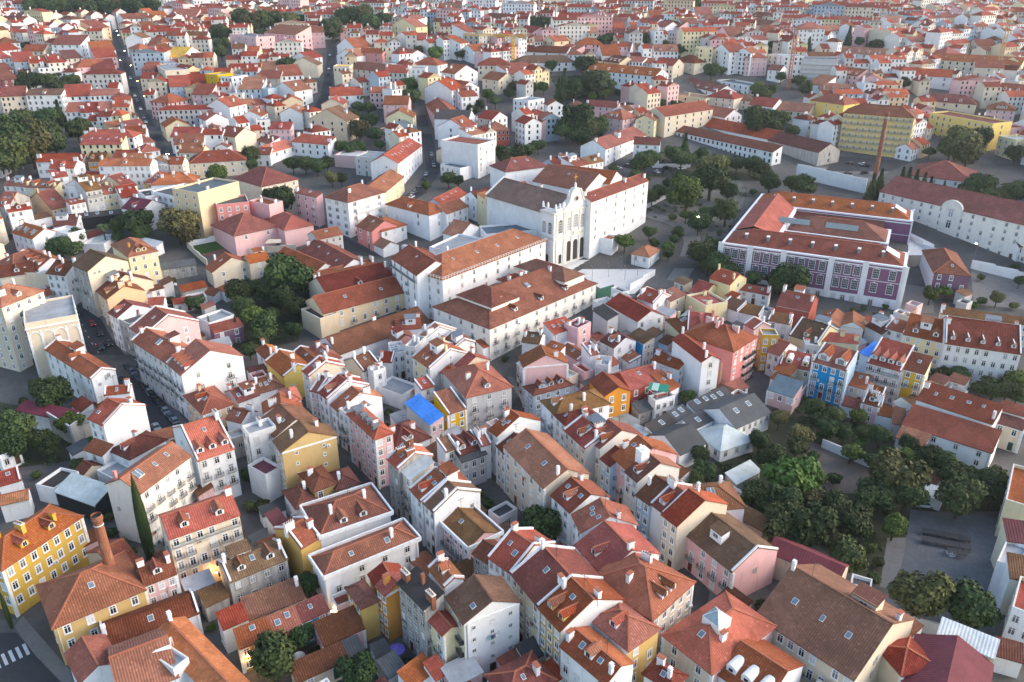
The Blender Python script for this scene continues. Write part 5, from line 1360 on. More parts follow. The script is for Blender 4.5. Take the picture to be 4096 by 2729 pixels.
def dormer_mesh(kind,rm,wm,dep,slope):
    # local: front face at y=0 looking to -y, base at z=0, running back to y=dep
    mb=MB(); w=.8; h=1.25
    if kind=='flat':
        w=.62; h=1.35
        mb.box(-w,0,-.4,w,dep,h,ZINC); mb.box(-w*.7,-.04,.2,w*.7,.02,h-.18,FR); mb.box(-w*.55,-.07,.3,-.04,.0,h-.28,GL); mb.box(.04,-.07,.3,w*.55,.0,h-.28,GL); mb.slab([(-w-.08,-.12,h+.1),(w+.08,-.12,h+.1),(w+.08,dep,h+.1),(-w-.08,dep,h+.1)],.1,ZINC)
    elif kind=='barrel':
        w=.9; h=.9; n=7
        mb.box(-w,0,-.4,w,dep,h,wm); mb.box(-w*.55,-.05,.15,w*.55,.02,h+.35,FR); mb.box(-w*.42,-.08,.25,w*.42,.0,h+.2,GL)
        pr=[(w*1.05*math.cos(math.pi*i/n),h+w*.75*math.sin(math.pi*i/n)) for i in range(n+1)]
        for (x0,z0),(x1,z1) in zip(pr,pr[1:]): mb.face([(x0,-.1,z0),(x1,-.1,z1),(x1,dep,z1),(x0,dep,z0)],FR)
        mb.face([(x,-.1,z) for x,z in pr][::-1],wm)
    else:
        if kind=='big': w=1.5; h=1.7
        if kind=='white': w=.6; h=1.1
        mb.box(-w,0,-.5,w,dep,h,wm); rh=w*.6
        mb.face([(-w,0,h),(w,0,h),(0,0,h+rh)],wm)
        for sx in (-1,1):
            a=(sx*(w+.22),-.28,h-.12); b=(0,-.28,h+rh+.06); c=(0,dep+.6,h+rh+.06); d=(sx*(w+.22),dep,h-.12)
            mb.slab([a,d,c,b] if sx<0 else [a,b,c,d],.12,rm)
        mb.beam((0,-.3,h+rh+.08),(0,dep+.5,h+rh+.08),.26,.14,CAP if kind!='white' else FR)
        k=.62; mb.box(-w*k,-.05,.1,w*k,.02,h-.05,FR)
        npan=4 if kind=='big' else 2
        for i in range(npan):
            x0=-w*k+.08+(2*w*k-.16)*i/npan; x1=-w*k+.08+(2*w*k-.16)*(i+1)/npan; mb.box(x0+.03,-.08,.18,x1-.03,.0,h-.14,GL)
    return mb.mesh('dormer')
DORM={}
mb=MB(); mb.box(-.5,-.6,-.02,.5,.6,.12,FR); mb.box(-.42,-.52,.1,.42,.52,.14,SKY); SKYL=mb.mesh('skylight')
mb=MB(); mb.box(-.5,-.9,-.02,.5,.9,.45,FR); mb.box(-.46,-.86,.44,.46,.86,.5,SKY); mb.box(-.03,-.86,.49,.03,.86,.53,FR); SKYBOX=mb.mesh('skylight')
mb=MB(); mb.beam((0,0,0),(0,0,3.2),.05,.05,IRON); mb.beam((-.8,0,2.9),(.8,0,2.9),.04,.04,IRON)
for i in range(6): mb.beam((-.7+.26*i,-.3,2.9),(-.7+.26*i,.3,2.9),.03,.03,IRON)
mb.beam((-.4,.0,2.3),(.4,0,2.3),.04,.04,IRON); ANT=mb.mesh('antenna')
CHM={}
CLOTH=[flat('cloth_%d'%i,c,.9) for i,c in enumerate([(.75,.75,.78),(.08,.12,.32),(.45,.07,.07),(.55,.5,.3),(.05,.05,.06),(.2,.42,.5)])]
LAUND=[]
for s_ in range(3):
    q_=random.Random(s_+3); mb=MB(); mb.beam((-1.1,-.45,0),(1.1,-.45,0),.02,.02,IRON); mb.beam((-1.1,-.45,0),(-1.1,0,0),.03,.03,IRON); mb.beam((1.1,-.45,0),(1.1,0,0),.03,.03,IRON); u_=-1.0
    while u_<.8: w_=q_.uniform(.25,.55); mb.box(u_,-.47,-q_.uniform(.45,.95),u_+w_,-.44,0,q_.choice(CLOTH)); u_+=w_+.06
    LAUND.append(mb.mesh('laundry'))
mb=MB(); mb.box(-.42,-.38,-.35,.42,-.02,.3,FR); mb.box(-.3,-.4,-.25,.15,-.37,.2,ZINC); ACU=mb.mesh('air_conditioner')
def chimney_mesh(m,kind):
    k=(m.name,kind)
    if k in CHM: return CHM[k]
    mb=MB()
    if kind==0: mb.box(-.35,-.6,-1.6,.35,.6,1.25,m); mb.box(-.43,-.68,1.25,.43,.68,1.4,m); mb.box(-.3,-.5,1.4,-.1,.5,1.62,m); mb.box(.1,-.5,1.4,.3,.5,1.62,m); mb.slab([(-.45,-.7,1.74),(.45,-.7,1.74),(.45,.7,1.74),(-.45,.7,1.74)],.1,CAP)
    elif kind==1: mb.box(-.3,-.3,-1.6,.3,.3,1.5,m); mb.box(-.38,-.38,1.5,.38,.38,1.62,m); mb.box(-.22,-.22,1.62,.22,.22,1.95,m); mb.box(-.34,-.34,1.95,.34,.34,2.03,m)
    elif kind==2: mb.box(-.4,-1.0,-1.6,.4,1.0,1.5,m); mb.box(-.48,-1.08,1.5,.48,1.08,1.62,ST); [mb.cyl(0,-.7+.47*i,1.62,2.0,.14,.11,BRICKM,7) for i in range(4)]
    elif kind==3: mb.box(-1.1,-1.1,-2,1.1,1.1,2.6,m); mb.box(-1.2,-1.2,2.6,1.2,1.2,2.75,m); mb.box(-1.1,-.2,2.75,-.7,.2,3.4,m); mb.box(.2,-.2,2.75,.6,.2,3.5,m)
    CHM[k]=mb.mesh('chimney'); return CHM[k]
BRICKM=brick()

# ------------------------------------------------------------------ a house
def zroof(k,x,y,w,d,h,rh):
    if k=='g': return h+rh*(1-abs(y)/(d/2))
    if k=='x': return h+rh*(1-abs(x)/(w/2))
    if k=='s': return h+rh*(y+d/2)/d
    if k=='h':
        m=min(w,d)/2; return h+rh*min(1,(w/2-abs(x))/m,(d/2-abs(y))/m)
    return h
CNAME=dict(W='white',w='pale',C='beige',K='peach-cream',L='pale-yellow',Y='yellow',J='pale-yellow',O='orange',T='ochre',M='yellow',A='apricot',P='pink',Q='salmon',R='brick-red',B='blue',b='pale blue',E='blue-grey',G='grey',S='stained grey',V='purple',D='black')
RNAME=dict(r='red-roofed',o='orange-roofed',d='dark-red-roofed',b='brown-roofed',m='maroon-roofed',g='grey-roofed',k='slate-roofed',z='zinc-roofed',w='pale-roofed',t='flat-topped',u='tarp-covered',n='grey-brown-roofed',E='metal-roofed',q='yellow-roofed')
NUMW=['','one-storey','two-storey','three-storey','four-storey','five-storey','six-storey','seven-storey']
COUNT=[0]
OCC=[]
def house(line,idx):
    q=line.split('|'); f=q[0].split(); lab=q[1] if len(q)>1 else ''; lm=q[2] if len(q)>2 else ''
    cx,cy,z,rz,w,d,h=map(float,f[:7]); rk=f[7]; rh=float(f[8]); rc,wc=f[9],f[10]; nf,nw,ns=map(int,f[11:14]); ex=f[14].split(','); nm=f[15]
    rng=random.Random(idx*7919+13)
    D=math.hypot(cx,cy); near=D<262; mid=D<440
    if nm=='-': name,cat=('townhouse','townhouse') if cy<262 else ('house','house')
    else: name,cat=nm.split(':')
    def num(c,auto):
        for e in ex:
            if e[0]==c and e[1:].isdigit(): return int(e[1:])
        return auto
    plain='0' in ex
    root=thing(name,lab,cat,(cx,cy,z),rz)
    OCC.append((cx,cy,math.hypot(w,d)/2*(.82 if cy<265 else .66)))
    if cy>300 and idx<2000:
        for k in (7,): OCC.append((cx*(1-k/cy),cy-k,max(w*.3,2)))
    if lm: LM.append((lm,(cx,cy,z+h)))
    if not lab:
        kind={'shed':'shed','outbuilding':'outbuilding','warehouse':'warehouse','apartment_building':'apartment house'}.get(name,'house')
        pending(root,'%s %s%s %s'%(CNAME[wc[0]],(NUMW[min(nf,7)]+' ') if nf>0 and kind in('house','apartment house') else '',RNAME[rc],kind),(cx,cy,z+h))
    if name in('shed','townhouse','house','warehouse'): root['group']={'shed':'sheds and lean-tos in the yards','townhouse':'town houses of the near quarter','house':'houses of the far quarter','warehouse':'warehouses'}[name]
    wm=wall(wc[0]); wside=wall(wc[1]) if len(wc)>1 else wm; rm=roof(rc); X,Y=w/2,d/2; b=-4.5
    # walls
    mb=MB(); par=.75 if rk=='f' else 0; t=.28
    zf=h+par
    back=h+rh if rk=='s' else zf
    mb.face([(-X,-Y,b),(X,-Y,b),(X,-Y,zf),(-X,-Y,zf)],wm); mb.face([(X,Y,b),(-X,Y,b),(-X,Y,back),(X,Y,back)],wm)
    for sx in (1,-1):
        if rk=='g': P=[(X,-Y,b),(X,Y,b),(X,Y,h),(X,0,h+rh),(X,-Y,h)]
        elif rk=='s': P=[(X,-Y,b),(X,Y,b),(X,Y,back),(X,-Y,h)]
        else: P=[(X,-Y,b),(X,Y,b),(X,Y,zf),(X,-Y,zf)]
        P=[(p[0]*sx,p[1],p[2]) for p in P]; mb.face(P if sx>0 else P[::-1],wside)
    if rk=='x':
        mb.face([(-X,-Y,h),(X,-Y,h),(0,-Y,h+rh)],wm); mb.face([(X,Y,h),(-X,Y,h),(0,Y,h+rh)],wm)
    if rk=='f':
        mb.face([(-X,-Y,zf),(X,-Y,zf),(X-t,-Y+t,zf),(-X+t,-Y+t,zf)],ST); mb.face([(X,-Y,zf),(X,Y,zf),(X-t,Y-t,zf),(X-t,-Y+t,zf)],ST); mb.face([(X,Y,zf),(-X,Y,zf),(-X+t,Y-t,zf),(X-t,Y-t,zf)],ST); mb.face([(-X,Y,zf),(-X,-Y,zf),(-X+t,-Y+t,zf),(-X+t,Y-t,zf)],ST)
        x,y=X-t,Y-t
        for A,B in (((-x,-y),(x,-y)),((x,-y),(x,y)),((x,y),(-x,y)),((-x,y),(-x,-y))): mb.face([(B[0],B[1],h-.1),(A[0],A[1],h-.1),(A[0],A[1],zf),(B[0],B[1],zf)],wm)
    if cy>262+180 or not mid:      # far facades: window openings belong to the wall surface
        fh=min(3.2,(h-.3)/max(nf,1))
        def openings(n,L,place):
            for i in range(nf):
                for j in range(n):
                    if rng.random()<.06: continue
                    u=-L/2+L*(j+.5)/n; ww=min(.55,L/n*.28); z0=h-fh*(i+1)+.7; z1=min(z0+1.7,z0+fh*.6); place(u,ww,z0,z1)
        if nf and nw: openings(nw,w,lambda u,a,z0,z1:(mb.box(u-a-.12,-Y-.05,z0-.1,u+a+.12,-Y+.02,z1+.12,FR if wc[0] not in 'WwG' else ST),mb.box(u-a,-Y-.07,z0,u+a,-Y+.02,z1,GL)))
        nsf=ns or rng.choice([0,1,2,3])
        if nf and nsf:
            for sx in (1,-1): openings(nsf,d,lambda u,a,z0,z1:mb.box(min(sx*X,sx*(X+.06)),u-a,z0,max(sx*X,sx*(X+.06)),u+a,z1,GL))
        wins=False
        nb=num('b',0)
        if nb or 'cs' in ex:
            for i in range(1,(nb or nf)+1):
                if 'cs' in ex: mb.box(-X-.5,-Y-.9,h-h/nf*i-.2,X+.5,Y,h-h/nf*i+.1,ST)
            late_b=nb
        else: late_b=0
    else: wins=True
    wo=mb.build('wall',root)
    if not wins and late_b:
        for i in range(1,late_b+1):
            if i<=nf: link('balcony',balcony(w*.97),root,(0,-Y,h-fh*i+.55))
    # roof
    mb=MB(); th=.2; o=.38; oe=.06 if 'p' in ex else .16
    tiled=rc in 'rodbn'
    def cap(a,bb,wd=.34):
        if tiled and D<520: mb.beam((a[0],a[1],a[2]+.03),(bb[0],bb[1],bb[2]+.03),wd,.17,CAP if rc in'ro' else rm)
    if rk=='g':
        dz=rh*o/Y
        mb.slab([(-X-oe,-Y-o,h-dz+.1),(X+oe,-Y-o,h-dz+.1),(X+oe,0,h+rh+.1),(-X-oe,0,h+rh+.1)],th,rm); mb.slab([(X+oe,Y+o,h-dz+.1),(-X-oe,Y+o,h-dz+.1),(-X-oe,0,h+rh+.1),(X+oe,0,h+rh+.1)],th,roof('o') if (rc in 'rd' and rng.random()<.25 and near) else rm)
        cap((-X-oe,0,h+rh+.1),(X+oe,0,h+rh+.1))
    elif rk=='x':
        dz=rh*o/X
        mb.slab([(-X-o,Y+oe,h-dz+.1),(-X-o,-Y-oe,h-dz+.1),(0,-Y-oe,h+rh+.1),(0,Y+oe,h+rh+.1)],th,rm); mb.slab([(X+o,-Y-oe,h-dz+.1),(X+o,Y+oe,h-dz+.1),(0,Y+oe,h+rh+.1),(0,-Y-oe,h+rh+.1)],th,rm)
        cap((0,-Y-oe,h+rh+.1),(0,Y+oe,h+rh+.1))
    elif rk=='s':
        dz=rh*o/d; mb.slab([(-X-oe,-Y-o,h-dz+.1),(X+oe,-Y-o,h-dz+.1),(X+oe,Y+.15,h+rh+.1),(-X-oe,Y+.15,h+rh+.1)],th,rm)
    elif rk=='h':
        m=min(X,Y); sl=rh/m; e=h-sl*o+.1; a,bb=X+o,Y+o; top=h+rh+.1
        if X>=Y: R0,R1=(-(X-Y),0,top),(X-Y,0,top)
        else: R0,R1=(0,-(Y-X),top),(0,Y-X,top)
        c=[(-a,-bb,e),(a,-bb,e),(a,bb,e),(-a,bb,e)]
        if X>=Y: F=[[c[0],c[1],R1,R0],[c[1],c[2],R1],[c[2],c[3],R0,R1],[c[3],c[0],R0]]
        else: F=[[c[0],c[1],R0],[c[1],c[2],R1,R0],[c[2],c[3],R1],[c[3],c[0],R0,R1]]
        if abs(X-Y)<.3: F=[[c[0],c[1],R0],[c[1],c[2],R0],[c[2],c[3],R0],[c[3],c[0],R0]]; R1=R0
        for P in F: mb.face(P,rm)
        lo=[(p[0],p[1],p[2]-th) for p in c]
        for i in range(4): mb.face([lo[i],lo[(i+1)%4],c[(i+1)%4],c[i]],rm)
        mb.face(lo[::-1],rm)
        cap(R0,R1)
        if X>=Y: 
            for p,r_ in ((c[0],R0),(c[1],R1),(c[2],R1),(c[3],R0)): cap(p,r_,.28)
        else:
            for p,r_ in ((c[0],R0),(c[1],R0),(c[2],R1),(c[3],R1)): cap(p,r_,.28)
    else: mb.slab([(-X+t,-Y+t,h),(X-t,-Y+t,h),(X-t,Y-t,h),(-X+t,Y-t,h)],.15,rm)
    ro=mb.build('roof',root)
    Z=lambda x,y: zroof(rk,x,y,w,d,h,rh)+.1
    slope=math.atan2(rh,Y if rk in 'g' else (d if rk=='s' else min(X,Y))) if rk in 'gsh' else 0
    # copings on the party walls
    if ('p' in ex or (not plain and near and rk in 'gs' and rng.random()<.45)) and rk in 'gsx':
        mb=MB(); cw=.34; hh=.42
        if rk=='g': L=[((sx*(X-cw/2),-Y-.2,h-.12),(sx*(X-cw/2),0,h+rh)) for sx in(-1,1)]+[((sx*(X-cw/2),Y+.2,h-.12),(sx*(X-cw/2),0,h+rh)) for sx in(-1,1)]
        elif rk=='s': L=[((sx*(X-cw/2),-Y-.2,h-.1),(sx*(X-cw/2),Y,h+rh)) for sx in(-1,1)]
        else: L=[((sx*X,-Y+cw/2,h-.1),(0,-Y+cw/2,h+rh)) for sx in(-1,1)]
        for sx in (-1,1):
            mb=MB()
            for a,bb in L:
                if (a[0]*sx>0) or (rk=='x' and sx>0): mb.beam((a[0],a[1],a[2]+.28),(bb[0],bb[1],bb[2]+.28),cw,hh,WHITEW)
            if mb.f: mb.build('coping',root)
    if 'p2' in ex or 'rail' in ex:
        mb=MB(); y0=Y+.42; x0=X+.42
        for A,B in (((-x0,-y0),(x0,-y0)),((x0,-y0),(x0,y0)),((-x0,-y0),(-x0,y0)),((-x0,y0),(x0,y0))):
            if 'rail' in ex:
                n=int(max(abs(A[0]-B[0]),abs(A[1]-B[1]))/1.4)
                for zz in (.45,.95): mb.beam((*A,h+zz),(*B,h+zz),.07,.07,FR)
                for i in range(n+1): u=i/n; mb.beam((A[0]+(B[0]-A[0])*u,A[1]+(B[1]-A[1])*u,h-.25),(A[0]+(B[0]-A[0])*u,A[1]+(B[1]-A[1])*u,h+.95),.07,.07,FR)
            else: mb.beam((*A,h+.1),(*B,h+.1),.35,.9,FR)
        mb.build('railing' if 'rail' in ex else 'parapet',root)
    # cornice
    if mid and name not in('shed','warehouse','canopy_building') and (rng.random()<.65 or wc[0] in 'YPLB') and rk!='f':
        mb=MB(); ch=.42; cm=FR if wc[0] not in 'Ww' or rng.random()<.4 else ST
        mb.box(-X-.02,-Y-.14,h-ch-.12,X+.02,-Y+.01,h-.12,cm)
        if rk in 'h':
            for sx in(-1,1): mb.box(min(sx*X,sx*(X+.14)),-Y,h-ch-.12,max(sx*X,sx*(X+.14)),Y,h-.12,cm)
        if wc[0] in 'YPLBCRA' and near:
            for sx in (-1,1): mb.box(sx*X-.3,-Y-.10,-4,sx*X+.3,-Y+.3,h-ch-.13,cm)
        mb.build('cornice',root)
    # things on the roof
    def put(name_,me,x,y,dz=0,r=0,tilt=0,sc=None):
        ob=link(name_,me,ro,(x,y,Z(x,y)+dz),0,sc); ob.rotation_euler=(tilt,0,r); return ob
    nd=num('d',1 if (not plain and mid and nf>=3 and rk in 'gh' and w>5 and rng.random()<.38) else 0)
    if nd and rk in 'gsh':
        kind='flat' if 'dg' in ex else 'white' if 'dw' in ex else 'big' if 'db' in ex else 'barrel' if (lab and 'vaulted' in lab or 'rounded' in lab) else 'tile'
        run=(Y if rk=='g' else d if rk=='s' else min(X,Y)); sl=rh/max(run,.5)
        if rh>.9:
            fy=min(.42,max(.15,1.0/run)) ; y=-Y+run*fy; hh={'flat':1.35,'big':2.2,'white':1.4,'barrel':1.5}.get(kind,1.7); dep=min(hh/max(sl,.25),run*(1-fy)+.3)
            key=(kind,rc,wc[0],round(dep,1))
            dwm=WHITEW if wc[0] in 'WwGSCb' or rng.random()<.6 or 'db' in ex else wm
            if key not in DORM: DORM[key]=dormer_mesh(kind,rm,dwm,round(dep,1),sl)
            span=w if rk!='h' else max(w-1.2*min(X,Y),w*.3)
            for i in range(nd): put('dormer',DORM[key],-span/2+span*(i+.5)/nd,y)
    nk=num('k',rng.choice([0,0,1,1,2,3]) if (not plain and mid and nf>=2) else 0)
    if nk and rk in 'gshx' and w>3 and d>3:
        for i in range(nk):
            if rk=='x': x=-X*rng.uniform(.35,.65); y=rng.uniform(-Y*.6,Y*.6); put('skylight',SKYL,x,y,.02,0,0,(.9,.9,1)).rotation_euler=(0,-math.atan2(rh,X),0); continue
            run=Y if rk=='g' else d if rk=='s' else min(X,Y)
            span=w*.8 if rk!='h' else max(w-1.3*min(X,Y),1.2)
            x=-span/2+span*(i+.5)/nk+rng.uniform(-.3,.3); y=-Y+run*rng.uniform(.45,.72)
            if rc in 'gk' or name in('warehouse',): put('skylight',SKYL,x,y,.0,0,slope,(1.3,1.3,1))
            elif i==0 and rng.random()<.22 and w>6 and near: put('skylight',SKYBOX,x,-Y+run*.7,-.05,0,slope,(1.6,1.1,1))
            else: put('skylight',SKYL,x,y,.0,0,slope,(rng.choice([.7,.9,1.0]),rng.choice([.8,1.0]),1))
    elif nk and rk=='f':
        for i in range(nk): put('skylight',SKYL,-X+w*(i+.5)/nk,rng.uniform(-Y*.4,Y*.4),.0)
    nc=num('c',rng.choice([0,1,1,2,2,3]) if (not plain and D<560 and nf>=2) else 0)
    cmat=wm if wc[0] in 'QYLOA' else (brick() if (wc[0]=='S' and rng.random()<.5) else WHITEW)
    if lab and 'pink brick chimney' in lab: cmat=wall('Q')
    if lab and 'orange chimney' in lab: cmat=wall('O')
    if lab and 'pink chimneys' in lab: cmat=wall('P')
    for i in range(nc):
        kd=3 if 'cb' in ex else rng.choice([0,0,0,1,1,2])
        sx=rng.choice([-1,1]) if i==0 else (-sx if i==1 else rng.uniform(-.6,.6)); x=sx*(X-.5); y=rng.uniform(-Y*.55,Y*.45)
        if rk in 'hx': x*=.55; 
        if rk=='f': y=rng.uniform(-Y*.6,Y*.6); x*=.8
        put('chimney',chimney_mesh(cmat,kd),x,y,0,rng.choice([0,math.pi/2]) if kd!=3 else 0)
    if not plain and mid and nf>=2 and rk in 'gs' and w>5 and d>6.5 and rng.random()<.42:
        bw=rng.uniform(1.3,2.2); bd=rng.uniform(1.0,1.5); x=rng.uniform(-X*.5,X*.5); y=rng.choice([-1,1])*Y*rng.uniform(.25,.45) if rk=='g' else rng.uniform(0,Y*.5); hh=rng.uniform(1.4,2.1); am=MB()
        am.box(-bw,-bd,-1.8,bw,bd,hh,WHITEW if rng.random()<.7 else wm); am.slab([(-bw-.2,-bd-.25,hh-.05),(bw+.2,-bd-.25,hh-.05),(bw+.2,bd+.2,hh+.55),(-bw-.2,bd+.2,hh+.55)],.14,rm if rng.random()<.7 else ZINC)
        am.face([(-bw,bd,hh-.2),(bw,bd,hh-.2),(bw,bd,hh+.45),(-bw,bd,hh+.45)][::-1],WHITEW); am.box(-.7,-bd-.05,.2,.7,-bd+.02,1.2,FR); am.box(-.6,-bd-.08,.3,-.04,-bd,1.1,GL); am.box(.04,-bd-.08,.3,.6,-bd,1.1,GL); put('attic_room',am.mesh('attic_room'),x,y)
    if D<215 and not plain and rng.random()<.8: put('antenna',ANT,rng.uniform(-X*.6,X*.6),0 if rk in 'gh' else Y*.5,-.1,rng.uniform(0,3))
    if 'sp' in ex:
        mb=MB(); mb.box(-4.4,-1.3,.02,4.4,1.3,.12,flat('solar_cell',(.02,.03,.07),.2)); [mb.box(-4.4+.88*i-.03,-1.3,.12,-4.4+.88*i+.03,1.3,.14,ZINC) for i in range(11)]
        for j in range(2): put('solar_panel',mb.mesh('solar_panel'),0,-Y+min(X,Y)*(.35+.33*j),.05,0,slope)
    if 'arc' in ex:
        mb=MB(); n=4
        for i in range(n+1): x=-X+.3+(w-.6)*i/n; mb.box(x-.28,-Y-.16,2,x+.28,-Y+.01,h-2.2,FR)
        for i in range(n):
            c_=-X+.3+(w-.6)*(i+.5)/n; r_=(w-.6)/n/2-.28
            for k in range(8): a0,a1=math.pi*k/8,math.pi*(k+1)/8; mb.beam((c_+r_*math.cos(a0),-Y-.08,h-2.4-r_+r_*math.sin(a0)),(c_+r_*math.cos(a1),-Y-.08,h-2.4-r_+r_*math.sin(a1)),.16,.3,FR)
        mb.box(-X-.2,-Y-.3,h-1.3,X+.2,-Y+.01,h-.9,FR); mb.build('blind_arcade',root)
    if 'att' in ex:
        for ax,aw,ay,ad in ((-.27,.24,.0,.62),(.33,.20,.05,.9),(.05,.16,.12,.4)):
            am=MB(); x0,x1=w*ax-w*aw/2,w*ax+w*aw/2; y0,y1=d*ay-d*ad/2,d*ay+d*ad/2; zt=h+rh*.62; am.box(x0,y0,h-.5,x1,y1,zt,wm); a_,b_=(x1-x0)/2+.4,(y1-y0)/2+.4; mm=min(a_,b_); cx_,cy_=(x0+x1)/2,(y0+y1)/2; r_=mm*.5
            e=[(cx_-a_,cy_-b_,zt),(cx_+a_,cy_-b_,zt),(cx_+a_,cy_+b_,zt),(cx_-a_,cy_+b_,zt)]
            if a_>=b_: p,q_=(cx_-(a_-mm),cy_,zt+r_),(cx_+(a_-mm),cy_,zt+r_); FF=[[e[0],e[1],q_,p],[e[1],e[2],q_],[e[2],e[3],p,q_],[e[3],e[0],p]]
            else: p,q_=(cx_,cy_-(b_-mm),zt+r_),(cx_,cy_+(b_-mm),zt+r_); FF=[[e[0],e[1],p],[e[1],e[2],q_,p],[e[2],e[3],q_],[e[3],e[0],p,q_]]
            for P in FF: am.face(P,rm)
            am.face(e[::-1],rm); am.beam(p,q_,.34,.2,CAP); am.build('attic_block',root)
    if 'ped' in ex:
        mb=MB(); n=14; P=[(4.2*math.cos(math.pi*i/n),h-.3+3.4*math.sin(math.pi*i/n)) for i in range(n+1)]
        mb.face([(a,-Y-.5,b_) for a,b_ in P][::-1]+[],wm); mb.box(-4.2,-Y-.5,-4,4.2,-Y+.02,h-.3,wm)
        for p0,p1 in zip(P,P[1:]): mb.beam((p0[0],-Y-.1,p0[1]),(p1[0],-Y-.1,p1[1]),1.2,.5,ST)
        mb.build('pediment',root)
        for zc in (h-2.2,h-6.8): link('window',WIN[('open','s')][2],root,(0,-Y-.5,zc),0,(2.0,1,3.6))
    if 'pyr' in ex:
        mb=MB(); s_=1.7
        for k in range(4): 
            a0,a1=math.pi/4+k*math.pi/2,math.pi/4+(k+1)*math.pi/2; mb.face([(s_*1.4*math.cos(a0),s_*1.4*math.sin(a0),.5),(s_*1.4*math.cos(a1),s_*1.4*math.sin(a1),.5),(0,0,2.0)],SKYP); mb.beam((s_*1.4*math.cos(a0),s_*1.4*math.sin(a0),.5),(0,0,2.02),.1,.1,FR)
        mb.box(-s_,-s_,-1.5,s_,s_,.5,FR); put('skylight',mb.mesh('skylight'),0,-Y*.15,.3)
    if near and nf>=2 and nw and name not in('shed','warehouse') and rng.random()<.7:
        mb=MB(); px_=rng.choice([-1,1])*(X-.45); mb.cyl(px_,-Y-.09,-3,h-.2,.06,.06,rng.choice([ZINC,FR,ST]),6,False); mb.build('downpipe',root)
    # windows, doors, balconies
    if wins and nf>0:
        tocam=Vector((-cx,-cy)); ca,sa=math.cos(rz),math.sin(rz)
        sides=[]
        if nw: sides.append(('f',nw,w,(0,-Y),0,(sa,-ca)))
        if ns: sides+= [('r',ns,d,(X,0),math.pi/2,(ca,sa)),('l',ns,d,(-X,0),-math.pi/2,(-ca,-sa))]
        if not ns and rk in 'gsx' and d>6 and name not in('warehouse','shed','outbuilding','gymnasium') and 'ng' not in ex:
            for sx in (1,-1):
                if (ca*sx)*tocam.x+(sa*sx)*tocam.y<0: continue
                for _ in range(rng.choice([0,1,2,3,4])):
                    link('window',WIN[('open','d')][2],root,(sx*X,rng.uniform(-Y*.7,Y*.7),h-rng.choice([.2,1.6,2.8,5.6])-rng.uniform(.3,1)),sx*math.pi/2,(rng.uniform(.4,.8),1,rng.uniform(.6,1.2)))
        fh=min(3.4,(h-.2)/nf); wv={'W':'s','w':'s','G':'s','S':'d','K':'w','J':'w'}.get(wc[0],'w')
        for sd,n,L,(ox,oy),ang,(nx,ny) in sides:
            if nx*tocam.x+ny*tocam.y<0: continue
            cap_n=max(1,min(n,int(L/1.15)+1)); sp=L/cap_n; ww=min(1.05,sp*.5); wh0=min(1.75,fh*.56)
            ribbon='bs' in ex
            base=h-nf*fh
            for i in range(nf):
                ground=i==nf-1 and base<.8
                for j in range(cap_n):
                    u=-L/2+sp*(j+.5)
                    ux,uy=math.cos(ang),math.sin(ang)
                    px,py=ox+ux*u,oy+uy*u
                    if ground and sd=='f' and j%3==1 and name not in('warehouse',):
                        link('door',rng.choice(DOORM),root,(px,py,max(0,base)),ang,(min(1.15,sp*.6),1,2.3)); continue
                    if rng.random()<.05: continue
                    french=('b' in ex and i in (1,2) and not ground)
                    wh=wh0*1.22 if french else wh0; zc=h-fh*i-(.62 if i==0 else .5)-wh0*.5-.12
                    if french: zc-=.15
                    a=ww*(1.75 if ribbon else 1)
                    if 'sw' in ex and sd=='f': a*=.6; wh*=.5; zc+=rng.uniform(-.3,.3)
                    fm,pm,am=WIN[('shut' if rng.random()<.16 else 'open',wv)]
                    if near:
                        wo_=link('window',fm,root,(px,py,zc),ang,(a,1,wh)); link('pane',pm,wo_)
                    else: link('window',am,root,(px,py,zc),ang,(a,1,wh))
                    if near and sd=='f' and name!='shed':
                        if D<215 and rng.random()<.045: link('laundry',LAUND[rng.randrange(3)],root,(px,py,zc-wh/2-.1),ang)
                        elif rng.random()<.05: link('air_conditioner',ACU,root,(px+ux*(ww/2+.5),py+uy*(ww/2+.5),zc-wh/2),ang)
                    if french and (j%2==0 or near): link('balcony',balcony(ww+.7),root,(px,py,zc-wh/2),ang)
                if sd!='f' and 'sb' in ex and i>0 and i<nf: link('balcony',balcony(L*.45,IRON),root,(ox+ux*L*.22,oy+uy*L*.22,h-fh*(i+1)+.35),ang)
                if sd=='f':
                    nb=num('b',0)
                    if (nb and i<=nb and i>0) or ('bt' in ex and i==0):
                        lb=L*(.96 if 'bt' in ex or name in('hospital_building',) else .62); link('balcony',balcony(lb,wm if (wc[0] in 'W' and nb) else None),root,(0 if lb>L*.9 else ox,oy,h-fh*(i+1)+.35),ang)
    return root

# ------------------------------------------------------------------ ground, roads, open areas
def drape(name,pts,mat,off,step=7,closed=True):
    bm=bmesh.new(); vs=[bm.verts.new((x,y,0)) for x,y in pts]; bm.faces.new(vs); bmesh.ops.triangulate(bm,faces=bm.faces[:])
    for _ in range(7):
        es=[e for e in bm.edges if e.calc_length()>step]
        if not es: break
        bmesh.ops.subdivide_edges(bm,edges=es,cuts=1); bmesh.ops.triangulate(bm,faces=[f for f in bm.faces if len(f.verts)>3])
    for v in bm.verts: v.co.z=terr(v.co.x,v.co.y)+off
    bmesh.ops.recalc_face_normals(bm,faces=bm.faces[:])
    if sum(f.normal.z for f in bm.faces)<0: bmesh.ops.reverse_faces(bm,faces=bm.faces[:])
    me=bpy.data.meshes.new(name); bm.to_mesh(me); bm.free(); me.materials.append(mat); return structure(link(name,me))
def pts(s): return [tuple(map(float,p.split())) for p in s.split(';')]
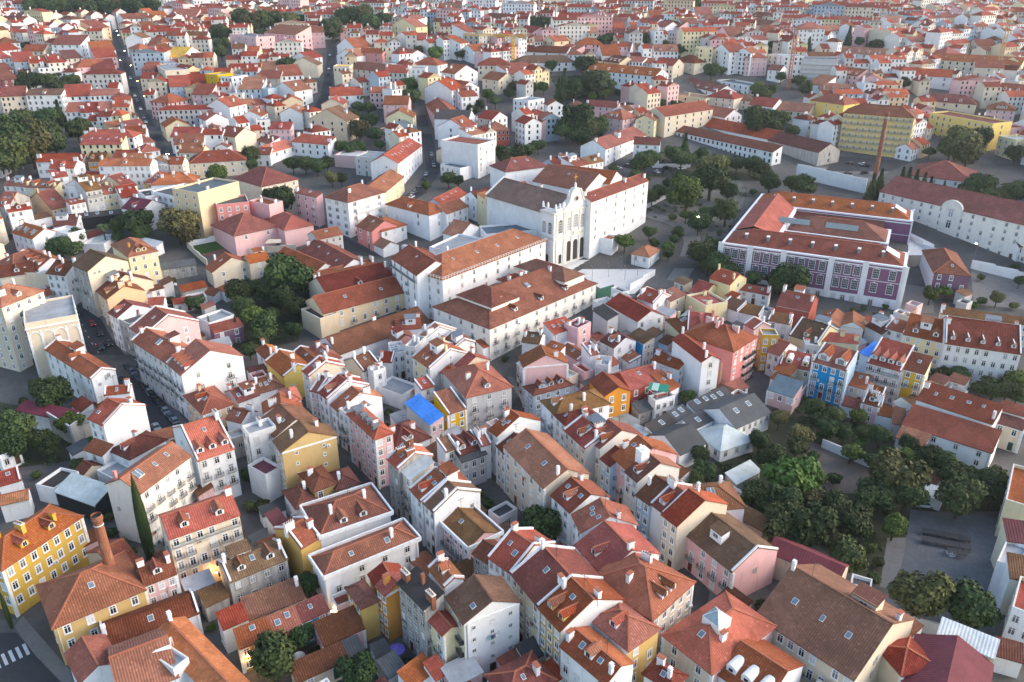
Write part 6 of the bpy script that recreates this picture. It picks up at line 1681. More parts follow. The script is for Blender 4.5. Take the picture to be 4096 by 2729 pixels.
def ground():
    mb=MB(); xs=[-1100+20*i for i in range(111)]; ys=[-40+15*i for i in range(130)]
    me=bpy.data.meshes.new('ground'); V=[(x,y,terr(x,y)) for y in ys for x in xs]; n=len(xs)
    F=[(j*n+i,j*n+i+1,(j+1)*n+i+1,(j+1)*n+i) for j in range(len(ys)-1) for i in range(n-1)]
    me.from_pydata(V,[],F); me.materials.append(GM['ground']); structure(link('ground',me))
ground()
STRIPS=[]
def strip(name,P,width,mat,off):
    Q=[]
    for (x0,y0),(x1,y1) in zip(P,P[1:]):
        n=max(1,int(math.hypot(x1-x0,y1-y0)/5)); Q+=[(x0+(x1-x0)*i/n,y0+(y1-y0)*i/n) for i in range(n)]
    Q.append(P[-1]); V=[];F=[]
    for i,(x,y) in enumerate(Q):
        a=Q[max(0,i-1)]; b=Q[min(len(Q)-1,i+1)]; dx,dy=b[0]-a[0],b[1]-a[1]; l=math.hypot(dx,dy) or 1; nx,ny=-dy/l*width/2,dx/l*width/2
        for k in (-1,-.33,.33,1): V.append((x-nx*k,y-ny*k,terr(x-nx*k,y-ny*k)+off))
        STRIPS.append((x,y,width/2+1))
    for i in range(len(Q)-1):
        for k in range(3): F.append((4*i+k,4*i+k+1,4*i+k+5,4*i+k+4)[::-1])
    me=bpy.data.meshes.new(name); me.from_pydata(V,[],F); me.materials.append(mat); me.validate(); return structure(link(name,me)),Q
SLINE={}
for l in STREETS.split('\n'):
    kind,who,wd,mat,p=l.split('|'); P=pts(p)
    strip('pavement',P,float(wd)+(3.2 if P[0][1]<300 else 1.4),GM['pave' if P[0][1]<300 else 'setts'],.03); o,Q=strip('street',P,float(wd),GM[mat],.045); SLINE[who]=Q
AREAP=[]
for l in AREAS.split('\n'):
    n,mat,p=l.split('|'); P=pts(p); AREAP.append(P); drape(n,P,GM[mat],.02+.004*(len(AREAP)%5)+(.012 if mat in('earth','lawn','court') else 0),9)
PT={l.split()[0]:tuple(map(float,l.split()[1:])) for l in PTS.split('\n')}

# ------------------------------------------------------------------ houses
for i,l in enumerate(HOUSES.split('\n')): house(l,i)

# ------------------------------------------------------------------ the church
def church():
    x,y=24.65,298.9; z=terr(x,y)-.3; rz=math.atan2(14.29,16.0)
    root=thing('church','white baroque church with twin-scrolled facade, three dark arches and a gold cross','church',(x,y,z),rz)
    LM.append(('white baroque church',(x,y,z+22))); OCC.append((x-12,y+14,24))
    wm=WHITEW; hw=11.8; FD=7.0
    mb=MB(); mb.box(-9.6,3.9,-4,9.6,42,20.5,wm); mb.face([(-9.6,42,20.5),(9.6,42,20.5),(0,42,26)][::-1],wm); mb.face([(-9.6,3.9,20.5),(9.6,3.9,20.5),(0,3.9,26)],wm)
    mb.box(-9.75,4,19.7,9.75,42.1,20.4,ST); nave=mb.build('wall',root)
    mb=MB(); rm=roof('n')
    mb.slab([(-10.1,42.3,20.45),(-10.1,4,20.45),(0,4,26.2),(0,42.3,26.2)],.25,rm); mb.slab([(10.1,4,20.45),(10.1,42.3,20.45),(0,42.3,26.2),(0,4,26.2)],.25,rm); mb.beam((0,4,26.25),(0,42.3,26.25),.4,.2,rm); ro=mb.build('roof',root)
    mb=MB(); mb.beam((-10.1,42.2,20.8),(0,42.2,26.6),.6,.5,wm); mb.beam((10.1,42.2,20.8),(0,42.2,26.6),.6,.5,wm); mb.build('coping',root)
    # facade block
    mb=MB(); mb.box(-hw,0,-2,hw,FD,22,wm)
    for zz,pr,t in ((11.2,.35,.7),(12.1,.2,.3),(21.3,.55,.75),(.2,.15,1.2)): mb.box(-hw-pr,-pr,zz,hw+pr,FD+pr*.5,zz+t,ST)
    for px in (-10.3,-6.3,-5.3,-2.1,2.1,5.3,6.3,10.3):
        mb.box(px-.45,-.28,.9,px+.45,.01,11.2,ST); mb.box(px-.42,-.24,12.4,px+.42,.01,21.3,ST)
    # curved pediment
    prof=[]
    for i in range(25):
        xx=-6.6+6.6*i/24; q=abs(xx)
        if q>3.1: zz=22.9+3.5*((6.6-q)/3.5)**1.9
        else: zz=26.4+.5+2.7*math.sqrt(max(0,1-(q/3.1)**2))
        prof.append((xx,zz))
    prof=prof+[(-a,b) for a,b in prof[-2::-1]]
    base=[(p[0],22.0) for p in prof]
    for yy,flip in ((.0,False),(1.6,True)):
        for i in range(len(prof)-1):
            P=[(base[i][0],yy,22),(base[i+1][0],yy,22),(prof[i+1][0],yy,prof[i+1][1]),(prof[i][0],yy,prof[i][1])]; mb.face(P[::-1] if flip else P,wm)
    for i in range(len(prof)-1): mb.beam((prof[i][0],.8,prof[i][1]),(prof[i+1][0],.8,prof[i+1][1]),2.1,.55,ST)
    for sx in (-1,1):   # balustrade over the side bays
        for k in range(9): mb.box(sx*(6.8+k*.45)-.1,.1,22.1,sx*(6.8+k*.45)+.1,.35,23.0,wm)
        mb.box(min(sx*6.6,sx*11),0,22.95,max(sx*6.6,sx*11),.45,23.2,wm); mb.box(min(sx*10.6,sx*11),.45,22.95,max(sx*10.6,sx*11),FD,23.2,wm)
    mb.box(-1.5,-.5,12.4,1.5,0,13,ST); mb.face([(-1.7,-.45,11.9),(1.7,-.45,11.9),(0,-.45,14.3)],ST)
    fa=mb.build('facade',root)
    dark=flat('dark_interior',(.035,.032,.032),.8)
    def arch(w,h,depth,m,fr):
        mb=MB(); n=10; P=[(-w/2,0),(w/2,0)]+[(w/2*math.cos(math.pi*i/n),h-w/2+w/2*math.sin(math.pi*i/n)) for i in range(n+1)]
        mb.face([(a,-.06,b) for a,b in P],m); ins=[(a*1.22,b+(.25 if b>.1 else 0)) for a,b in P]
        for i in range(1,len(P)):
            j=(i+1)%len(P)
            if i==len(P)-1: j=0
            mb.face([(P[i][0],-.16,P[i][1]),(ins[i][0],-.16,ins[i][1]),(ins[j][0],-.16,ins[j][1]),(P[j][0],-.16,P[j][1])][::-1],fr); mb.face([(ins[i][0],-.16,ins[i][1]),(ins[i][0],.0,ins[i][1]),(ins[j][0],.0,ins[j][1]),(ins[j][0],-.16,ins[j][1])][::-1],fr); mb.face([(P[i][0],-.16,P[i][1]),(P[j][0],-.16,P[j][1]),(P[j][0],-.05,P[j][1]),(P[i][0],-.05,P[i][1])][::-1],fr)
        for k in (-.25,0,.25) if m is GL else (): mb.box(w*k-.05,-.12,.1,w*k+.05,-.06,h-w*.3,FR)
        if m is GL:
            for k in range(1,int(h/1.0)): mb.box(-w/2,-.12,k*1.0-.04,w/2,-.06,k*1.0+.04,FR)
        return mb.mesh('arched_opening')
    a=arch(2.5,8.6,.5,dark,ST)
    for px in (-3.7,0,3.7): link('archway',a,root,(px,0,1.0))
    a=arch(1.9,5.2,.3,GL,ST)
    for px,dz in ((-8.3,0),(-3.7,.2),(0,.9),(3.7,.2),(8.3,0)): link('window',a,root,(px,0,13.6+dz))
    a2=arch(1.7,4.4,.3,GL,ST); link('window',a2,root,(-hw,2.0,13.6),-math.pi/2); link('window',a2,root,(-hw,5.2,13.6),-math.pi/2); link('archway',arch(1.8,4.5,.4,dark,ST),root,(-hw,3.5,.8),-math.pi/2); link('archway',arch(1.6,4.0,.4,dark,ST),root,(-8.3,0,1.2)); link('archway',arch(1.6,4.0,.4,dark,ST),root,(8.3,0,1.2))
    mb=MB(); n=18
    mb.face([(math.cos(2*math.pi*i/n)*.95,-.1,math.sin(2*math.pi*i/n)*.95) for i in range(n)],flat('oculus_glass',(.10,.05,.05),.4))
    for i in range(n): a0=2*math.pi*i/n; a1=2*math.pi*(i+1)/n; mb.beam((math.cos(a0)*1.05,-.12,math.sin(a0)*1.05),(math.cos(a1)*1.05,-.12,math.sin(a1)*1.05),.3,.3,ST)
    mb.build('round_window',root,(0,0,25.8))
    mb=MB(); mb.box(-.35,-.35,0,.35,.35,.7,wm); mb.cyl(0,0,.7,1.0,.25,.6,wm,8); mb.cyl(0,0,1.0,1.5,.6,.28,wm,8); mb.cyl(0,0,1.5,1.75,.28,.45,wm,8); mb.cyl(0,0,1.75,2.2,.45,.12,wm,8); pin=mb.mesh('pinnacle')
    for px,py,pz in ((-10.7,.3,23.1),(-10.7,4.5,23.1),(-11,6.8,23.1),(-8.6,.3,23.1),(-6.7,.3,23.1),(-5.6,.8,23),(10.7,.3,23.1),(8.8,.3,23.1),(11,6.8,23.1),(6.7,.3,23.1),(5.6,.8,23.2),(-3.2,.8,26.9),(3.2,.8,26.9),(0,.8,29.6)): link('pinnacle',pin,root,(px,py,pz))
    gold=flat('gilded_iron',(.55,.33,.05),.35,.6); mb=MB(); mb.box(-.12,-.12,0,.12,.12,3.0,gold); mb.box(-.9,-.12,1.7,.9,.12,1.95,gold); mb.box(-.3,-.13,1.5,.3,.13,2.15,gold); mb.build('cross',root,(0,.8,32.0))
    wmsh=WIN[('open','s')][2]
    for k in range(6): link('window',wmsh,root,(-9.6,9+k*5.6,8.2),-math.pi/2,(1.3,1,2.3))
    mb=MB()
    for k in range(5): mb.box(-12.5-.4*k,-3.2-.5*k,-.6-.3*k,12.5,-.2,-.3-.3*k+.9,GM['stone'])
    mb.build('steps',root)
church()

# ------------------------------------------------------------------ the school
def school():
    f=SPEC.split('\n')[1].split(); cx,cy,z,rz,w,d,h=map(float,f[:7]); h=15.5
    root=thing('school_building','long purple-brick school with white stone bands, big gridded windows and wings round two courts','school',(cx,cy,z),rz)
    LM.append(('purple school',(cx,cy,z+h))); OCC.append((cx,cy,48))
    X,Y=w/2,d/2; v=wall('V'); st=WHITEW; rm=roof('r'); wg=18
    wings=[(-X,-Y,X,-Y+wg,'x'),(-X,Y-wg,X,Y,'x'),(-X,-Y+wg,-X+wg,Y-wg,'y'),(-X+wg,-10,X-7,10,'x')]
    for i,(x0,y0,x1,y1,ax) in enumerate(wings):
        mb=MB(); hh=h if i<3 else h-1.2
        mb.box(x0,y0,-4,x1,y1,hh,v)
        e=.12
        for z0,z1,m in ((-4,3.6,st),(9.45,9.65,st),(hh-1.2,hh-.75,st),(hh-.2,hh+.35,st)): mb.box(x0-e,y0-e,z0,x1+e,y1+e,z1,m)
        mb.build('wall',root)
        # hipped roof inside a white parapet
        mb=MB(); g=.9; a0,b0,a1,b1=x0+g,y0+g,x1-g,y1-g; m=min(a1-a0,b1-b0)/2; rh=m*.5; zz=hh+.36
        if ax=='x': R0,R1=(a0+m,(b0+b1)/2,zz+rh),(a1-m,(b0+b1)/2,zz+rh); F=[[(a0,b0,zz),(a1,b0,zz),R1,R0],[(a1,b0,zz),(a1,b1,zz),R1],[(a1,b1,zz),(a0,b1,zz),R0,R1],[(a0,b1,zz),(a0,b0,zz),R0]]
        else: R0,R1=((a0+a1)/2,b0-6,zz+rh),((a0+a1)/2,b1+6,zz+rh); F=[[(a1,b0,zz),(a1,b1,zz),R1,R0],[(a0,b1,zz),(a0,b0,zz),R0,R1]]
        for P in F: mb.face(P,rm)
        mb.beam(R0,R1,.4,.25,CAP); ro=mb.build('roof',root)
        if i in (0,1):
            for k in range(7): 
                mb=MB(); mb.box(-.45,-.8,-1.5,.45,.8,1.3,ZINC); mb.box(-.55,-.9,1.3,.55,.9,1.55,FR); link('chimney',mb.mesh('chimney'),ro,(x0+8+k*(w-16)/6,(b0+b1)/2-m*.55,zz+rh*.45))
            mb=MB(); sl=math.atan2(rh,m)
            for yy in (-1.55,1.55): mb.box(-2.6,yy-1.35,.02,2.6,yy+1.35,.14,flat('white_skylight_panel',(.82,.83,.83),.35))
            o=mb.build('skylight',ro,(a1-m*.5,(b0+b1)/2,zz+rh*.5+.05)); o.rotation_euler=(0,sl,0)
        if i==3:
            mb=MB()
            for sx in (-9,9): mb.box(sx-6,-1.6,0,sx+6,1.6,.12,flat('ribbed_glass',(.20,.24,.24),.3))
            o=mb.build('skylight',ro,(-2,b0+m*.55,zz+rh*.55+.05)); o.rotation_euler=(math.atan2(rh,m),0,0)
    # lean-to roofs round the two courts
    for y0,y1,sg in ((-Y+wg,-Y+wg+4.5,1),(-14,-10,-1),(10,14,1),(Y-wg-5.5,Y-wg,-1)):
        mb=MB(); hi,lo=h-.9,h-3.2; za,zb=(hi,lo) if sg>0 else (lo,hi)
        mb.slab([(-X+wg,y0,za),(X-10,y0,za),(X-10,y1,zb),(-X+wg,y1,zb)],.2,roof('d')); yy=y1 if sg>0 else y0; mb.box(-X+wg,yy-.25,-2,X-10,yy+.25,lo+.3,st); mb.build('court_roof',root)
    # pilasters on the front and the right side
    mb=MB(); cuts=[-X,-X+.17*w,-X+.36*w,-X+.62*w,-X+.80*w,X]
    for c in cuts: mb.box(c-1.0,-Y-.45,-4,c+1.0,-Y,h+.6,st)
    for yy in (-Y,-Y+wg,Y-wg,Y): mb.box(X-.1,yy-1,-4,X+.45,yy+1,h+.6,st)
    n=24
    for k in range(n): 
        x=-X+2+(w-4)*k/n; mb.box(x,-Y-.17,h-.72,x+(w-4)/n*.55,-Y,h-.25,v)
    mb.build('stone_band',root)
    # windows: gridded, white surrounds
    fm=MB()
    for a in ((-.58,-.12,-.5,-.5,.02,.5),(.5,-.12,-.5,.58,.02,.5),(-.58,-.12,.5,.58,.02,.55),(-.6,-.2,-.56,.6,.02,-.5),(-.12,-.14,.58,.12,.02,.66)): fm.box(*a,st)
    for k in range(1,4): fm.box(-.5+.25*k-.014,-.09,-.5,-.5+.25*k+.014,0,.5,FR)
    for k in range(1,4): fm.box(-.5,-.09,-.5+.25*k-.009,.5,0,-.5+.25*k+.009,FR)
    fr=fm.mesh('window_frame'); GLD=flat('dark_school_glass',(.03,.035,.05),.15); pm=MB(); pm.box(-.5,-.04,-.5,.5,.01,.5,GLD); pn=pm.mesh('window_pane')
    def win(x,y,zc,ang,sx,sz): o=link('window',fr,root,(x,y,zc),ang,(sx,1,sz)); link('pane',pn,o)
    for c0,c1,n in zip(cuts,cuts[1:],(3,3,4,3,2)):
        for k in range(n):
            x=c0+1+(c1-c0-2)*(k+.5)/n
            for zc in (7.0,12.2): win(x,-Y,zc,0,2.0,3.3)
            o=link('window',WIN[('open','s')][2],root,(x,-Y-.1,1.4),0,(1.5,1,2.4))
    for yy in (-Y+wg*.3,-Y+wg*.7,Y-wg*.3,Y-wg*.7):
        for zc in (7.0,12.2): win(X,yy,zc,math.pi/2,2.0,3.3)
school()

# ------------------------------------------------------------------ tall brick chimneys
def stack(key,label,lm,r0,r1):
    x,y,z,h=PT[key]; h=max(h,9); root=thing('brick_chimney',label,'chimney',(x,y,z),0,'tall factory chimneys'); LM.append((lm,(x,y,z+h)))
    mb=MB(); mb.cyl(0,0,0,h*.93,r0,r1,brick(),18,False); mb.build('shaft',root)
    mb=MB(); mb.cyl(0,0,h*.90,h*.91,r1*1.12,r1*1.12,FR,18,False); mb.cyl(0,0,h*.93,h*.96,r1*1.05,r1*1.3,brick(),18,False); mb.cyl(0,0,h*.96,h,r1*1.3,r1*1.15,brick(),18,False); mb.cyl(0,0,h*.95,h-.3,r1*.8,r1*.8,flat('soot',(.01,.01,.01),.9),18); mb.build('cap',root)
stack('chim_ochre','tapering brick chimney standing beside the broad ochre hip roof','tapering brick chimney',1.15,.8)
stack('chim_hospital','tall red brick chimney standing before the yellow hospital','tall hospital chimney',1.2,.85)
stack('chim_far','thin brick chimney beside the cream house on the far street','thin far chimney',.7,.5)

# ------------------------------------------------------------------ trees
def crown(seed,n=1500,lob=10,leaf=.12,zs=.85,kind='round'):
    rng=random.Random(seed); V=[];F=[]
    L=[(Vector((0,0,0)),.72)]
    for i in range(lob):
        a=rng.uniform(0,2*math.pi); e=rng.uniform(-.35,1.0); r=rng.uniform(.42,.72)
        L.append((Vector((math.cos(a)*math.cos(e)*r,math.sin(a)*math.cos(e)*r,math.sin(e)*r)),rng.uniform(.26,.46)))
    tot=sum(r*r for _,r in L)
    def leafq(p,nn,s):
        u=nn.cross(Vector((rng.uniform(-1,1),rng.uniform(-1,1),rng.uniform(-1,1))))
        if u.length<.01: u=Vector((1,0,0))
        u.normalize(); w=nn.cross(u); b=len(V)
        V.extend([p+u*s,p+w*s*.8+nn*s*.25,p-u*s,p-w*s*.8+nn*s*.2]); F.append((b,b+1,b+2,b+3))
    for c,r in L:
        for i in range(int(n*r*r/tot)):
            d=Vector((rng.gauss(0,1),rng.gauss(0,1),rng.gauss(0,1))).normalized(); q=r*rng.uniform(.72,1.06); p=c+d*q
            if any((p-c2).length<r2*.7 for c2,r2 in L): continue
            p.z*=zs; nn=(d+Vector((rng.uniform(-.8,.8),rng.uniform(-.8,.8),rng.uniform(-.3,.9)))).normalized(); leafq(p,nn,leaf*rng.uniform(.6,1.25))
    # inner mass so the crown is not hollow
    for c,r in L:
        for i in range(26):
            d=Vector((rng.gauss(0,1),rng.gauss(0,1),rng.gauss(0,1))).normalized(); p=c+d*r*.55; p.z*=zs; leafq(p,d,r*.38)
    me=bpy.data.meshes.new('crown'); me.from_pydata([tuple(v) for v in V],[],F); me.update(); return me
def cone_crown(seed,h,n=1500,wide=1.0,layers=False):
    rng=random.Random(seed); V=[];F=[]
    for i in range(n):
        t=rng.random()**.8; a=rng.uniform(0,2*math.pi)
        prof=(math.sin(math.pi*min(1,.12+t*.88))**.6 if not layers else (1-t)*(.75+.25*math.sin(t*40)))*wide
        r=prof*rng.uniform(.75,1.05); p=Vector((math.cos(a)*r,math.sin(a)*r,h*(t if layers else t))); nn=Vector((math.cos(a),math.sin(a),.5 if not layers else -.1)).normalized()
        u=nn.cross(Vector((rng.uniform(-1,1),rng.uniform(-1,1),rng.uniform(-1,1)))).normalized(); w=nn.cross(u); s=.2*rng.uniform(.6,1.2); b=len(V); V.extend([p+u*s,p+w*s,p-u*s,p-w*s]); F.append((b,b+1,b+2,b+3))
    me=bpy.data.meshes.new('crown'); me.from_pydata([tuple(v) for v in V],[],F); me.update(); return me
def palm_crown():
    rng=random.Random(5); mb=MB()
    for k in range(26):
        a=2*math.pi*k/26+rng.uniform(-.1,.1); up=rng.uniform(.1,1.1); P=[]
        for i in range(6):
            t=i/5; P.append(Vector((math.cos(a)*t*1.0*math.cos(up*.5),math.sin(a)*t*math.cos(up*.5),math.sin(up)*t*.8-t*t*.75)))
        s=Vector((-math.sin(a),math.cos(a),0))
        for i in range(5):
            w0=.16*math.sin(math.pi*(i+.4)/5.6); w1=.16*math.sin(math.pi*(i+1.4)/5.6); mb.face([P[i]-s*w0,P[i+1]-s*w1,P[i+1]+s*w1,P[i]+s*w0],LEAF['b'])
    return mb.mesh('crown')
CROWNS={}
for k in 'bgo':
    for i in range(5):
        me=crown(100+i+ord(k),2300,9+i,.085,.78+.05*i); me.materials.append(LEAF[k]); CROWNS[(k,i)]=me
    me=crown(300+ord(k),900,6,.12,.7); me.materials.append(LEAF[k]); CROWNS[(k,'s')]=me
cm=cone_crown(7,1.0,2600,1.0); cm.materials.append(LEAF['b']); fm=cone_crown(8,3.2,2600,1.0,True); fm.materials.append(LEAF['b']); pmh=palm_crown()
# cypress: unit radius, unit height 1 (scaled)
def trunk_mesh(limbs=True):
    mb=MB(); mb.cyl(0,0,0,1,.5,.3,BARK,8,False)
    if limbs:
        for a in (.3,2.4,4.5): mb.beam((0,0,.8),(math.cos(a)*1.7,math.sin(a)*1.7,1.5),.35,.35,BARK); mb.beam((math.cos(a)*.9,math.sin(a)*.9,1.15),(math.cos(a+.7)*2.0,math.sin(a+.7)*2.0,1.8),.22,.22,BARK)
    return mb.mesh('trunk')
TRK=trunk_mesh(); TRK0=trunk_mesh(False)
for i,l in enumerate(TREES.split('\n')):
    a=l.split(); x,y,z,r=map(float,a[:4]); k=a[4]; rng=random.Random(i*31+7)
    OCC.append((x,y,r*.8))
    if y>260:
        for kk_ in (8,16,26,38): OCC.append((x*(1-kk_/y),y-kk_,r*.7))
    if k=='c':
        h=18 if y<200 and r>1.5 else 8; r=max(min(r,2.2),.7); t=thing('cypress_tree',None,'cypress',(x,y,z)); pending(t,'narrow dark cypress',(x,y,z+h*.5)); link('trunk',TRK0,t,(0,0,-.3),0,(.4,.4,1.6)); link('crown',cm,t,(0,0,.9),rng.uniform(0,6),(r*.62,r*.62,h-.9)); continue
    if k=='f':
        t=thing('conifer_tree',None,'conifer',(x,y,z)); rr=max(1.6,min(r,4)); pending(t,'pointed dark conifer',(x,y,z+rr*2)); link('trunk',TRK0,t,(0,0,-.3),0,(.5,.5,2)); link('crown',fm,t,(0,0,.8),rng.uniform(0,6),(rr,rr,rr*1.05)); continue
    if k=='p':
        t=thing('palm_tree',None,'palm',(x,y,z)); pending(t,'palm tree with a spreading frond crown',(x,y,z+8)); link('trunk',TRK0,t,(0,0,-.3),0,(.7,.7,8.3)); link('crown',pmh,t,(0,0,8.0),rng.uniform(0,6),(3.2,3.2,3.2)); continue
    small=k=='s' or r<2.3
    kk='b' if k=='s' else k
    col={'b':'dark green','g':'bright green','o':'olive green'}[kk]
    if small:
        t=thing('shrub',None,'shrub',(x,y,z)); pending(t,'%s shrub'%col,(x,y,z+r)); link('stem',TRK0,t,(0,0,-.3),0,(.25,.25,.9)); link('crown',CROWNS[(kk,'s')],t,(0,0,r*.75+.1),rng.uniform(0,6),(r,r,r*.95)); t['group']='garden shrubs'
    else:
        t=thing('broadleaf_tree',None,'tree',(x,y,z)); size='tall' if r>5.2 else ('mid-sized' if r>3.3 else 'small'); pending(t,'%s %s tree'%(size,col),(x,y,z+r)); t['group']='broadleaf trees'
        hc=r*.92+1.2; link('trunk',TRK,t,(0,0,-.5),rng.uniform(0,6),(r*.16,r*.16,hc*.8)); link('crown',CROWNS[(kk,i%5)],t,(0,0,hc),rng.uniform(0,6),(r*rng.uniform(.95,1.1),r*rng.uniform(.95,1.1),r*rng.uniform(.9,1.1)))

# ------------------------------------------------------------------ cars
CARC=dict(k=('dark',(.018,.019,.022)),w=('white',(.75,.75,.76)),g=('silver grey',(.30,.32,.34)),b=('blue-grey',(.10,.14,.20)),r=('red',(.32,.015,.015)))
def car_meshes(c,van=False):
    paint=flat('car_paint_'+c,CARC[c][1],.25); L=2.15; hw=.86
    prof=[(-L,.35),(-L,.78),(-1.95,.92),(-1.1,.98),(1.0,.98),(1.85,.86),(L,.7),(L,.35)] if not van else [(-2.5,.35),(-2.5,1.9),(-2.3,2.05),(1.2,2.05),(1.75,1.25),(2.45,1.05),(2.5,.4),(2.5,.35)]
    mb=MB()
    for i in range(len(prof)-1):
        a,b=prof[i],prof[i+1]; mb.face([(a[0],-hw,a[1]),(a[0],hw,a[1]),(b[0],hw,b[1]),(b[0],-hw,b[1])],paint)
    mb.face([(p[0],-hw,p[1]) for p in prof][::-1],paint); mb.face([(p[0],hw,p[1]) for p in prof],paint)
    if not van: mb.slab([(-1.15,-.62,1.46),(.45,-.62,1.46),(.45,.62,1.46),(-1.15,.62,1.46)],.05,paint)
    body=mb.mesh('car_body'); g=MB(); gl=flat('car_glass',(.02,.025,.03),.1)
    if not van:
        lo=[(-1.75,-.8,.97),(1.1,-.8,.97),(1.1,.8,.97),(-1.75,.8,.97)]; up=[(-1.15,-.6,1.42),(.45,-.6,1.42),(.45,.6,1.42),(-1.15,.6,1.42)]
        for i in range(4): j=(i+1)%4; g.face([lo[i],lo[j],up[j],up[i]],gl)
    else: g.face([(1.23,-.75,2.0),(1.76,-.8,1.3),(1.76,.8,1.3),(1.23,.75,2.0)],gl); g.box(.3,-.88,1.3,1.1,.88,1.85,gl)
    return body,g.mesh('car_glass')
mb=MB(); ty=flat('tyre',(.015,.015,.016),.9); hub=flat('hub',(.35,.36,.37),.35,.6)
for s in (0,):
    n=14; P=[(.33*math.cos(2*math.pi*i/n),.33*math.sin(2*math.pi*i/n)) for i in range(n)]
    for i in range(n): a,b=P[i],P[(i+1)%n]; mb.face([(a[0],-.1,a[1]),(a[0],.1,a[1]),(b[0],.1,b[1]),(b[0],-.1,b[1])],ty)
    mb.face([(a,-.1,b) for a,b in P],ty); mb.face([(a,.1,b) for a,b in P][::-1],ty); mb.face([(a*.6,-.11,b*.6) for a,b in P],hub); mb.face([(a*.6,.11,b*.6) for a,b in P][::-1],hub)
WHEEL=mb.mesh('wheel'); CARM={}
tail=flat('tail_lamp',(.4,.01,.01),.3); tail_on=flat('tail_lamp_lit',(.8,.02,.02),.3,0,14,(1,.05,.04)); headon=flat('head_lamp_lit',(1,.8,.5),.3,0,25,(1,.8,.5)); head=flat('head_lamp',(.6,.6,.58),.2)
def lampm(m): mb=MB(); mb.box(-.05,-.2,-.08,.05,.2,.08,m); return mb.mesh('lamp')
LTAIL,LTAILON,LHEAD,LHEADON=lampm(tail),lampm(tail_on),lampm(head),lampm(headon)
def street_dir(x,y):
    best=None
    for Q in SLINE.values():
        for a,b in zip(Q,Q[1:]):
            dd=math.hypot((a[0]+b[0])/2-x,(a[1]+b[1])/2-y)
            if best is None or dd<best[0]: best=(dd,math.atan2(b[1]-a[1],b[0]-a[0]))
    return best
for i,l in enumerate(CARS.split('\n')):
    a=l.split(); x,y,z=map(float,a[:3]); c=a[3]; dd,ang=street_dir(x,y)
    if dd>14: ang=random.Random(i).choice([.3,1.9,-.2])
    if c not in CARM: CARM[c]=car_meshes(c)
    t=thing('car',None,'car',(x,y,terr(x,y)+.06),ang,'cars in the streets and car parks'); pending(t,'%s car'%CARC[c][0],(x,y,z))
    link('body',CARM[c][0],t); link('window_glass',CARM[c][1],t)
    for wx in (-1.3,1.35):
        for wy in (-.8,.8): link('wheel',WHEEL,t,(wx,wy,.33))
    lit=i==12; lith=i==36
    for wy in (-.6,.6): link('headlight',LHEADON if lith else LHEAD,t,(2.13,wy,.66)); link('tail_light',LTAILON if lit else LTAIL,t,(-2.16,wy,.75))
x,y=PT['van'][:2]; CARM['van']=car_meshes('w',True); t=thing('van','white panel van parked by the tall plain white block','van',(x,y,terr(x,y)+.06),-.5); link('body',CARM['van'][0],t); link('window_glass',CARM['van'][1],t)
for wx in (-1.5,1.6):
    for wy in (-.82,.82): link('wheel',WHEEL,t,(wx,wy,.35))

# ------------------------------------------------------------------ lamps
glow=flat('lamp_glow_warm',(1,.6,.25),.3,0,30,(1,.55,.2)); glowc=flat('lamp_glow_white',(1,.95,.9),.3,0,40,(1,.93,.85))
def lamp(name,label,x,y,h,gm,arm=.9,group=None,pend=None,lit=True):
    z=terr(x,y); t=thing(name,label,'street lamp',(x,y,z),0,group)
    if not label: pending(t,pend,(x,y,z+h))
    mb=MB(); mb.cyl(0,0,0,h,.09,.05,ZINC,8); mb.beam((0,0,h),(-arm,0,h+.15),.07,.07,ZINC); mb.build('pole',t)
    mb=MB(); mb.box(-arm-.35,-.18,h+.02,-arm+.2,.18,h+.22,gm if lit else ZINC); mb.build('lamp_head',t)
for k in PT:
    if k.startswith('slamp'): lamp('street_lamp',None,PT[k][0],PT[k][1],7.5,glow,.9,'lit street lamps','lit orange street lamp')
    if k.startswith('plamp'): lamp('lamp_post',None,PT[k][0],PT[k][1],5.5,ZINC,.3,'slim lamp posts on the plaza','slim unlit lamp post',False)
lamp('street_lamp','lit white floodlight on a pole beside the school street trees',*PT['flood0'],9,glowc,.6); lamp('street_lamp','lit white floodlight at the foot of the long cream palace',*PT['flood1'],7,glowc,.6)
for k in ('wl0','wl1','wl2','wl3','wl4'):
    x,y=PT[k]; z=terr(x,y)+3.4; t=thing('wall_lamp',None,'wall lamp',(x,y,z),0,'lit wall lanterns'); pending(t,'glowing orange wall lantern',(x,y,z))
    mb=MB(); mb.box(-.14,-.14,0,.14,.14,.36,glow); mb.build('lantern',t); mb=MB(); mb.box(-.17,-.17,.36,.17,.17,.42,IRON); mb.box(-.03,0,-.05,.03,.6,.0,IRON); mb.build('bracket',t)
    li=bpy.data.lights.new('wall_lamp_light','POINT'); li.energy=130; li.color=(1,.55,.2); li.shadow_soft_size=.2; lo=bpy.data.objects.new('wall_lamp_light',li); C.objects.link(lo); lo.parent=t; lo.location=(0,-.5,-.1)

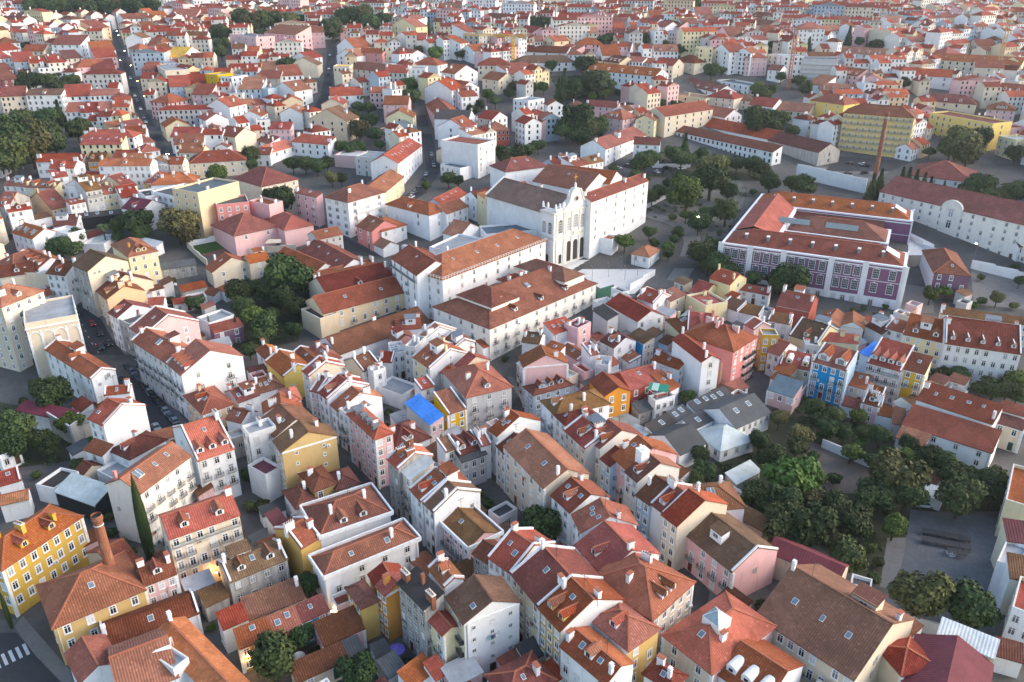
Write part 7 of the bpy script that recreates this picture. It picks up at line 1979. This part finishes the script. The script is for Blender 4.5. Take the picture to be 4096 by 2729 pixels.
# ------------------------------------------------------------------ tower cranes
def crane(key,label,col,jib,ang,hmin):
    x,y,z,h=PT[key]; h=max(h,hmin); z=terr(x,y); m=flat('crane_'+key,col,.6); t=thing('tower_crane',label,'crane',(x,y,z),ang,'tower cranes')
    def lattice(a,b,wd,step,name):
        a,b=Vector(a),Vector(b); d=(b-a); L=d.length; d.normalize(); u=d.cross(Vector((0,0,1)))
        if u.length<.01: u=Vector((1,0,0))
        u.normalize(); v=u.cross(d); mb=MB(); n=int(L/step); c=[u*wd/2+v*wd/2,-u*wd/2+v*wd/2,-u*wd/2-v*wd/2,u*wd/2-v*wd/2]
        for q in c: mb.beam(a+q,b+q,.34,.34,m)
        for i in range(n):
            p0=a+d*step*i; p1=a+d*step*(i+1)
            for j in range(4): mb.beam(p0+c[j],p1+c[(j+1)%4],.24,.24,m)
        mb.build(name,t)
    lattice((0,0,0),(0,0,h),1.7,2.2,'mast'); lattice((-10,0,h),(jib,0,h),1.3,2.0,'jib')
    mb=MB(); mb.box(-10.5,-1,h-2,-7.5,1,h-.6,flat('concrete',(.4,.39,.37),.9)); mb.build('counterweight',t); mb=MB(); mb.box(.6,-.7,h-1.8,2,.7,h-.1,FR); mb.build('cab',t)
crane('crane1','slender reddish tower crane behind the wide plain red roof',(.45,.16,.10),22,2.6,30)
crane('crane2','pale yellow tower crane in front of the great tan building',(.62,.42,.15),12,1.2,30)
crane('crane3','yellow tower crane among the far roofs near the long low brown roof',(.66,.40,.05),38,2.75,17)

# ------------------------------------------------------------------ walls, fence, small objects
WCOL=dict(white=('white','W'),cream=('cream','C'),stained=('stained','S'),pink=('pink','P'),green=('green','G'))
netm=flat('green_mesh',(.03,.13,.09),.8)
for l in WALLS.split('\n'):
    nm,c,h,p=l.split('|'); h=float(h); P=pts(p); x0,y0=P[len(P)//2-1 if len(P)==2 else len(P)//2]; z0=terr(x0,y0)
    m=netm if c=='green' else wall(WCOL[c][1]); mb=MB()
    for (ax,ay),(bx,by) in zip(P,P[1:]):
        dx,dy=bx-ax,by-ay; L=math.hypot(dx,dy); n=max(1,int(L/6))
        for i in range(n):
            px,py=ax+dx*i/n,ay+dy*i/n; qx,qy=ax+dx*(i+1)/n,ay+dy*(i+1)/n; ez=min(terr(px,py),terr(qx,qy)); nx,ny=-dy/L*.2,dx/L*.2
            b,t=[(px+nx,py+ny),(px-nx,py-ny),(qx-nx,qy-ny),(qx+nx,qy+ny)],ez+h
            Q=[(u-x0,v-y0,ez-1.5-z0) for u,v in b]; T=[(u-x0,v-y0,t-z0) for u,v in b]
            mb.face(T[::-1],ST if c!='green' else m)
            for k in range(4): mb.face([Q[(k+1)%4],Q[k],T[k],T[(k+1)%4]],m)
    o=mb.build(nm,None,(x0,y0,z0)); tag(o,None,nm.replace('_',' ')); pending(o,{'garden_wall':'%s garden wall','retaining_wall':'high %s retaining wall','plaza_wall':'%s plaza ramp wall','mesh_fence':'tall %s mesh fence'}[nm]%WCOL[c][0],(x0,y0,z0+h))
def parasol(key,label,col,r,h):
    x,y=PT[key][:2]; z=terr(x,y)+(h if False else 0); t=thing('parasol',label,'parasol',(x,y,z)); mb=MB(); mb.cyl(0,0,0,h,.04,.04,IRON,6); mb.build('pole',t); mb=MB(); n=8; m=flat('parasol_'+key,col,.7)
    for i in range(n): a,b=2*math.pi*i/n,2*math.pi*(i+1)/n; mb.face([(math.cos(a)*r,math.sin(a)*r,h-.5),(math.cos(b)*r,math.sin(b)*r,h-.5),(0,0,h+.15)],m); mb.face([(math.cos(a)*r,math.sin(a)*r,h-.75),(math.cos(b)*r,math.sin(b)*r,h-.75),(math.cos(b)*r,math.sin(b)*r,h-.5),(math.cos(a)*r,math.sin(a)*r,h-.5)],m)
    mb.build('canopy',t)
parasol('umbrella','purple parasol in the small yard below the stained white house',(.22,.15,.62),1.5,2.6)
parasol('sunshade','cream parasol on a terrace above the narrow street',(.7,.64,.52),1.7,7.5)
x,y=PT['awning']; t=thing('awning','pale fabric awning stretched over the pink villa terrace','awning',(x,y,terr(x,y)+5)); mb=MB(); m=flat('awning_cloth',(.66,.54,.40),.8); mb.slab([(-3.2,-1.6,0),(3.2,-1.2,.3),(2.6,1.6,.8),(-2.4,1.5,.9)],.06,m); mb.build('cloth',t); mb=MB(); [mb.cyl(a,b,-5,.1,.05,.05,IRON,6) for a,b in ((-3,-1.5),(3,-1.1))]; mb.build('pole',t)
x,y=PT['awning2']; t=thing('awning','green striped awning over the brick-red roof terrace','awning',(x,y,terr(x,y)+8.3),-.35); mb=MB(); g1=flat('awning_green',(.02,.24,.15),.7); g2=flat('awning_pale',(.45,.62,.52),.7)
for i in range(6): mb.slab([(-2.7+.9*i,-1.4,0),(-1.8+.9*i,-1.4,0),(-1.8+.9*i,1.5,.8),(-2.7+.9*i,1.5,.8)],.05,g1 if i not in(1,2) else g2)
mb.build('cloth',t); mb=MB(); [mb.cyl(a,-1.3,-2.2,0,.05,.05,FR,6) for a in (-2.6,0,2.6)]; mb.build('pole',t)
x,y=PT['dish']; t=thing('satellite_dish','large pale mesh satellite dish among the bushes','satellite dish',(x,y,terr(x,y)),.6); mb=MB(); mb.cyl(0,0,0,1.9,.06,.06,ZINC,8); mb.build('mast',t)
mb=MB(); n=16; dm=flat('dish_mesh',(.42,.44,.44),.6)
for ring in range(3):
    r0,r1=.45*ring,.45*(ring+1)
    for i in range(n):
        a,b=2*math.pi*i/n,2*math.pi*(i+1)/n; f=lambda r,q:(r*math.cos(q),-.25+r*r*.0-(r*r*-.18),1.95+r*math.sin(q)) ; P=[f(r0,a),f(r1,a),f(r1,b),f(r0,b)]; mb.face(P if ring else P[1:]+P[:1],dm)
o=mb.build('reflector',t); o.rotation_euler=(-.35,0,0)
x,y=PT['sail']; t=thing('shade_sail','white shade sail slung over the bottom-left roof terrace','shade sail',(x,y,10.9),.5); mb=MB(); mb.slab([(-1.6,-.9,.6),(1.2,-1.3,.5),(1.6,1.0,.9),(-1.2,.9,.1)],.04,flat('sail_cloth',(.8,.82,.86),.8)); mb.build('cloth',t); mb=MB(); [mb.cyl(a,b,-1.2,.6,.04,.04,FR,6) for a,b in ((-1.6,-.9),(1.6,1.0))]; mb.build('pole',t)
for i,k in enumerate(('bench0','bench1','bench2')):
    x,y=PT[k]; t=thing('shelter_roof',None,'shelter',(x,y,terr(x,y)+.03),-.33,'low dark shelters in the yard'); pending(t,'low black flat shelter in the yard',(x,y,1)); L=4.8 if i<2 else 1.9; mb=MB()
    for s in range(4): mb.slab([(-L+L*.5*s+.06,-.8,1.0),(-L+L*.5*(s+1)-.06,-.8,1.0),(-L+L*.5*(s+1)-.06,.8,1.15),(-L+L*.5*s+.06,.8,1.15)],.1,flat('black_sheet',(.03,.031,.035),.6))
    mb.build('roof',t); mb=MB(); [mb.cyl(a,b,0,1.0,.05,.05,IRON,6) for a in (-L+.3,L-.3) for b in (-.6,.6)]; mb.build('post',t)
x,y=PT['tub']; t=thing('paddling_pool','round white paddling pool in the worn yard','paddling pool',(x,y,terr(x,y)+.03)); mb=MB(); mb.cyl(0,0,0,.35,.95,1.0,FR,18,False); mb.build('rim',t); mb=MB(); mb.cyl(0,0,.05,.2,.9,.93,flat('pool_base',(.6,.66,.7),.4),18); mb.build('floor',t)
# zebra crossing on the corner road
x,y=PT['zebra']; mb=MB(); zm=flat('road_paint',(.55,.56,.58),.8)
for i in range(6): mb.slab([(-3.4+1.15*i,-1.7,.02),(-2.85+1.15*i,-1.7,.02),(-2.85+1.15*i,1.7,.02),(-3.4+1.15*i,1.7,.02)],.012,zm)
structure(mb.build('crosswalk_marking',None,(x,y,terr(x,y)+.05),.75))
# dashes on the left street
mb=MB(); Q=SLINE['the left car street']
for i in range(2,len(Q)-1,1):
    a,b=Q[i-1],Q[i]; dx,dy=b[0]-a[0],b[1]-a[1]; l=math.hypot(dx,dy); ux,uy=dx/l,dy/l; cx,cy=a[0]+uy*1.6,a[1]-ux*1.6
    mb.beam((cx,cy,terr(cx,cy)+.056),(cx+ux*1.8,cy+uy*1.8,terr(cx,cy)+.056),.16,.012,zm)
structure(mb.build('lane_marking'))

# ------------------------------------------------------------------ low growth on the garden and park ground
ug=random.Random(9); V=[];F=[]
def inside(P,x,y):
    c=False; j=len(P)-1
    for i in range(len(P)):
        if (P[i][1]>y)!=(P[j][1]>y) and x<(P[j][0]-P[i][0])*(y-P[i][1])/(P[j][1]-P[i][1])+P[i][0]: c=not c
        j=i
    return c
GREEN=[pts(l.split('|')[2]) for l in AREAS.split('\n') if l.split('|')[0] in('garden_ground','park_ground')]; BARE=[pts(l.split('|')[2]) for l in AREAS.split('\n') if l.split('|')[0] in('bare_earth','lawn','patio','sports_court','path','plaza')]
for P in GREEN:
    x0,x1=min(p[0] for p in P),max(p[0] for p in P); y0,y1=min(p[1] for p in P),max(p[1] for p in P)
    for _ in range(int((x1-x0)*(y1-y0)/9)):
        x,y=ug.uniform(x0,x1),ug.uniform(y0,y1)
        if not inside(P,x,y) or any(inside(B,x,y) for B in BARE) or (math.sin(x*.31+1)+math.cos(y*.27)+ug.uniform(-.8,.8))<-.3: continue
        R_=ug.uniform(.6,1.7); hh=R_*ug.uniform(.4,.9); z=terr(x,y)
        for k in range(16):
            a=ug.uniform(0,6.28); q=R_*math.sqrt(ug.random()); p=Vector((x+q*math.cos(a),y+q*math.sin(a),z+.1+hh*(1-(q/R_)**2)*ug.uniform(.5,1))); n=Vector((ug.uniform(-1,1),ug.uniform(-1,1),ug.uniform(.3,1.2))).normalized(); u=n.cross(Vector((ug.uniform(-1,1),1,ug.uniform(-1,1)))).normalized(); w=n.cross(u); s_=ug.uniform(.18,.42); b=len(V); V+=[p+u*s_,p+w*s_,p-u*s_,p-w*s_]; F.append((b,b+1,b+2,b+3))
me=bpy.data.meshes.new('undergrowth'); me.from_pydata([tuple(v) for v in V],[],F); me.materials.append(LEAF['b']); o=link('undergrowth',me); o['kind']='stuff'; o['category']='undergrowth'; o['label']='low green undergrowth covering the garden and park ground'

# ------------------------------------------------------------------ the rest of the town behind
def inside(P,x,y):
    c=False; j=len(P)-1
    for i in range(len(P)):
        if (P[i][1]>y)!=(P[j][1]>y) and x<(P[j][0]-P[i][0])*(y-P[i][1])/(P[j][1]-P[i][1])+P[i][0]: c=not c
        j=i
    return c
GRID={}
NOFILL=[pts(p) for p in CLEAR.split('\n')]
def occ_add(x,y,r):
    for gx in range(int((x-r)//20),int((x+r)//20)+1):
        for gy in range(int((y-r)//20),int((y+r)//20)+1): GRID.setdefault((gx,gy),[]).append((x,y,r))
def hit(x,y,r):
    for gx in range(int((x-r)//20),int((x+r)//20)+1):
        for gy in range(int((y-r)//20),int((y+r)//20)+1):
            for a,b,q in GRID.get((gx,gy),()):
                if math.hypot(a-x,b-y)<q+r: return True
    return any(inside(P,x+a,y+b) for a,b in ((0,0),(r*.8,0),(-r*.8,0),(0,r*.8),(0,-r*.8)) for P in AREAP+NOFILL)
for q in OCC: occ_add(*q)
for q in STRIPS: occ_add(*q)
rng=random.Random(42); SEEDS=[(rng.uniform(-800,800),rng.uniform(240,1200),rng.choice([-.5,-.35,.1,.3,.6,.75])+rng.uniform(-.1,.1)) for _ in range(40)]
FILL=[]
for si,(sx,sy,rot) in enumerate(SEEDS):
    c,s=math.cos(rot),math.sin(rot); row=-34; v=-420.0
    while v<420:
        u=-420.0
        while u<420:
            w=rng.uniform(6,12); long_=rng.random()<.15
            if long_: w=rng.uniform(17,32)
            x=sx+c*(u+w/2)-s*v; y=sy+s*(u+w/2)+c*v; u+=w+(.2 if rng.random()<.88 else 4.5)
            if y<265 or y>1180 or abs(x)>.72*y+25: continue
            if min(range(40),key=lambda k:(SEEDS[k][0]-x)**2+(SEEDS[k][1]-y)**2)!=si: continue
            d=rng.uniform(8,11); rr=math.hypot(w,d)/2*(.62 if y<480 else .56)
            if hit(x,y,rr): continue
            if rng.random()<.05: continue
            FILL.append((y,x,rot+rng.uniform(-.03,.03),w,d,rng.choice([6.5,8,9,9.5,11,12,13])*(1.1 if y>600 else 1)*(1.25 if long_ else 1)))
        row+=1; v+=10.2 if row%2 else 13.5
FILL.sort(); NEARFILL=[q for q in FILL if q[0]<440][:115]
for i,(y,x,rot,w,d,h) in enumerate(NEARFILL):
    nf=max(2,int(h/3.1)); rk=rng.choice('gggxhs'); rh={'g':d*.26,'x':w*.25,'h':min(w,d)*.27,'s':2.4}[rk]
    house('%.1f %.1f %.1f %.3f %.1f %.1f %.1f %s %.1f %s %s %d %d %d %s townhouse:townhouse'%(x,y,terr(x,y-d/2)-.3,rot,w,d,h,rk,rh,rng.choice('rrrrddbo'),rng.choice('WWWWWWwwCCPGLE'),nf,max(2,int(w/2.6)),rng.choice([0,0,2]),'-'),2000+i)
cr=random.Random(77); ns_=0
for _ in range(16000):
    y=cr.uniform(92,285); x=cr.uniform(-.66,.66)*y; big=cr.random()<.55
    w=cr.uniform(3.2,7) ; d=cr.uniform(3,4.5); r=math.hypot(w,d)/2*.66
    if hit(x,y,r): continue
    occ_add(x,y,r+.25)
    if big and ns_<190:
        ns_+=1; house('%.1f %.1f %.1f %.3f %.1f %.1f %.1f %s %.1f %s %s %d %d %d %s shed:shed'%(x,y,terr(x,y),cr.choice([.65,-.9])+cr.uniform(-.1,.1),w,d,cr.uniform(2.6,5.5),'s' if cr.random()<.75 else 'f',cr.uniform(.5,1.2),cr.choice('rrdbdgtz'),cr.choice('WWWSCGP'),1,cr.choice([0,1,2]),0,'0'),5000+ns_)
    elif cr.random()<.5:
        r=cr.uniform(.9,1.9); t=thing('shrub',None,'shrub',(x,y,terr(x,y)),0,'garden shrubs'); pending(t,'dark green shrub',(x,y,r)); link('stem',TRK0,t,(0,0,-.3),0,(.25,.25,.9)); link('crown',CROWNS[(cr.choice('bbg'),'s')],t,(0,0,r*.75+.1),cr.uniform(0,6),(r,r,r*.95))
mb=MB(); TW=[wall(k) for k in 'WWWWWwwwCCCGGPLKE']; TR=[roof(k) for k in 'rrrrrdbodr']
for (y,x,rot,w,d,h) in FILL[len(NEARFILL):] if len(FILL)>len(NEARFILL) else []:
    c,s=math.cos(rot),math.sin(rot); z=terr(x,y); wm=rng.choice(TW); rm=rng.choice(TR); X,Y=w/2,d/2; rh=rng.uniform(.22,.3)*d; T=lambda a,b,e:(x+c*a-s*b,y+s*a+c*b,z+e); q=rng.random()
    for A,B in (((-X,-Y),(X,-Y)),((X,-Y),(X,Y)),((X,Y),(-X,Y)),((-X,Y),(-X,-Y))): mb.face([T(*A,-5),T(*B,-5),T(*B,h),T(*A,h)],wm)
    o=.3
    if q<.5:
        mb.face([T(-X,-Y-o,h-.1),T(X,-Y-o,h-.1),T(X,0,h+rh),T(-X,0,h+rh)],rm); mb.face([T(X,Y+o,h-.1),T(-X,Y+o,h-.1),T(-X,0,h+rh),T(X,0,h+rh)],rm)
        for k in (-1,1): mb.face([T(k*X,-Y*k,h),T(k*X,Y*k,h),T(k*X,0,h+rh)],wm)
    elif q<.75:
        mb.face([T(-X-o,Y,h-.1),T(-X-o,-Y,h-.1),T(0,-Y,h+rh),T(0,Y,h+rh)],rm); mb.face([T(X+o,-Y,h-.1),T(X+o,Y,h-.1),T(0,Y,h+rh),T(0,-Y,h+rh)],rm)
        for k in (-1,1): mb.face([T(X*-k*-1,k*Y,h),T(-X*-k*-1,k*Y,h),T(0,k*Y,h+rh)] if k<0 else [T(X,Y,h),T(-X,Y,h),T(0,Y,h+rh)],wm)
        if True: mb.face([T(-X,-Y,h),T(X,-Y,h),T(0,-Y,h+rh)],wm)
    elif q<.93:
        m=min(X,Y); r0,r1=((-(X-m),0),(X-m,0)) if X>Y else ((0,-(Y-m)),(0,Y-m)); e=[T(-X-o,-Y-o,h),T(X+o,-Y-o,h),T(X+o,Y+o,h),T(-X-o,Y+o,h)]; a,b=T(*r0,h+rh),T(*r1,h+rh)
        if X>Y: FF=[[e[0],e[1],b,a],[e[1],e[2],b],[e[2],e[3],a,b],[e[3],e[0],a]]
        else: FF=[[e[0],e[1],a],[e[1],e[2],b,a],[e[2],e[3],b],[e[3],e[0],a,b]]
        for P in FF: mb.face(P,rm)
    else: mb.face([T(-X,-Y,h),T(X,-Y,h),T(X,Y,h),T(-X,Y,h)],roof('t'))
    if y<900:
        n=max(2,int(w/2.8)); nf=max(2,int(h/3.1))
        for i in range(nf):
            for j in range(n):
                if rng.random()<.1: continue
                u=-X+w*(j+.5)/n; z0=h-3.0*(i+1)+.9; mb.face([T(u-.5,-Y-.06,z0),T(u+.5,-Y-.06,z0),T(u+.5,-Y-.06,z0+1.6),T(u-.5,-Y-.06,z0+1.6)],GL)
    for _ in range(rng.choice([0,1,1,2])):
        u=rng.uniform(-X*.8,X*.8); v=rng.uniform(-Y*.3,Y*.3); B=[(u-.4,v-.4),(u+.4,v-.4),(u+.4,v+.4),(u-.4,v+.4)]
        for i in range(4): mb.face([T(*B[i],h),T(*B[(i+1)%4],h),T(*B[(i+1)%4],h+rh+1.2),T(*B[i],h+rh+1.2)],WHITEW)
        mb.face([T(*b,h+rh+1.2) for b in B],CAP)
o=mb.build('distant_houses'); o['kind']='stuff'; o['category']='houses'; o['label']='dense mass of small white and red-roofed houses filling the far quarters'
print('FILL',len(FILL),len(NEARFILL),len(mb.f))


settle_labels()
# ------------------------------------------------------------------ the air
hm=bpy.data.materials.new('haze_air'); hm.use_nodes=True; nt=hm.node_tree; nt.nodes.clear(); ho=nt.nodes.new('ShaderNodeOutputMaterial'); pv=nt.nodes.new('ShaderNodeVolumePrincipled'); pv.inputs['Color'].default_value=(.90,.93,1,1); pv.inputs['Density'].default_value=.00008; pv.inputs['Anisotropy'].default_value=.45; nt.links.new(pv.outputs[0],ho.inputs['Volume'])
mb=MB(); mb.box(-1150,-60,-6,1150,1950,145,hm); hz=mb.build('haze'); hz['kind']='stuff'
# ------------------------------------------------------------------ camera, light, sky
cam=bpy.data.cameras.new('camera'); co=bpy.data.objects.new('camera',cam); C.objects.link(co); co.location=(0,0,CAMH); co.rotation_euler=(R(90-PITCH),0,0)
cam.sensor_width=36; cam.lens=36*FOC; cam.clip_start=1; cam.clip_end=6000; bpy.context.scene.camera=co
W=bpy.data.worlds.new('World'); bpy.context.scene.world=W; W.use_nodes=True; nt=W.node_tree; nt.nodes.clear()
SUN_EL,SUN_AZ=24,88      # degrees; azimuth clockwise from +Y (the way the camera looks)
sk=nt.nodes.new('ShaderNodeTexSky'); sk.sky_type='NISHITA'; sk.sun_disc=False; sk.sun_elevation=R(SUN_EL); sk.sun_rotation=R(SUN_AZ); sk.air_density=1.2; sk.dust_density=1.8
bg=nt.nodes.new('ShaderNodeBackground'); bg.inputs[1].default_value=.15; ou=nt.nodes.new('ShaderNodeOutputWorld'); nt.links.new(sk.outputs[0],bg.inputs[0]); nt.links.new(bg.outputs[0],ou.inputs[0])
sl=bpy.data.lights.new('sun','SUN'); sl.energy=0.95; sl.angle=R(50); sl.color=(1,.92,.84); so=bpy.data.objects.new('sun',sl); C.objects.link(so)
dv=Vector((math.sin(R(SUN_AZ))*math.cos(R(SUN_EL)),math.cos(R(SUN_AZ))*math.cos(R(SUN_EL)),math.sin(R(SUN_EL)))); so.rotation_euler=(-dv).to_track_quat('-Z','Y').to_euler(); so.location=(200,200,300)
sc=bpy.context.scene; sc.view_settings.view_transform='Standard'; sc.view_settings.look='None'; sc.view_settings.gamma=1; sc.view_settings.exposure=1.38
